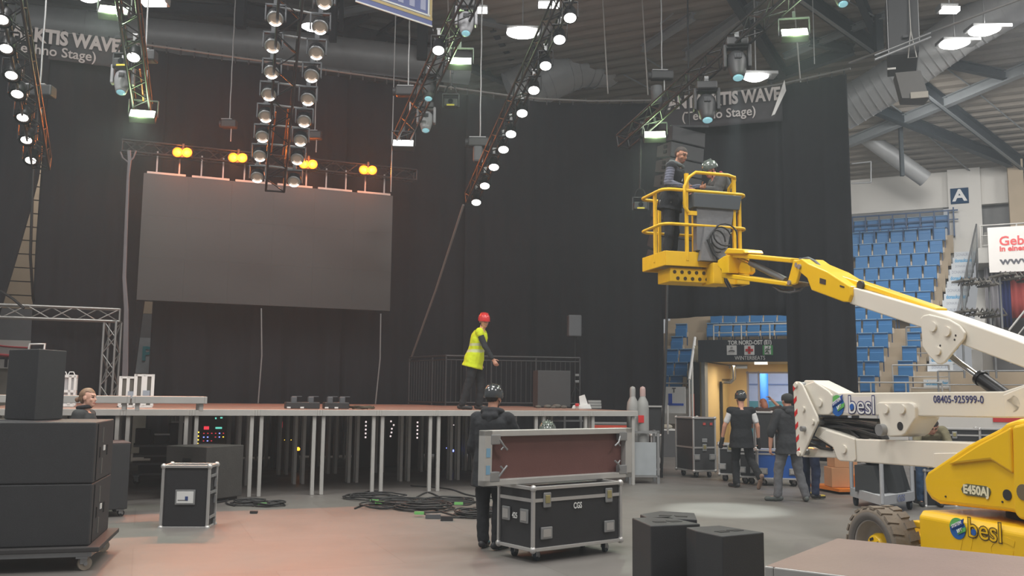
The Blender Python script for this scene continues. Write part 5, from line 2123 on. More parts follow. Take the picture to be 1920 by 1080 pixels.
# ================================================================== transport trolley under the lift arms
f0, f1, f2 = gz(1655, 953, .1), gz(1712, 943, .1), gz(1598, 935, .1)
xv = V((f1.x - f0.x, f1.y - f0.y, 0))
yv = V((f2.x - f0.x, f2.y - f0.y, 0))
lx, ly = xv.length, yv.length
t = thing('transport_trolley', 'grey steel transport trolley lettered CGS behind the lift wheel', 'trolley', f0)
b = MB()
C = [f0, f1, f1 + yv, f0 + yv]
C = [V((c.x, c.y, 0)) for c in C]
for i in range(4):
    b.tube([C[i] + V((0, 0, .16)), C[i] + V((0, 0, 1.5))], .03, 6)
    b.tube([C[i] + V((0, 0, 1.5)), C[(i + 1) % 4] + V((0, 0, 1.5))], .025, 6)
    p, q = C[i], C[(i + 1) % 4]
    d = (q - p).normalized()
    s = d.cross(V((0, 0, 1))) * .025
    b.hexa([p - s + V((0, 0, .14)), q - s + V((0, 0, .14)), q + s + V((0, 0, .14)), p + s + V((0, 0, .14)), p - s + V((0, 0, .27)), q - s + V((0, 0, .27)), q + s + V((0, 0, .27)), p + s + V((0, 0, .27))])
b.hexa([c + V((0, 0, .2)) for c in C] + [c + V((0, 0, .24)) for c in C])
b.build('frame', mat('trolley_grey', rgb(172, 174, 178), .5, .2), t)
xn = xv.normalized()
nn = V((xn.y, -xn.x, 0))
if nn.y > 0:
    nn = -nn
text('CGS', .13, basis(xn, (0, 0, 1), nn, (C[0] + C[1]) / 2 + nn * .03 + V((.02, 0, .205))), mat('print_greyblue', rgb(110, 118, 150), .5, var=0), t, 'lettering', .002, .004, 1.0)
for i in range(4):
    c = C[i] * .88 + (C[0] + C[2]) / 2 * .12
    b = MB()
    b.cyl(c + V((-.02, .0, .065)), c + V((.02, .0, .065)), .065, n=16).box(c + V((0, 0, .12)), (.07, .06, .08))
    b.build('caster', mat('wheel_blue_black', rgb(44, 52, 62), .6), t)
ctr = (C[0] + C[2]) / 2
an = math.atan2(xv.y, xv.x)
for (dx, dy, z, sx, sy, sz, ry, l) in [(-.2, .05, .245, .42, .42, .4, 0, 'grey wedge monitor lying on the trolley, end nearest the cardboard boxes'), (.2, -.14, .245, .46, .42, .46, 0, 'large dark loudspeaker lying on the trolley over the lettering'), (-.12, .0, .67, .45, .4, .3, .35, 'tilted grey monitor on top of the trolley load')]:
    t = thing('stage_monitor', l, 'loudspeaker', M=TR(ctr + xn * dx + yv.normalized() * dy + V((0, 0, z)), an) @ Matrix.Rotation(ry, 4, 'Y'), group='loudspeakers on the transport trolley')
    MB().hexa([(-sx / 2, -sy / 2, 0), (sx / 2, -sy / 2, 0), (sx / 2, sy / 2, 0), (-sx / 2, sy / 2, 0), (-sx / 2, -sy * .2, sz), (sx / 2, -sy * .2, sz), (sx / 2, sy / 2, sz), (-sx / 2, sy / 2, sz)]).build('cabinet', mat('monitor_grey', rgb(52, 54, 56), .6), t, True)
    MB().box((0, -sy * .38, sz * .45), (sx * .5, .02, sz * .3), Matrix.Rotation(-.5, 4, 'X')).build('connector_panel', mat('panel_mid_grey', rgb(96, 98, 100), .5), t, True)
# cardboard and orange pallet truck
CARD = mat('cardboard', rgb(190, 140, 100), .8)
p = gz(1586, 925)
for k, (dx, z, s, hh) in enumerate([(-.03, .1, .42, .34), (.02, .44, .4, .3), (-.05, .74, .36, .26)]):
    tag(MB().box((p.x + dx, p.y + .2, z + hh / 2), (s, .4, hh), None, 0, .008).build('cardboard_box', CARD), 'brown cardboard box in the stack beside the trolley, %s' % ['bottom', 'middle', 'top'][k], 'box', 'cardboard boxes beside the trolley')
t = thing('pallet_truck', 'orange pallet truck under the cardboard boxes', 'pallet truck', M=TR((p.x, p.y, 0), .2))
b = MB()
b.box((.0, .3, .07), (.5, 1.0, .05)).tube([(.27, -.1, .1), (.34, -.18, .5), (.38, -.2, .9)], .03, 8)
b.box((.22, -.08, .2), (.2, .2, .26), None, 0, .03)
b.build('frame', mat('truck_orange', rgb(214, 120, 40), .5), t, True)
b = MB()
b.cyl((.18, -.12, .06), (.3, -.12, .06), .06, n=14)
b.build('wheel', RUBBER, t, True)
t = flight_case('flight_case', 'small black flight case behind the lift between trolley and yellow cover', TR(gz(1765, 950), .1), .5, .4, .55, lid=0, wheels=False, handles=False)
for i, (px, l) in enumerate(((1790, 'the number on the boom'), (1885, 'the yellow cover'))):
    p = at(px, 820, 19.5)
    flight_case('flight_case', 'black flight case on the far side of the lift behind ' + l, TR((p.x, p.y, .62), -.3), .95, .5, .42, lid=.3, wheels=False, latches=1, group='cases behind the lift')
    o = MB().box((0, .3, .3), (1.2, .7, .6), TR((p.x, p.y, 0), -.3), 0, .01).build('storage_table', mat('table_grey', rgb(96, 94, 90), .7))
    tag(o, 'grey bench under the flight case behind ' + l, 'bench')

# ================================================================== line array and flown speakers
q0 = at(1292, 243, 21)
for i in range(9):
    y = 243 + 29.5 * i
    xo = -4.2 * i if i < 5 else -21 - 5.5 * (i - 5)
    p = at(1292 + xo * .55, y, 21)
    M_ = Matrix.Translation(p) @ Matrix.Rotation(.62, 4, 'Z') @ Matrix.Rotation(math.radians(4 + 2.2 * i), 4, 'X')
    if i == 0:
        la = thing('line_array_speaker', 'black line array loudspeaker, topmost box of the column behind the basket', 'loudspeaker', M=M_, group='boxes of the flown line array')
        b = MB()
        b.hexa([(-.55, 0, -.34), (.55, 0, -.34), (.45, .55, -.30), (-.45, .55, -.30), (-.55, 0, 0), (.55, 0, 0), (.45, .55, -.04), (-.45, .55, -.04)])
        b.build('cabinet', mat('array_coat', rgb(64, 64, 66), .6, bump=.2, bscale=200), la, True)
        b = MB()
        b.box((-.515, .2, -.1), (.05, .1, .07)).box((-.515, .2, -.22), (.05, .1, .07))
        b.build('handle_recess', mat('recess_black', rgb(20, 20, 21), .8), la, True)
        MB().box((0, -.004, -.17), (1.08, .01, .32)).build('grille', mat('grille_dark', rgb(64, 64, 66), .6), la, True)
    else:
        dup(la, M_, 'black line array loudspeaker, %s box from the top of the column behind the basket' % ORD[i], 'boxes of the flown line array')
b = MB()
p = at(1292, 236, 21)
b.cyl(p, (p.x, p.y, 15), .02, n=6).box(p + V((0, .2, -.02)), (.9, .5, .05))
tag(b.build('flying_frame', BLACKM), 'black flying frame on top of the line array', 'bracket')
# single flown speaker under the roof
p = at(1694, 70, 20)
q = at(1694, 128, 20)
t = thing('flown_loudspeaker', 'dark loudspeaker box flown under the tan roof beside the wide duct', 'loudspeaker', M=TR((p.x, p.y, q.z), -.3))
h = at(1694, 10, 20).z - q.z
b = MB()
b.hexa([(-.32, -.1, .35), (.3, -.1, .35), (.3, .5, 0), (-.32, .5, 0), (-.32, -.25, h + .2), (.3, -.25, h + .2), (.3, .5, h + .2), (-.32, .5, h + .2)])
b.hexa([(-.3, -.1, .3), (.28, -.1, .3), (.28, .42, -.02), (-.3, .42, -.02), (-.32, -.12, .34), (.3, -.12, .34), (.3, .45, .02), (-.32, .45, .02)])
b.build('cabinet', mat('flown_dark', rgb(58, 58, 60), .6), t, True)
MB().box((.02, -.2, h * .45), (.12, .05, .06)).build('badge', BLACK, t, True)
b = MB()
b.hexa([(-.1, -.2, -.75), (.46, -.2, -.8), (.4, .3, -.8), (-.1, .3, -.75), (-.22, -.2, -.15), (.3, -.2, -.15), (.3, .3, -.15), (-.22, .3, -.15)])
b.build('lower_cabinet', mat('flown_mid', rgb(84, 82, 80), .6), t, True)
MB().box((.25, -.24, -.72), (.36, .03, .14)).build('pale_front', mat('pale_edge_grey', rgb(150, 144, 134), .6), t, True)
MB().box((-.3, -.22, -.06), (.18, .04, .04)).build('lit_edge', ALUW, t, True)
b = MB()
b.tube([(.12, -.3, h * .5), (.04, -.32, .12), (.22, -.32, .12), (.12, -.3, h * .5)], .014, 5).tube([(.12, -.3, h * .5), (.1, -.3, h + 1.5)], .012, 5)
b.build('sling', ALUW, t, True)
b = MB()
a, c = at(1640, 112, 19.4), at(1745, 70, 19.4)
b.tube([a, c], .03, 8).tube([a + V((0, 0, .1)), c + V((0, 0, .1))], .02, 6)
for f in (.25, .8):
    e = a.lerp(c, f)
    b.tube([e, V((e.x, e.y, min(zr(e), zb(e)) - .2))], .01, 5)
tag(b.build('cable_tray_pipe', STEEL), 'slim double pipe with slings crossing in front of the flown loudspeaker', 'pipe')
b = MB()
a, c = at(1592, 118, 22), at(1925, -6, 18)
b.tube([a, c], .028, 8)
tag(b.build('roof_pipe', STEEL), 'long thin pipe rising from the drape corner past the flown loudspeaker', 'pipe')
# ================================================================== articulated boom lift
LO = V((4.28, 8.0, 0))
LF = V((-.276, .961, 0)).normalized()
LR = V((LF.y, -LF.x, 0))
LIFT = thing('boom_lift', 'yellow and cream articulated boom lift with two men in its raised basket', 'boom lift', M=basis(LR, LF, (0, 0, 1), LO))


def lp(px, py, r):              # pixel to a point on the lift's upright plane r metres right of its centre plane
    return onplane(px, py, LO + LR * r, LR)


def lw(r, s, z):
    return LO + LR * r + LF * s + V((0, 0, z))


def plate(name, pix, r0, r1, m, parent=None, bevel=.012, mb=None):
    pts = [lp(x, y, r0) for x, y in pix]
    b = mb or MB()
    n = len(pts)
    off = LR * (r1 - r0)
    b.add(pts + [p + off for p in pts], [list(range(n)), list(range(n, 2 * n))[::-1]] + [(i, n + i, n + (i + 1) % n, (i + 1) % n) for i in range(n)])
    if mb:
        return None
    o = b.build(name, m, parent or LIFT, bevel=bevel)
    fixn(o)
    return o


def fixn(o):
    bm = bmesh.new()
    bm.from_mesh(o.data)
    bmesh.ops.recalc_face_normals(bm, faces=bm.faces[:])
    bm.to_mesh(o.data)
    bm.free()


def boss(parent, pix, r0, rad=.05, m=None, name='pivot_pin', d=.02):
    for x, y in pix:
        p = lp(x, y, r0)
        MB().cyl(p, p - LR * d, rad, n=16).build(name, m or CREAM, parent)


DARKH = mat('hydraulic_dark', rgb(62, 60, 58), .6, var=.2)
# tower arms ---------------------------------------------------------
up = plate('upper_arm', [(1504, 723), (1508, 713), (1524.4, 713), (1572.6, 737), (1880, 733.8), (1925, 719), (2010, 700), (2010, 800), (1930, 784), (1882, 783.7), (1641, 779), (1557.8, 779), (1530, 778), (1519, 757)], -.1, .12, CREAM)
plate('arm_head_plate', [(1506, 722), (1526, 715), (1553, 733), (1560, 741), (1559.6, 772), (1554, 778), (1531, 778.5), (1519, 757)], -.125, -.1, CREAM, up)
hp = plate('cylinder_bracket', [(1643, 757), (1647, 754), (1704, 754), (1712, 757), (1715.5, 764), (1715.5, 785), (1697, 813), (1690, 817.5), (1667, 818.9), (1657, 814), (1652, 806), (1647, 780)], -.135, .15, CREAM, up)
boss(hp, [(1662, 767), (1693, 767)], -.135, .045)
boss(hp, [(1657, 806)], -.135, .06, STEEL, d=.06)
boss(hp, [(1688, 799)], -.135, .042, BLACK, 'dark_hole', .004)
boss(up, [(1538.5, 755)], -.125, .045)
boss(up, [(1903, 757)], -.1, .07)
plate('end_plate', [(1880, 740), (1925, 722), (2010, 703), (2010, 798), (1925, 783), (1884, 783)], -.12, -.1, CREAM, up)
lo = plate('lower_arm', [(1533.7, 800), (1541, 801), (1602, 823), (1780, 828), (1990, 838), (1990, 900), (1748.5, 877), (1602, 866), (1575, 864.5), (1569, 860.7), (1561.5, 839.4), (1526, 817)], -.1, .12, CREAM)
plate('arm_joint_plate', [(1548, 806), (1602, 823), (1604, 862), (1600, 866), (1574, 864), (1569, 859), (1562, 839), (1534, 819)], -.118, -.1, CREAM, lo)
boss(lo, [(1583.5, 842)], -.118, .045)
plate('reinforcing_plate', [(1750, 850), (1790, 849), (1990, 858), (1990, 900), (1748.5, 877)], -.112, -.1, CREAM, lo)
plate('tie_link', [(1515, 838), (1563, 844), (1568, 858.5), (1504, 857)], -.06, .08, CREAM)
plate('dark_hoses_tray', [(1536, 782), (1640, 785), (1650, 815), (1654, 824), (1610, 821), (1560, 806), (1533, 797)], .0, .1, DARKH)
b = MB()
for k, (pts) in enumerate(([(1536, 795), (1565, 791), (1590, 797), (1600, 812), (1612, 822)], [(1538, 788), (1570, 792), (1600, 802), (1640, 808)], [(1540, 800), (1575, 800), (1610, 806), (1648, 818)], [(1545, 785), (1600, 789), (1643, 800)], [(1525, 824), (1545, 828), (1560, 838)], [(1520, 832), (1540, 840), (1560, 843)])):
    b.tube([lp(x, y, -.02 - .01 * k) for x, y in pts], .018, 6)
b.build('hydraulic_hoses', CABLE, LIFT)
plate('slide_bar', [(1545, 783), (1587, 785), (1644, 791), (1644, 799), (1587, 793), (1545, 789)], -.05, .0, mat('grey_bar', rgb(110, 106, 100), .5), LIFT)
# upright end plates with warning stripes
for r0, r1 in ((-.19, -.165), (.165, .19)):
    upr = plate('end_upright', [(1486, 720.5), (1491, 715), (1498.5, 715.5), (1504, 721.5), (1532, 780.7), (1534, 790), (1504, 855.7), (1494, 855.7)], r0, r1, CREAM)
    if r0 < 0:
        boss(upr, [(1507.5, 767), (1525, 791), (1493.5, 722), (1499, 850)], r0, .03)
        boss(upr, [(1509, 804)], r0, .03, STEEL, d=.05)
        for k in range(6):
            y = 720 + 24 * k
            x = 1486.5 + k * 1.45
            plate('warning_stripe', [(x, y + 5), (x + 5.2, y - 2), (x + 5.4, y + 7), (x + .5, y + 14)], r0 - .003, r0, RED, upr, 0)
    MB()
for z0 in ((1499, 722), (1500, 848), (1525, 790)):
    p = lp(*z0, -.165)
    MB().cyl(p, p + LR * .33, .035, n=12).build('cross_pin', STEEL, LIFT)
# main boom -----------------------------------------------------------
mbm = plate('main_boom', [(1596, 538), (1754, 584), (1930, 646), (2010, 674), (2010, 726), (1930, 694), (1820, 653), (1726, 614), (1592, 569)], -.09, .13, CREAM)
kp = plate('knee_plate', [(1725, 597), (1730, 591), (1741, 589), (1779, 598.5), (1798, 609.5), (1809, 623), (1807, 636), (1771, 680), (1764, 683.5), (1756, 682), (1741, 667.7), (1729, 650)], -.125, -.1, CREAM)
plate('knee_plate', [(1725, 597), (1730, 591), (1741, 589), (1779, 598.5), (1798, 609.5), (1809, 623), (1807, 636), (1771, 680), (1764, 683.5), (1756, 682), (1741, 667.7), (1729, 650)], .16, .185, CREAM)
boss(kp, [(1751, 612.5), (1777, 621.5)], -.125, .045)
boss(kp, [(1760, 658)], -.125, .038)
boss(kp, [(1792, 629), (1790, 637), (1763, 648)], -.125, .01, BLACK, 'small_hole', .003)
b = MB()
a, c, e = lp(1764, 655, .03), lp(1836, 707, .03), lp(1905, 757, .03)
b.cyl(a, c, .03, n=14)
b.build('lift_cylinder_rod', CHROME, LIFT)
b = MB()
b.cyl(c, e, .062, n=16).cyl(c, c + (e - c) * .08, .072, n=16)
b.build('lift_cylinder', BLACKM, LIFT)
hc = plate('hose_carrier', [(1552, 509), (1624.8, 533), (1753.8, 577), (1755, 583), (1700, 567), (1640, 548), (1599.6, 536.5)], -.02, .12, YEL)
p = lp(1616, 535, -.02)
MB().cyl(p, p - LR * .03, .05, n=14).build('roller', BLACK, hc)
fly = plate('boom_head', [(1490, 489), (1502.5, 485), (1515, 494), (1550, 509), (1594, 537), (1595, 553), (1590, 566.7), (1580, 566), (1521, 544), (1513, 521.7), (1500, 511)], -.13, .17, YEL)
boss(fly, [(1500, 500)], -.13, .03, STEEL)
plate('dark_window', [(1537, 521), (1548, 524.5), (1547.5, 534), (1536.5, 531)], -.135, -.13, BLACK, fly, 0)
plate('dark_slot', [(1574.5, 534.5), (1582.5, 537), (1582.5, 540), (1574.5, 537.5)], -.135, -.13, BLACK, fly, 0)
b = MB()
b.tube([lp(x, y, .0) for x, y in [(1505, 486), (1515, 484), (1528, 490), (1538, 500), (1546, 508)]], .018, 6).tube([lp(x, y, .06) for x, y in [(1500, 486), (1520, 487), (1532, 495), (1541, 505)]], .018, 6)
b.tube([lp(x, y, .0) for x, y in [(1450, 537), (1462, 546), (1480, 549), (1500, 545), (1510, 535)]], .014, 6).tube([lp(x, y, .05) for x, y in [(1452, 538), (1470, 545), (1490, 543)]], .014, 6)
b.build('boom_hoses', GREYP, LIFT)
b = MB()
b.cyl(lp(1492, 534, .0), lp(1518, 533, .0), .05, .02, 12)
b.build('hose_nozzle', mat('worn_brown', rgb(110, 96, 74), .6), LIFT)
# jib
jb = plate('jib_bar', [(1362, 472.5), (1483, 484), (1482, 493), (1362, 481.5)], -.07, .11, YEL)
plate('jib_bar', [(1352.5, 511.7), (1473, 528), (1476, 532), (1473, 536.5), (1351.6, 520.5)], -.07, .11, YEL)
jl = plate('jib_link', [(1487, 487), (1500, 488), (1501.6, 499), (1492, 531.6), (1486, 534), (1477, 532), (1476.6, 527), (1484, 500)], -.11, -.07, YEL)
plate('jib_link', [(1487, 487), (1500, 488), (1501.6, 499), (1492, 531.6), (1486, 534), (1477, 532), (1476.6, 527), (1484, 500)], .11, .15, YEL)
boss(jl, [(1495, 497), (1481, 530)], -.11, .03, STEEL)
b = MB()
b.cyl(lp(1380, 482, .02), lp(1410, 494, .02), .02, n=10)
b.build('jib_cylinder_rod', CHROME, LIFT)
b = MB()
b.cyl(lp(1408, 493, .02), lp(1474, 526, .02), .042, n=14)
b.build('jib_cylinder', GREYP, LIFT)
plate('jib_head', [(1364, 465), (1394, 467.5), (1397, 474), (1392, 476), (1359, 475.5), (1357, 474)], -.12, .16, YEL)
plate('jib_mount', [(1366, 478), (1366, 512), (1353, 513), (1352, 505), (1345, 499), (1345, 488), (1357, 480)], -.13, .17, YEL)
plate('jib_stop', [(1390, 489), (1406, 498), (1407, 510), (1402, 515), (1380, 511)], .02, .1, YEL)
# turntable cover ------------------------------------------------------
OUT = [(2150, 768), (1925, 784), (1903, 791), (1893, 800), (1830, 832), (1764, 876), (1749, 886), (1743, 898.5), (1746, 921), (1756, 936), (1771, 944.8), (1830, 952), (1905, 960), (2150, 1008)]
o0 = [lp(x, y, -.55) for x, y in OUT]
cen = sum(o0, V((0, 0, 0))) / len(o0)
o1 = [p + LR * .0 for p in o0]
layers = [[p + LR * .75 for p in o0], [p for p in o0], [cen + (p - cen) * .985 - LR * .05 for p in o0], [cen + (p - cen) * .94 - LR * .085 for p in o0]]
b = MB()
n = len(o0)
vs = [p for L in layers for p in L]
fs = []
for k in range(3):
    fs += [(k * n + i, k * n + (i + 1) % n, (k + 1) * n + (i + 1) % n, (k + 1) * n + i) for i in range(n)]
b.add(vs, fs + [list(range(3 * n, 4 * n)), list(range(n))[::-1]], 0, False)
tc = b.build('turntable_cover', YEL, LIFT, bevel=.02)
fixn(tc)
# raised upper facet of the cover, label, holes
plate('cover_crease', [(1893, 801), (1832, 834), (1775, 871), (1856, 862), (1897, 888)], -.665, -.63, YEL, tc, .03)
plate('control_panel_cover', [(1897, 799), (1990, 778), (1990, 985), (1912, 974), (1904, 966), (1900, 955)], -.68, -.63, YEL, tc, .02)
boss(tc, [(1889, 928)], -.637, .042, BLACK, 'dark_hole', .006)
boss(tc, [(1773.5, 931), (1880, 941)], -.637, .008, BLACK, 'bolt', .006)
boss(tc, [(1919, 923)], -.68, .06, mat('worn_brown', rgb(110, 96, 74), .6), 'round_inset', .006)
pp = [(1807, 908), (1812, 907), (1848, 911.5), (1855, 916), (1857, 922), (1855, 930), (1849, 933), (1812, 928.5), (1805, 924), (1802, 917)]
lbl = plate('model_label', pp, -.642, -.634, mat('label_olive', rgb(96, 96, 74), .4, var=0), tc, 0)


def ltext(s, px, py, r, size, m, parent, name='lettering', bold=0.0, wide=1.0, rot=0.0, align='CENTER', shear=0.0):
    Mx = basis(-LF, (0, 0, 1), -LR, lp(px, py, r)) @ Matrix.Rotation(rot, 4, 'Z')
    if shear:
        Mx = Mx @ Matrix(((1, shear, 0, 0), (0, 1, 0, 0), (0, 0, 1, 0), (0, 0, 0, 1)))
    return text(s, size, Mx, m, parent, name, .001, bold, wide, align)


ltext('E450AJ', 1829.5, 920.3, -.6435, .094, mat('label_letters', rgb(226, 220, 190), .5, var=0), tc, 'model_lettering', .004, 1.0)
DB = mat('print_navy', rgb(60, 64, 112), .5, var=0)
ltext('08405-925999-0', 1795.5, 749.5, -.104, .095, DB, up, 'phone_number', .001, .98)


def besl(px, py, r, size, fill, parent, dot):
    a = ltext('besl', px, py, r - .002, size, DB if fill is not YEL else mat('print_brown', rgb(98, 80, 40), .5, var=0), parent, 'company_lettering', .011 * size / .3, 1.05)
    ltext('besl', px, py, r - .008, size, fill, a, 'letter_fill', -.001 * size / .3, 1.05)
    p = lp(*dot, r - .012)
    MB().cyl(p, p - LR * .004, .036 * size / .3, n=16).build('blue_dot', mat('print_sky', rgb(34, 92, 170), .5, var=0), a)


def round_logo(px, py, r, rad, parent):
    c = lp(px, py, r)
    Mx = basis(-LF, (0, 0, 1), -LR, c)
    b = MB()
    b.cyl(c, c - LR * .004, rad, n=28)
    g = b.build('round_emblem', mat('emblem_blue', rgb(30, 96, 170), .45, var=0), parent)
    b = MB()
    b.prism([(rad * math.cos(q), rad * math.sin(q)) for q in [math.radians(35 + 12 * i) for i in range(13)]], .004, Mx @ Matrix.Translation((0, 0, .006)))
    b.prism([(rad * .1, -rad * .55), (rad * 1.1, -rad * .1), (rad * 1.15, rad * .3), (rad * .05, -rad * .1)], .004, Mx @ Matrix.Translation((0, 0, .009)))
    b.build('green_field', mat('emblem_green', rgb(96, 176, 92), .45, var=0), g)
    b = MB()
    b.prism([(-rad * .75, -rad * .2), (rad * .8, rad * .45), (rad * .95, rad * 1.05), (-rad * .65, rad * .25)], .004, Mx @ Matrix.Translation((0, 0, .011)))
    b.build('blue_field', mat('emblem_navy', rgb(36, 72, 150), .45, var=0), g)
    text('SYSTEM', rad * .42, Mx @ Matrix.Translation((.02 * rad, rad * .38, .015)) @ Matrix.Rotation(.42, 4, 'Z'), WHITE, g, 'emblem_lettering', .002, .001, .95)
    text('LIFT', rad * .42, Mx @ Matrix.Translation((.4 * rad, -rad * .12, .015)) @ Matrix.Rotation(.42, 4, 'Z'), WHITE, g, 'emblem_lettering', .002, .001, .95)


plate('white_sticker', [(1576, 773), (1586, 744), (1642, 743.5), (1642, 777), (1600, 776)], -.103, -.1, mat('sticker_white', rgb(214, 208, 206), .5, var=0), up, 0)
besl(1615, 761, -.105, .27, WHITE, up, (1597, 763))
round_logo(1570.5, 760.5, -.106, .115, up)
# chassis ---------------------------------------------------------------
b = MB()
s1 = (lp(1726, 960, -.72) - LO).dot(LF)
zt1 = lp(1728, 957, -.72).z
prof = [(-.72, .26), (-.74, .34), (-.74, zt1 - .05), (-.70, zt1), (.70, zt1), (.74, zt1 - .05), (.74, .3), (.68, .26)]
vs = [lw(r, s, z) for s in (s1, -2.1) for r, z in prof]
n = len(prof)
b.add(vs, [list(range(n)), list(range(n, 2 * n))[::-1]] + [(i, n + i, n + (i + 1) % n, (i + 1) % n) for i in range(n)])
ch = b.build('chassis', YEL, LIFT, bevel=.015)
fixn(ch)
b = MB()
Lc = basis(LR, LF, (0, 0, 1), LO)
b.box((0, s1 + .25, .42), (.7, .6, .26), Lc, 0, .02).box((0, .64, .36), (1.25, .16, .16), Lc, 0, .02).box((-.45, s1 + .12, .56), (.3, .3, .06), Lc, 0, .01)
b.build('axle', YELW, LIFT)
MB().cyl(lw(0, -.55, zt1 - .02), lw(0, -.55, zt1 + .16), .42, n=28).build('slew_ring', BLACK, LIFT)
MB().box((.1, -.75, zt1 + .2), (.9, 1.6, .1), Lc, 0, .02).build('turntable_base', mat('base_dark', rgb(70, 66, 58), .6), LIFT)
besl(1846, 996, -.742, .215, YEL, ch, (1826, 998))
round_logo(1796, 991, -.743, .085, ch)
ltext('JLG', 1843, 1026, -.742, .26, YEL, ch, 'embossed_lettering', .01, 1.6, 0, 'CENTER', .3)
# give the embossed letters some relief
for c in ch.children:
    if c.name.startswith('embossed'):
        c.data.transform(Matrix.Identity(4))


def wheel(r, s, label=None):
    z = .352
    c = lw(r, s, z)
    sg = -1 if r < 0 else 1
    A = basis(LF, (0, 0, 1), LF.cross(V((0, 0, 1))) * 1, c)
    if (A.to_3x3() @ V((0, 0, 1))).dot(LR) * sg < 0:
        A = A @ Matrix.Rotation(PI, 4, 'X')
    b = MB()
    b.lathe([(.235, .10), (.25, .125), (.30, .135), (.325, .125), (.338, .105), (.342, .0), (.338, -.105), (.325, -.125), (.25, -.125), (.235, -.1)], A, 40)
    w = b.build('wheel', TYRE, LIFT)
    b = MB()
    for i in range(20):
        for side in (-1, 1):
            q = 2 * PI * (i + .5 * (side > 0)) / 20
            Bm = A @ Matrix.Rotation(q, 4, 'Z')
            b.hexa([(.330, -.03 + .01, side * .025), (.330, .04, side * .025), (.330, .055 + .01, side * .13), (.330, -.005, side * .13), (.353, -.03 + .01, side * .025), (.353, .04, side * .025), (.350, .055 + .01, side * .128), (.350, -.005, side * .128)], 0, Bm)
    b.build('tread', TYRE, w)
    b = MB()
    b.lathe([(.232, .128), (.258, .139), (.298, .139), (.30, .134)], A, 40)
    b.build('side_wall', TYREG, w)
    b = MB()
    b.lathe([(.24, .118), (.225, .125), (.218, .11), (.21, .02), (.15, .0), (.1, .0), (0, .0)], A, 32)
    b.build('rim', mat('rim_grey', rgb(158, 152, 146), .45, .3), w)
    b = MB()
    b.lathe([(.115, .0), (.115, .05), (.10, .06), (.1, .085), (.085, .095), (0, .095)], A, 24)
    h = b.build('hub', YEL, w)
    b = MB()
    for i in range(4):
        Bm = A @ Matrix.Rotation(i * PI / 2 + .4, 4, 'Z')
        b.box((.066, 0, .097), (.022, .05, .006), Bm)
    b.lathe([(0, .1), (.03, .1), (.03, .09)], A, 12)
    b.build('hub_slots', BLACK, h)


for s in (.64, -1.6):
    for r in (-.80, .80):
        wheel(r, s)
# basket -----------------------------------------------------------------
R0, R1, S0, S1 = -.69, .56, 5.25, 6.01
zfl = onplane(1250, 470, lw(0, S0, 0), LF).z - .13
bk = MB()
bk.box(((R0 + R1) / 2, (S0 + S1) / 2, zfl - .01), (R1 - R0, S1 - S0, .03), Lc)
bask = bk.build('basket', mat('basket_floor', rgb(150, 132, 80), .6), LIFT)


def rr(pts, z):
    return [lw(r, s, zfl + z) for r, s in pts]


b = MB()
for (a, c) in (((R0, S0), (R1, S0)), ((R0, S1), (R1, S1)), ((R0, S0), (R0, S1)), ((R1, S0), (R1, S1))):
    p, q = lw(*a, 0), lw(*c, 0)
    d = (q - p).normalized()
    s = d.cross(V((0, 0, 1))) * .015
    e0, e1 = zfl - .08, zfl + .13
    b.hexa([p - s + V((0, 0, e0)), q - s + V((0, 0, e0)), q + s + V((0, 0, e0)), p + s + V((0, 0, e0)), p - s + V((0, 0, e1)), q - s + V((0, 0, e1)), q + s + V((0, 0, e1)), p + s + V((0, 0, e1))])
b.build('toe_board', YELW, bask, bevel=.006)


def ringpts(ins, z, r0=R0, r1=R1, s0=S0, s1=S1, k=5, cr=.13):
    out = []
    for (cx_, cy_, a0) in ((r1 - cr, s1 - cr, 0), (r0 + cr, s1 - cr, 90), (r0 + cr, s0 + cr, 180), (r1 - cr, s0 + cr, 270)):
        for i in range(k):
            q = math.radians(a0 + 90 * i / (k - 1))
            out.append(lw(cx_ + cr * math.cos(q), cy_ + cr * math.sin(q), zfl + z))
    return out


HR = 1.02
b = MB()
b.tube(ringpts(0, HR, R0 - .03, R1 + .06, S0 - .02, S1 + .03), .024, 10, closed=True)
b.build('top_rail', YELW, bask)
b = MB()
b.tube(ringpts(0, .52, R0 - .03, R1 + .06, S0 - .02, S1 + .03), .022, 10, closed=True)
b.build('mid_rail', YELW, bask)
b = MB()
for r, s in ((-.352, S0), (.41, S0), (R0, (S0 + S1) / 2 - .05), (-.42, S1), (R1, S1 - .1), (R1 - .05, S0 + .02), (.15, S1)):
    b.box((r, s, zfl + HR / 2), (.045, .045, HR), Lc, 0, .006)
b.build('post', YELW, bask)
# raised guard over the console
hb = []
z1 = HR + .27
for (r, z) in ((-.34, HR - .32), (-.40, HR - .25), (-.40, HR + .05), (-.33, z1 - .08), (-.22, z1), (.30, z1), (.41, z1 - .03)):
    hb.append(lw(r, S0 - .04, zfl + z))
hb += [lw(.46, S0 + .05, zfl + z1 - .05), lw(.45, S0 + .2, zfl + z1 - .14), lw(.43, S0 + .24, zfl + HR - .1)]
b = MB()
b.tube(hb, .024, 10)
b.box((-.352, S0 - .01, zfl + HR + .12), (.05, .045, .26), Lc).box((.41, S0 - .01, zfl + HR + .12), (.045, .045, .3), Lc).box((-.28, S0 - .03, zfl + HR - .33), (.14, .04, .06), Lc)
b.build('console_guard', YELW, bask)
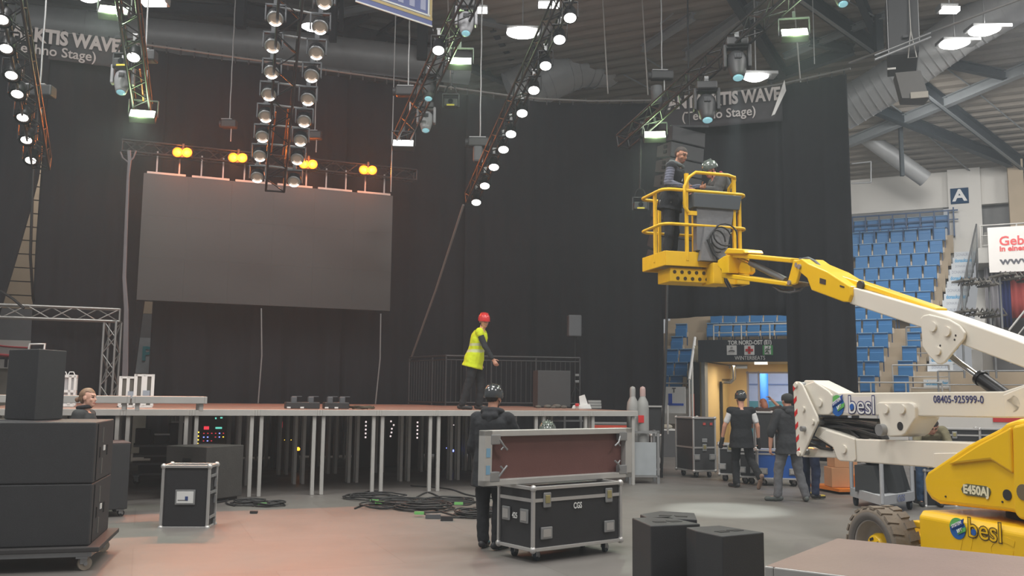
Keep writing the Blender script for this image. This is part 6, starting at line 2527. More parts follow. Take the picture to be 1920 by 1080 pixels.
# control console
CG = mat('console_grey', rgb(92, 98, 104), .5, var=.05)
zl = zfl + HR - .04
b = MB()
b.hexa([lw(r, s, z) for r, s, z in ((-.26, S0 - .06, zl - .2), (.47, S0 - .06, zl - .2), (.47, S0 + .22, zl - .2), (-.26, S0 + .22, zl - .2), (-.28, S0 - .10, zl), (.49, S0 - .10, zl), (.49, S0 + .24, zl), (-.28, S0 + .24, zl))])
co = b.build('console', CG, bask, bevel=.008)
b = MB()
for i in range(9):
    b.box((-.22 + .075 * i, S0 + .03 + .05 * (i % 2), zl + .025), (.03, .03, .05), Lc, 0, .005)
b.build('console_switches', GREYP, co)
b = MB()
b.hexa([lw(r, s, z) for r, s, z in ((-.22, S0 - .05, zfl + .16), (.26, S0 - .05, zfl + .16), (.26, S0 + .06, zfl + .16), (-.22, S0 + .06, zfl + .16), (-.2, S0 - .02, zl - .2), (.4, S0 - .02, zl - .2), (.4, S0 + .08, zl - .2), (-.2, S0 + .08, zl - .2))])
b.hexa([lw(r, s, z) for r, s, z in ((-.2, S0 - .12, zfl + .0), (.2, S0 - .12, zfl + .0), (.24, S0 - .02, zfl + .0), (-.2, S0 - .02, zfl + .0), (-.1, S0 - .07, zfl + .5), (.2, S0 - .07, zfl + .5), (.24, S0 - .02, zfl + .5), (-.1, S0 - .02, zfl + .5))])
b.build('console_pouch', mat('pouch_grey', rgb(108, 108, 110), .5, var=.12, bump=.4, bscale=9), co)
b = MB()
for k in range(3):
    cx_, cz_ = .05 + .06 * k, zfl + .28 + .05 * k
    b.tube([lw(cx_ + (.13 + .03 * k) * math.cos(q), S0 - .15 - .01 * k, cz_ + .16 * math.sin(q)) for q in [i * PI / 8 for i in range(14)]], .012, 6)
b.tube([lw(-.1, S0 - .14, zfl + .3), lw(-.02, S0 - .16, zfl + .1), lw(.12, S0 - .18, zfl - .05), lw(.14, S0 - .2, zfl - .3), lw(.2, S0 - .22, zfl - .42)], .016, 6).tube([lw(-.05, S0 - .14, zfl + .25), lw(.05, S0 - .16, zfl + .0), lw(.16, S0 - .18, zfl - .25), lw(.24, S0 - .2, zfl - .4)], .016, 6)
b.build('control_cables', CABLE, co)
# carrier below the floor
b = MB()
b.box((-.12, S0 + .25, zfl - .2), (.95, .42, .2), Lc, 0, .01)
b.box((.22, S0 + .0, zfl - .18), (.5, .34, .3), Lc, 0, .01)
b.box((.42, S0 - .12, zfl - .1), (.2, .2, .46), Lc, 0, .01)
b.build('carrier', YELW, bask)
b = MB()
for i in range(7):
    for z in (-.16, -.25):
        p = lw(-.53 + .115 * i + (.05 if z < -.2 else 0), S0 + .038, zfl + z)
        b.cyl(p, p - LF * .006, .026, n=12)
b.build('carrier_hole', mat('hole_brown', rgb(64, 50, 24), .8), bask)
# ================================================================== people
SKIN = mat('skin_light', rgb(206, 152, 128), .5, var=.06, scale=20)
SKIN2 = mat('skin_tan', rgb(186, 134, 108), .5, var=.06, scale=20)
EYE = mat('eye_dark', rgb(46, 38, 36), .3, var=0)
LIP = mat('lip', rgb(170, 100, 90), .5, var=0)
CT = bpy.data.textures.new('cloth_folds', 'CLOUDS')
CT.noise_scale = .11
CT.noise_depth = 2


def caps(mb, a, b, r0, r1, n=12, sq=None):
    """tapered limb with round ends; sq = (axis vector, factor) flattens it"""
    a, b = V(a), V(b)
    d = (b - a)
    L = d.length
    d = d / L if L > 1e-6 else V((0, 0, 1))
    x = d.orthogonal().normalized()
    if sq:
        x = (V(sq[0]) - d * V(sq[0]).dot(d)).normalized()
    y = d.cross(x)
    fx = sq[1] if sq else 1.0
    vs, rings = [], []
    for k in range(4):
        q = -PI / 2 + PI / 2 * (k + .4) / 4
        rings.append((a + d * (r0 * math.sin(q)), r0 * math.cos(q)))
    rings += [(a, r0), (a.lerp(b, .5), (r0 + r1) / 2), (b, r1)]
    for k in range(4):
        q = PI / 2 * (k + .6) / 4
        rings.append((b + d * (r1 * math.sin(q)), r1 * math.cos(q)))
    for c, r in rings:
        vs += [c + x * (r * fx * math.cos(2 * PI * i / n)) + y * (r * math.sin(2 * PI * i / n)) for i in range(n)]
    m = len(rings)
    fs = [(k * n + i, k * n + (i + 1) % n, (k + 1) * n + (i + 1) % n, (k + 1) * n + i) for k in range(m - 1) for i in range(n)]
    mb.add(vs, fs + [list(range(n))[::-1], list(range((m - 1) * n, m * n))], 0, True)


def loft(mb, rings, n=18):
    vs = []
    for c, xa, ya in rings:
        vs += [c + xa * math.cos(2 * PI * i / n) + ya * math.sin(2 * PI * i / n) for i in range(n)]
    m = len(rings)
    fs = [(k * n + i, k * n + (i + 1) % n, (k + 1) * n + (i + 1) % n, (k + 1) * n + i) for k in range(m - 1) for i in range(n)]
    mb.add(vs, fs + [list(range(n))[::-1], list(range((m - 1) * n, m * n))], 0, True)


def remesh(mb, name, mats, parent, vox, smooth=3, disp=0.0, pick=None):
    me = bpy.data.meshes.new(name)
    me.from_pydata([tuple(p) for p in mb.v], [], mb.f)
    o = bpy.data.objects.new(name, me)
    COL.objects.link(o)
    m = o.modifiers.new('r', 'REMESH')
    m.mode, m.voxel_size, m.use_smooth_shade = 'VOXEL', vox, True
    if smooth:
        s = o.modifiers.new('s', 'SMOOTH')
        s.iterations, s.factor = smooth, .5
    if disp:
        d = o.modifiers.new('d', 'DISPLACE')
        d.texture, d.strength, d.mid_level, d.texture_coords = CT, disp, .5, 'LOCAL'
    bpy.context.view_layer.update()
    res = bpy.data.meshes.new_from_object(o.evaluated_get(bpy.context.evaluated_depsgraph_get()))
    bpy.data.objects.remove(o)
    res.name = name
    res.materials.clear()
    for q in mats:
        res.materials.append(q)
    res.polygons.foreach_set('use_smooth', [True] * len(res.polygons))
    if pick:
        res.polygons.foreach_set('material_index', [pick(p.center) for p in res.polygons])
    else:
        res.polygons.foreach_set('material_index', [0] * len(res.polygons))
    return put(name, res, parent)


STAND = dict(pel=(0, 0, .93), chest=(0, .0, 1.24), neck=(0, -.01, 1.46), head=(0, .025, 1.625), shR=(.19, -.01, 1.405), shL=(-.19, -.01, 1.405), elR=(.25, -.03, 1.12), elL=(-.25, -.03, 1.12),
             wrR=(.26, .04, .87), wrL=(-.26, .04, .87), hiR=(.09, 0, .9), hiL=(-.09, 0, .9), knR=(.11, .02, .49), knL=(-.11, .02, .49), anR=(.115, -.02, .085), anL=(-.115, -.02, .085), toR=(.14, .15, .03), toL=(-.14, .15, .03))


def person(label, M, pose, o, yaw=0.0, pitch=0.0, scale=1.0, group=None, curl=.5):
    J = {k: V(v) for k, v in STAND.items()}
    J.update({k: V(v) for k, v in pose.items()})
    t = thing('person', label, 'person', M=M @ Matrix.Scale(scale, 4))
    skin = o.get('skin', SKIN)
    rs = (J['shR'] - J['shL']).normalized()
    rh = (J['hiR'] - J['hiL']).normalized()

    def axes(f, up):
        x = rh.lerp(rs, f)
        x = (x - up * x.dot(up)).normalized()
        return x, up.cross(x).normalized()
    spine = [J['pel'] + (J['pel'] - J['chest']).normalized() * .1, J['pel'], J['pel'].lerp(J['chest'], .5), J['chest'], J['chest'].lerp(J['neck'], .55), J['chest'].lerp(J['neck'], .85), J['neck']]
    W_ = [(.15, .105), (.168, .12), (.148, .108), (.165, .118), (.172, .11), (.12, .085), (.06, .058)]

    def torso(mb, g, lo=0, hi=7, extra=None):
        rings = []
        for i in range(lo, hi):
            c = spine[i]
            up = (spine[min(i + 1, 6)] - spine[max(i - 1, 0)]).normalized()
            x, y = axes(i / 6, up)
            a, b_ = W_[i]
            if g > .02 and i < 2:
                a, b_ = .18, .142
            rings.append((c, x * (a + g), y * (b_ + g)))
        if extra:
            up = (spine[1] - spine[0]).normalized()
            x, y = axes(0, up)
            rings.insert(0, (spine[0] - up * extra, x * (W_[1][0] + g + .028), y * (W_[1][1] + g + .04)))
        loft(mb, rings)
    # head frame
    H = Matrix.Rotation(yaw, 3, 'Z') @ Matrix.Rotation(pitch, 3, 'X')
    base = M.to_3x3().normalized()
    hx, hy, hz = H @ V((1, 0, 0)), H @ V((0, 1, 0)), H @ V((0, 0, 1))
    hc = J['head']

    def hp_(x, y, z):
        return hc + hx * x + hy * y + hz * z
    # one continuous body
    b = MB()
    torso(b, 0)
    caps(b, J['neck'] - V((0, 0, .04)), hp_(0, -.015, -.05), .058, .052)
    HM = Matrix(((hx.x, hy.x, hz.x, hc.x), (hx.y, hy.y, hz.y, hc.y), (hx.z, hy.z, hz.z, hc.z), (0, 0, 0, 1)))
    b.sph((0, -.008, .03), (.077, .096, .09), HM, n=20, k=14)
    b.sph((0, .015, -.025), (.064, .076, .09), HM, n=18, k=12)
    b.sph((0, .045, -.075), (.04, .042, .038), HM, n=14, k=10)
    b.sph((0, .09, -.018), (.013, .022, .02), HM, n=10, k=8)
    b.sph((0, .083, .008), (.01, .014, .026), HM, n=10, k=8)
    b.sph((0, .078, .035), (.05, .016, .012), HM, n=12, k=8)
    b.sph((0, .082, -.06), (.024, .012, .012), HM, n=10, k=8)
    for s in (-1, 1):
        b.sph((s * .079, -.008, .0), (.01, .02, .032), HM, n=10, k=8)
        b.sph((s * .04, .06, -.02), (.022, .02, .022), HM, n=10, k=8)
    for s in 'RL':
        sg = 1 if s == 'R' else -1
        caps(b, J['sh' + s], J['el' + s], .052, .042)
        caps(b, J['el' + s], J['wr' + s], .043, .03)
        caps(b, J['chest'].lerp(J['neck'], .7), J['sh' + s], .06, .055)
        caps(b, J['hi' + s], J['kn' + s], .085, .058)
        caps(b, J['kn' + s], J['an' + s], .056, .04)
        caps(b, J['an' + s] - V((0, 0, .03)), J['to' + s] + V((0, 0, .01)), .035, .03)
        # hand
        w = J['wr' + s]
        d = (w - J['el' + s]).normalized()
        fw = o.get('palm' + s)
        pn = V(fw) if fw else V((-sg, 0, 0))
        pn = (pn - d * pn.dot(d)).normalized()
        side = d.cross(pn).normalized()        # across the palm
        th = o.get('thumb' + s, V((0, 1, 0)))
        if side.dot(th) < 0:
            side = -side
        pe = w + d * .085
        caps(b, w + d * .012, pe, .028, .034, sq=(pn, .55))
        for k in range(4):
            off = side * (.031 - .0205 * k)
            ln = (.075, .084, .078, .06)[k]
            c_ = curl + .12 * k * .5
            d1 = (d * math.cos(c_ * .8) + pn * math.sin(c_ * .8)).normalized()
            d2 = (d * math.cos(c_ * 1.9) + pn * math.sin(c_ * 1.9)).normalized()
            p0 = pe + off
            p1 = p0 + d1 * ln * .55
            caps(b, p0 - d * .01, p1, .0098, .0092, 8)
            caps(b, p1, p1 + d2 * ln * .5, .0092, .008, 8)
        t0 = w + d * .03 + side * .028
        t1 = t0 + (d * .6 + side * .75 + pn * .35).normalized() * .042
        caps(b, t0, t1, .0135, .011, 8)
        caps(b, t1, t1 + (d * .85 + side * .3 + pn * .5).normalized() * .032, .0108, .009, 8)
    browc = o.get('browm', EYE)

    def pick(c):
        q = c - hc
        x, y, z = q.dot(hx), q.dot(hy), q.dot(hz)
        if y > .05 and abs(abs(x) - .031) < .014 and abs(z - .012) < .0075:
            return 1
        if y > .05 and abs(abs(x) - .032) < .02 and abs(z - .036) < .006:
            return 3
        if y > .06 and abs(x) < .026 and abs(z + .06) < .008:
            return 2
        if o.get('beard') and y > .0 and z < -.035 and z > -.12 and abs(x) < .075:
            return 4
        return 0
    remesh(b, 'body', [skin, EYE, LIP, browc, o.get('beard') or skin], t, .0075, 3, 0, pick)
    # trousers
    tm = o['trousers']
    b = MB()
    torso(b, .012, 0, 3)
    for s in 'RL':
        caps(b, J['hi' + s] + V((0, 0, .02)), J['kn' + s], .105, .078)
        caps(b, J['kn' + s], J['an' + s] + (J['kn' + s] - J['an' + s]) * .08, .078, .066)
        caps(b, J['an' + s] + (J['kn' + s] - J['an' + s]) * .12, J['an' + s] + (J['kn' + s] - J['an' + s]) * .04, .07, .068)
    remesh(b, 'trousers', [tm], t, .013, 3, .03)
    # top layers
    for (nm, mt, sleeve, hem, inf, lohi, pk, mats_) in o['tops']:
        b = MB()
        torso(b, inf, lohi[0], lohi[1], hem)
        if sleeve is not None:
            for s in 'RL':
                caps(b, J['chest'].lerp(J['neck'], .7), J['sh' + s], .064 + inf * .5, .06 + inf * .45)
                if sleeve > 0:
                    e = J['sh' + s].lerp(J['el' + s], min(1, sleeve * 2))
                    caps(b, J['sh' + s], e, .06 + inf * .5, .054 + inf * .5)
                if sleeve > .5:
                    f = (sleeve - .5) * 2
                    caps(b, J['el' + s], J['el' + s].lerp(J['wr' + s], f), .054 + inf * .5, .042 + inf * .45)
        remesh(b, nm, mats_ or [mt], t, .012, 3, .022, (lambda c, pk=pk: pk(c, J)) if pk else None)
    # shoes
    for s in 'RL':
        a, e = J['an' + s], J['to' + s]
        d = (e - a)
        dh_ = d.normalized()
        b = MB()
        dn = V((0, 0, -1)) if not o.get('lift' + s) else V(o['lift' + s]).normalized()
        heel = a + dn * .035 - (dh_ - dn * dh_.dot(dn)).normalized() * .045
        caps(b, heel, e + dn * -.005, .042, .036)
        caps(b, a + V((0, 0, .03)), heel + (e - heel) * .35, .045, .045)
        caps(b, a + (J['kn' + s] - a) * .06, a, .05, .048)

        sh = remesh(b, 'shoe', [o['shoe'], o.get('sole', o['shoe']), o.get('accent', o['shoe'])], t, .009, 2, 0, lambda c, a=a, e=e, dn=dn: 1 if (c - e).dot(dn) > .012 else (2 if (c - e).length < .11 and (c - e).dot(dn) < -.02 else 0))
    # hair and headgear
    hm = o.get('hair')
    if hm:
        b = MB()
        b.sph((0, -.014, .034), (.086, .101, .097), HM, n=24, k=16)
        if o.get('bun'):
            b.sph((0, -.135, -.02), (.035, .032, .035), HM, n=12, k=8)
            b.sph((0, -.11, -.01), (.03, .04, .03), HM, n=12, k=8)
            b.sph((0, -.02, .0), (.084, .09, .085), HM, n=18, k=12)
        if o.get('long'):
            b.sph((0, -.05, -.06), (.08, .07, .12), HM, n=16, k=12)
        ob = remesh(b, 'hair', [hm], t, .008, 2, .008)
        bm = bmesh.new()
        bm.from_mesh(ob.data)
        kill = []
        for v in bm.verts:
            q = v.co - hc
            x, y, z = q.dot(hx), q.dot(hy), q.dot(hz)
            front = .052 + .35 * max(0, -y + .02)
            if (y > .005 and z < .062 + .25 * (.09 - y) * (1 if o.get('bun') else .4)) or (z < -.03 - .2 * max(0, -y) and not (o.get('bun') and y < -.03) and not o.get('long')) or (abs(x) > .06 and -.03 < y < .02 and z < .03):
                kill.append(v)
        bmesh.ops.delete(bm, geom=kill, context='VERTS')
        bm.to_mesh(ob.data)
        bm.free()
    if o.get('helmet'):
        hmats = o['helmet']
        b = MB()
        prof = [(.105, -.012), (.108, .01), (.107, .045), (.097, .085), (.07, .118), (.035, .134), (0, .138)]
        Sx = HM @ Matrix.Translation((0, -.01, .018)) @ Matrix.Diagonal((.97, 1.16, 1, 1))
        b.lathe(prof, Sx, 28)
        b.lathe([(.105, -.012), (.098, -.012), (.1, .03), (0, .1)], Sx, 28)
        for i in (-2, -1, 0, 1, 2):
            b.box((i * .028, -.0, .1 - abs(i) * .006), (.012, .13 - abs(i) * .02, .05), HM @ Matrix.Translation((0, -.012, .04)), 0, .005)
        b.prism([(-.07, .105), (-.04, .135), (0, .143), (.04, .135), (.07, .105), (0, .115)], .012, HM @ Matrix.Translation((0, 0, .012)))
        b.build('helmet', hmats, t, True)
        b = MB()
        b.tube([hp_(s * .083, .0, .01) if abs(s) == 1 else hp_(s * .07, .03, -.11 + .0 * s) for s in (-1, -.6, 0, .6, 1)], .006, 5)
        b.build('chin_strap', BLACK, t, True)
    if o.get('cap'):
        b = MB()
        Sx = HM @ Matrix.Translation((0, -.008, .012)) @ Matrix.Diagonal((.95, 1.12, 1, 1))
        b.lathe([(.094, -.0), (.097, .02), (.095, .055), (.083, .088), (.05, .108), (0, .115)], Sx, 26)
        b.build('cap', o['cap'], t, True)
    if o.get('hood'):
        b = MB()
        nk = J['neck']
        up = (nk - J['chest']).normalized()
        x, y = axes(1, up)
        pts = [nk + x * (.1 * math.sin(q)) - y * (-.085 * math.cos(q)) * -1 + up * (.02 + .02 * math.cos(q)) for q in [math.radians(-150 + 25 * i) for i in range(13)]]
        for p, q in zip(pts[:-1], pts[1:]):
            caps(b, p, q, .038, .038)
        caps(b, nk - y * .1 - up * .02 + x * .05, nk - y * .1 - up * .02 - x * .05, .05, .05)
        caps(b, nk - y * .1 - up * .03, nk - y * .12 - up * .12, .06, .03)
        remesh(b, 'hood', [o['hood']], t, .012, 4, .012)
    for f in o.get('extra', []):
        f(t, J, hp_, HM)
    return t


JK = lambda n, c, **k: mat('cloth_' + n, rgb(*c), .85, var=.14, scale=9, bump=.25, bscale=26, spec=.2)
BLKJ = JK('black_jacket', (52, 53, 56))
DKT = JK('dark_trousers', (46, 47, 50))
GRT = JK('grey_trousers', (110, 111, 115))
JEAN = JK('navy_jeans', (52, 60, 84))
BLKV = JK('black_vest', (44, 45, 48))
WHT = JK('white_shirt', (214, 214, 214))
HVY = mat('cloth_hi_vis', rgb(212, 226, 22), .75, var=.08, scale=8, bump=.2, bscale=24)
REFL = mat('reflective_band', rgb(196, 200, 150), .5, var=.05)
HGREY = JK('grey_hem', (140, 140, 138))
HELR = mat('helmet_red', rgb(212, 52, 54), .3, var=.03, coat=.4)
HELB = mat('helmet_dark', rgb(56, 58, 60), .22, var=.35, scale=14, coat=.6)
HELC = mat('helmet_mottled', rgb(88, 96, 90), .25, var=.6, scale=26, coat=.5)
SHOEB = mat('shoe_black', rgb(44, 44, 46), .6)
SOLEW = mat('sole_pale', rgb(176, 172, 166), .6)
HBR = mat('hair_dark', rgb(52, 44, 40), .7, var=.2, scale=30)
HLB = mat('hair_light_brown', rgb(134, 104, 80), .6, var=.2, scale=30)
HGI = mat('hair_ginger', rgb(150, 92, 66), .6, var=.2, scale=30)

# ---- man in the yellow vest on the stage
def vest_bands(c, J):
    z = c.z
    return 1 if (1.02 < z < 1.07 or 1.13 < z < 1.18) else (2 if z < .90 else 0)


o_ = dict(trousers=DKT, shoe=SHOEB, helmet=HELR, hair=HBR, skin=SKIN,
          tops=[('shirt', BLKJ, .96, None, .0, (1, 6), None, None), ('safety_vest', HVY, 0.08, .07, .035, (0, 6), vest_bands, [HVY, REFL, HVY])])
p = at(890, 760, 16.9)
person('man in a yellow safety vest and red helmet standing on the stage', TR((p.x, p.y, ZD), math.radians(-96)),
       dict(pel=(0, -.02, .92), chest=(0, .05, 1.22), neck=(0, .1, 1.43), head=(-.0, .15, 1.585), shR=(.18, .09, 1.385), shL=(-.18, .1, 1.385), elR=(.21, .2, 1.12), elL=(-.24, .1, 1.1), wrR=(.2, .34, .9), wrL=(-.24, .06, .84),
            knR=(.1, -.09, .49), knL=(-.1, .08, .49), anR=(.1, -.22, .085), anL=(-.1, .06, .085), toR=(.12, -.05, .03), toL=(-.12, .23, .03)), o_, yaw=math.radians(-58), pitch=-.12, scale=1.02)

# ---- man in the dark jacket in front, back turned
o_ = dict(trousers=DKT, shoe=SHOEB, accent=mat('shoe_teal', rgb(70, 116, 122), .6), sole=mat('sole_teal', rgb(96, 130, 136), .6), helmet=HELB, hair=HBR, hood=BLKJ, skin=SKIN,
          tops=[('jacket', BLKJ, .96, .16, .045, (0, 6), None, None)], thumbR=V((0, 0, 1)))
p = gz(921, 1029)
person('man in a black hooded jacket and dark helmet seen from behind beside the flight case', TR((p.x, p.y, 0), math.radians(-16)),
       dict(anR=(.08, -.06, .085), toR=(.15, .12, .03), knR=(.085, .0, .49), anL=(-.1, .02, .085), toL=(-.1, .18, .03), shR=(.175, -.01, 1.4), shL=(-.175, -.01, 1.4), elR=(.26, .1, 1.17), wrR=(.33, .31, 1.16), elL=(-.22, .02, 1.1), wrL=(-.2, .18, .9)), o_, yaw=math.radians(-14), pitch=-.05, scale=.995)
# ---- person crouching behind the leaning deck
o_ = dict(trousers=DKT, shoe=SHOEB, helmet=HELC, hair=HBR, tops=[('jacket', BLKJ, .96, .02, .03, (0, 6), None, None)])
p = at(1035, 840, 11.05)
person('person with a mottled helmet crouching behind the leaning stage deck', TR((p.x, p.y, 0), math.radians(150)),
       dict(pel=(0, -.2, .5), chest=(0, -.02, .82), neck=(0, .07, 1.04), head=(0, .12, 1.2), shR=(.19, .06, .93), shL=(-.19, .06, .93), elR=(.26, .28, .78), elL=(-.26, .28, .78), wrR=(.2, .44, .92), wrL=(-.2, .44, .92), hiR=(.1, -.18, .45), hiL=(-.1, -.18, .45), knR=(.17, .2, .46), knL=(-.17, .2, .46), anR=(.15, -.02, .085), anL=(-.15, -.02, .085), toR=(.17, .15, .03), toL=(-.17, .15, .03)), o_, yaw=.5, pitch=-.55)

# ---- two men in the basket
def stripes(c, J):
    return 1 if math.sin(c.z * 150) > .2 else 0


SLV = JK('grey_stripe_a', (104, 106, 120))
SLV2 = JK('grey_stripe_b', (72, 74, 84))
HOODG = JK('grey_hood', (92, 98, 98))


def glasses(t, J, hp_, HM):
    b = MB()
    for s in (-1, 1):
        b.tube([hp_(s * (.032 + .024 * math.cos(q)), .094, .012 + .018 * math.sin(q)) for q in [i * PI / 5 for i in range(10)]], .0016, 4, closed=True)
        b.tube([hp_(s * .056, .09, .016), hp_(s * .08, .02, .014)], .0025, 4)
    b.build('spectacles', BLACK, t, True)


def tools(t, J, hp_, HM):
    b = MB()
    for k in range(4):
        b.box(J['pel'] + V((.16, .06 - .05 * k, -.02 - .04 * (k % 2))), (.05, .035, .1), None, 0, .008)
    b.tube([J['chest'] + V((.08, .13, .1)), J['chest'] + V((.03, .15, .02)), J['chest'] + V((.06, .15, -.05))], .008, 5)
    b.build('tool_belt', STEEL, t, True)


o_ = dict(trousers=DKT, shoe=SHOEB, hair=HBR, browm=HBR, beard=mat('stubble', rgb(140, 104, 88), .7, var=.2, scale=40), hood=HOODG, skin=SKIN2, extra=[glasses, tools], thumbR=V((0, 0, 1)), thumbL=V((0, 0, 1)),
          tops=[('jacket_sleeves', SLV, .94, None, .02, (3, 6), stripes, [SLV, SLV2]), ('vest', BLKV, 0.06, .05, .034, (0, 6), None, None)])
bz = zfl + .006
q = lw(-.43, S0 + .36, bz)
person('dark-haired man in a striped hoodie and black vest standing in the lift basket', TR(q, math.radians(-118)),
       dict(chest=(0, .05, 1.24), neck=(0, .1, 1.45), head=(-.01, .17, 1.6), shR=(.19, .08, 1.4), shL=(-.19, .08, 1.4), elR=(.27, .06, 1.14), elL=(-.25, .2, 1.14), wrR=(.17, .28, 1.06), wrL=(-.12, .42, 1.12)), o_, yaw=math.radians(-18), pitch=-.38, scale=1.0)


def inner(t, J, hp_, HM):
    b = MB()
    for i in range(6):
        q = math.radians(-110 + 26 * i)
    nk = J['neck']
    caps(b, nk + V((.09, -.05, .05)), nk + V((.1, .03, .03)), .028, .028)
    caps(b, nk + V((.09, -.05, .05)), nk + V((0, -.11, .04)), .028, .03)
    caps(b, nk + V((0, -.11, .04)), nk + V((-.09, -.05, .05)), .03, .028)
    remesh(b, 'hood_lining', [mat('lining_red', rgb(150, 44, 56), .8)], t, .01, 3, 0)


GJ = JK('charcoal_jacket', (74, 74, 74))
o_ = dict(trousers=DKT, shoe=SHOEB, helmet=HELC, hair=HBR, skin=mat('skin_pink', rgb(214, 150, 136), .5, var=.06), extra=[inner], thumbR=V((0, 0, 1)), thumbL=V((0, 0, 1)),
          tops=[('jacket', GJ, .94, .05, .045, (0, 6), None, None)])
q = lw(.46, S0 + .44, bz)
person('man in a mottled helmet and charcoal jacket bending over the lift basket console', TR(q, math.radians(96)),
       dict(pel=(0, -.06, .91), chest=(0, .0, 1.19), neck=(0, .09, 1.37), head=(0, .17, 1.475), shR=(.19, .06, 1.32), shL=(-.19, .06, 1.32), elR=(.27, .14, 1.06), elL=(-.28, .16, 1.08), wrR=(.16, .36, 1.1), wrL=(-.2, .38, 1.13), knR=(.12, .03, .48), knL=(-.12, .03, .48)), o_, yaw=math.radians(6), pitch=-.42, scale=1.0)

# ---- man in the black vest walking to the gate
o_ = dict(trousers=DKT, shoe=SHOEB, sole=mat('sole_brown', rgb(140, 116, 100), .7), helmet=HELB, hair=HBR, skin=SKIN, liftR=(-.2, -.85, .1),
          tops=[('t_shirt', WHT, .34, .0, .012, (1, 6), None, None), ('vest', BLKV, 0.04, .1, .038, (0, 6), None, None)])


def gloves(t, J, hp_, HM):
    b = MB()
    for s in 'RL':
        b = MB()
        w = J['wr' + s]
        d = (w - J['el' + s]).normalized()
        caps(b, w, w + d * .16, .042, .045)
        remesh(b, 'glove', [BLACK], t, .01, 3, .01)


o_['extra'] = [gloves]
p = gz(1392, 915)
person('man in a black vest, white shirt and dark helmet walking away towards the gate', TR((p.x, p.y, 0), math.radians(-6)),
       dict(elR=(.29, -.02, 1.13), wrR=(.31, .03, .9), elL=(-.3, .0, 1.13), wrL=(-.34, .06, .9), knL=(-.1, .1, .49), anL=(-.1, .04, .085), toL=(-.2, .2, .03), knR=(.16, .0, .5), anR=(.3, -.26, .2), toR=(.26, -.2, .03)), o_, yaw=math.radians(20), pitch=-.06, scale=1.0)

# ---- man with the black cap
HDY = JK('black_hoodie', (62, 63, 66))
o_ = dict(trousers=GRT, shoe=mat('shoe_greygreen', rgb(88, 94, 92), .6), cap=mat('cap_black', rgb(50, 52, 54), .8), hair=HBR, hood=HDY, skin=SKIN,
          tops=[('hoodie', HDY, .62, .08, .035, (0, 6), None, None)])
p = gz(1482, 940)
person('man in a black hoodie, black cap and grey trousers walking away beside the lift arms', TR((p.x, p.y, 0), math.radians(8)),
       dict(elL=(-.3, .0, 1.12), wrL=(-.3, .04, .87), knL=(-.16, .06, .49), anL=(-.2, .02, .085), toL=(-.36, .1, .03), knR=(.15, .0, .49), anR=(.24, -.06, .085), toR=(.28, .08, .03), head=(.0, .03, 1.6)), o_, yaw=math.radians(6), pitch=-.1, scale=1.0)
# ---- ginger haired person bending behind the cases
BRJ = JK('brown_black_top', (66, 52, 48))
o_ = dict(trousers=DKT, shoe=SHOEB, hair=HGI, long=True, skin=SKIN2, tops=[('top', BRJ, .5, .02, .03, (0, 6), None, None)])
p = at(1443, 860, 21.6)
person('ginger-haired person in a dark brown top bending over behind the blue flight case', TR((p.x, p.y, 0), math.radians(10)),
       dict(chest=(0, .1, 1.2), neck=(0, .22, 1.38), head=(.02, .31, 1.5), shR=(.19, .2, 1.36), shL=(-.19, .2, 1.36), elR=(.36, .16, 1.42), wrR=(.2, .22, 1.6), elL=(-.26, .3, 1.1), wrL=(-.2, .46, 1.0)), o_, pitch=-.5)
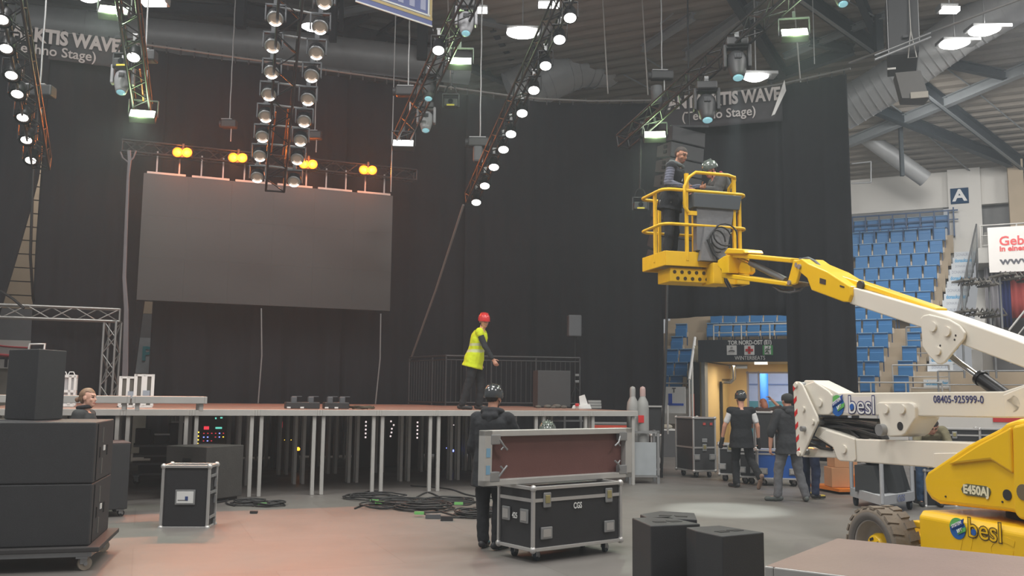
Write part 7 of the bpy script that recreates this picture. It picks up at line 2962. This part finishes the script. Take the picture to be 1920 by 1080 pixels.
# ---- legs behind the lift arms
o_ = dict(trousers=JEAN, shoe=SHOEB, sole=WHITE, accent=mat('shoe_yellow', rgb(190, 166, 60), .6), hair=HBR, tops=[('jacket', BLKJ, .95, .02, .03, (0, 6), None, None)])
p = gz(1520, 934)
person('person in navy jeans and yellow-black sports shoes standing hidden behind the lift arms', TR((p.x, p.y, 0), math.radians(-60)),
       dict(anR=(.16, -.06, .085), toR=(.17, .13, .03), anL=(-.2, .12, .085), toL=(-.22, .3, .03)), o_, scale=.97)
OLV = JK('olive_jacket', (120, 114, 92))
o_ = dict(trousers=JK('blue_jeans', (62, 84, 112)), shoe=SHOEB, hair=HBR, tops=[('jacket', OLV, .95, .1, .03, (0, 6), None, None)])
p = at(1742, 930, 14.6)
person('person in blue jeans and an olive jacket bending behind the yellow cover of the lift', TR((p.x, p.y, 0), math.radians(170)),
       dict(pel=(0, -.12, .88), chest=(0, .1, 1.08), neck=(0, .26, 1.2), head=(0, .36, 1.24), shR=(.19, .2, 1.18), shL=(-.19, .2, 1.18), elR=(.24, .34, .95), elL=(-.24, .34, .95), wrR=(.2, .5, .8), wrL=(-.2, .5, .8)), o_, pitch=-.7)
# ---- woman behind the subwoofers
o_ = dict(trousers=DKT, shoe=SHOEB, hair=HLB, bun=True, browm=HLB, skin=mat('skin_fair', rgb(222, 172, 150), .5, var=.05), tops=[('jacket', JK('grey_black_jacket', (66, 67, 68)), .95, .1, .035, (0, 6), None, None)])


def collar(t, J, hp_, HM):
    b = MB()
    nk = J['neck']
    pts = [nk + V((.07 * math.sin(q), .075 * math.cos(q), .045 + .01 * math.cos(q))) for q in [i * PI / 6 for i in range(13)]]
    for p, q in zip(pts[:-1], pts[1:]):
        caps(b, p, q, .026, .026)
    remesh(b, 'collar', [BLKJ], t, .01, 3, 0)


o_['extra'] = [collar]
p = at(158, 790, 11.2)
person('woman with hair tied in a bun and a black jacket standing behind the subwoofer stack', TR((p.x, p.y, 0), math.radians(-86)),
       dict(head=(0, .03, 1.615)), o_, yaw=math.radians(-6), pitch=.0, scale=.968)
# ================================================================== thin stage haze in the hall air
hz = bpy.data.materials.new('stage_haze')
hz.use_nodes = True
nt = hz.node_tree
nt.nodes.remove(nt.nodes['Principled BSDF'])
vs_n = nt.nodes.new('ShaderNodeVolumeScatter')
vs_n.inputs['Color'].default_value = (.84, .92, 1, 1)
vs_n.inputs['Density'].default_value = .003
vs_n.inputs['Anisotropy'].default_value = .35
nt.links.new(vs_n.outputs[0], nt.nodes['Material Output'].inputs['Volume'])
o = MB().box((3, 20, 6.5), (50, 44, 12.9)).build('haze', hz)
struct(o, 'stuff')
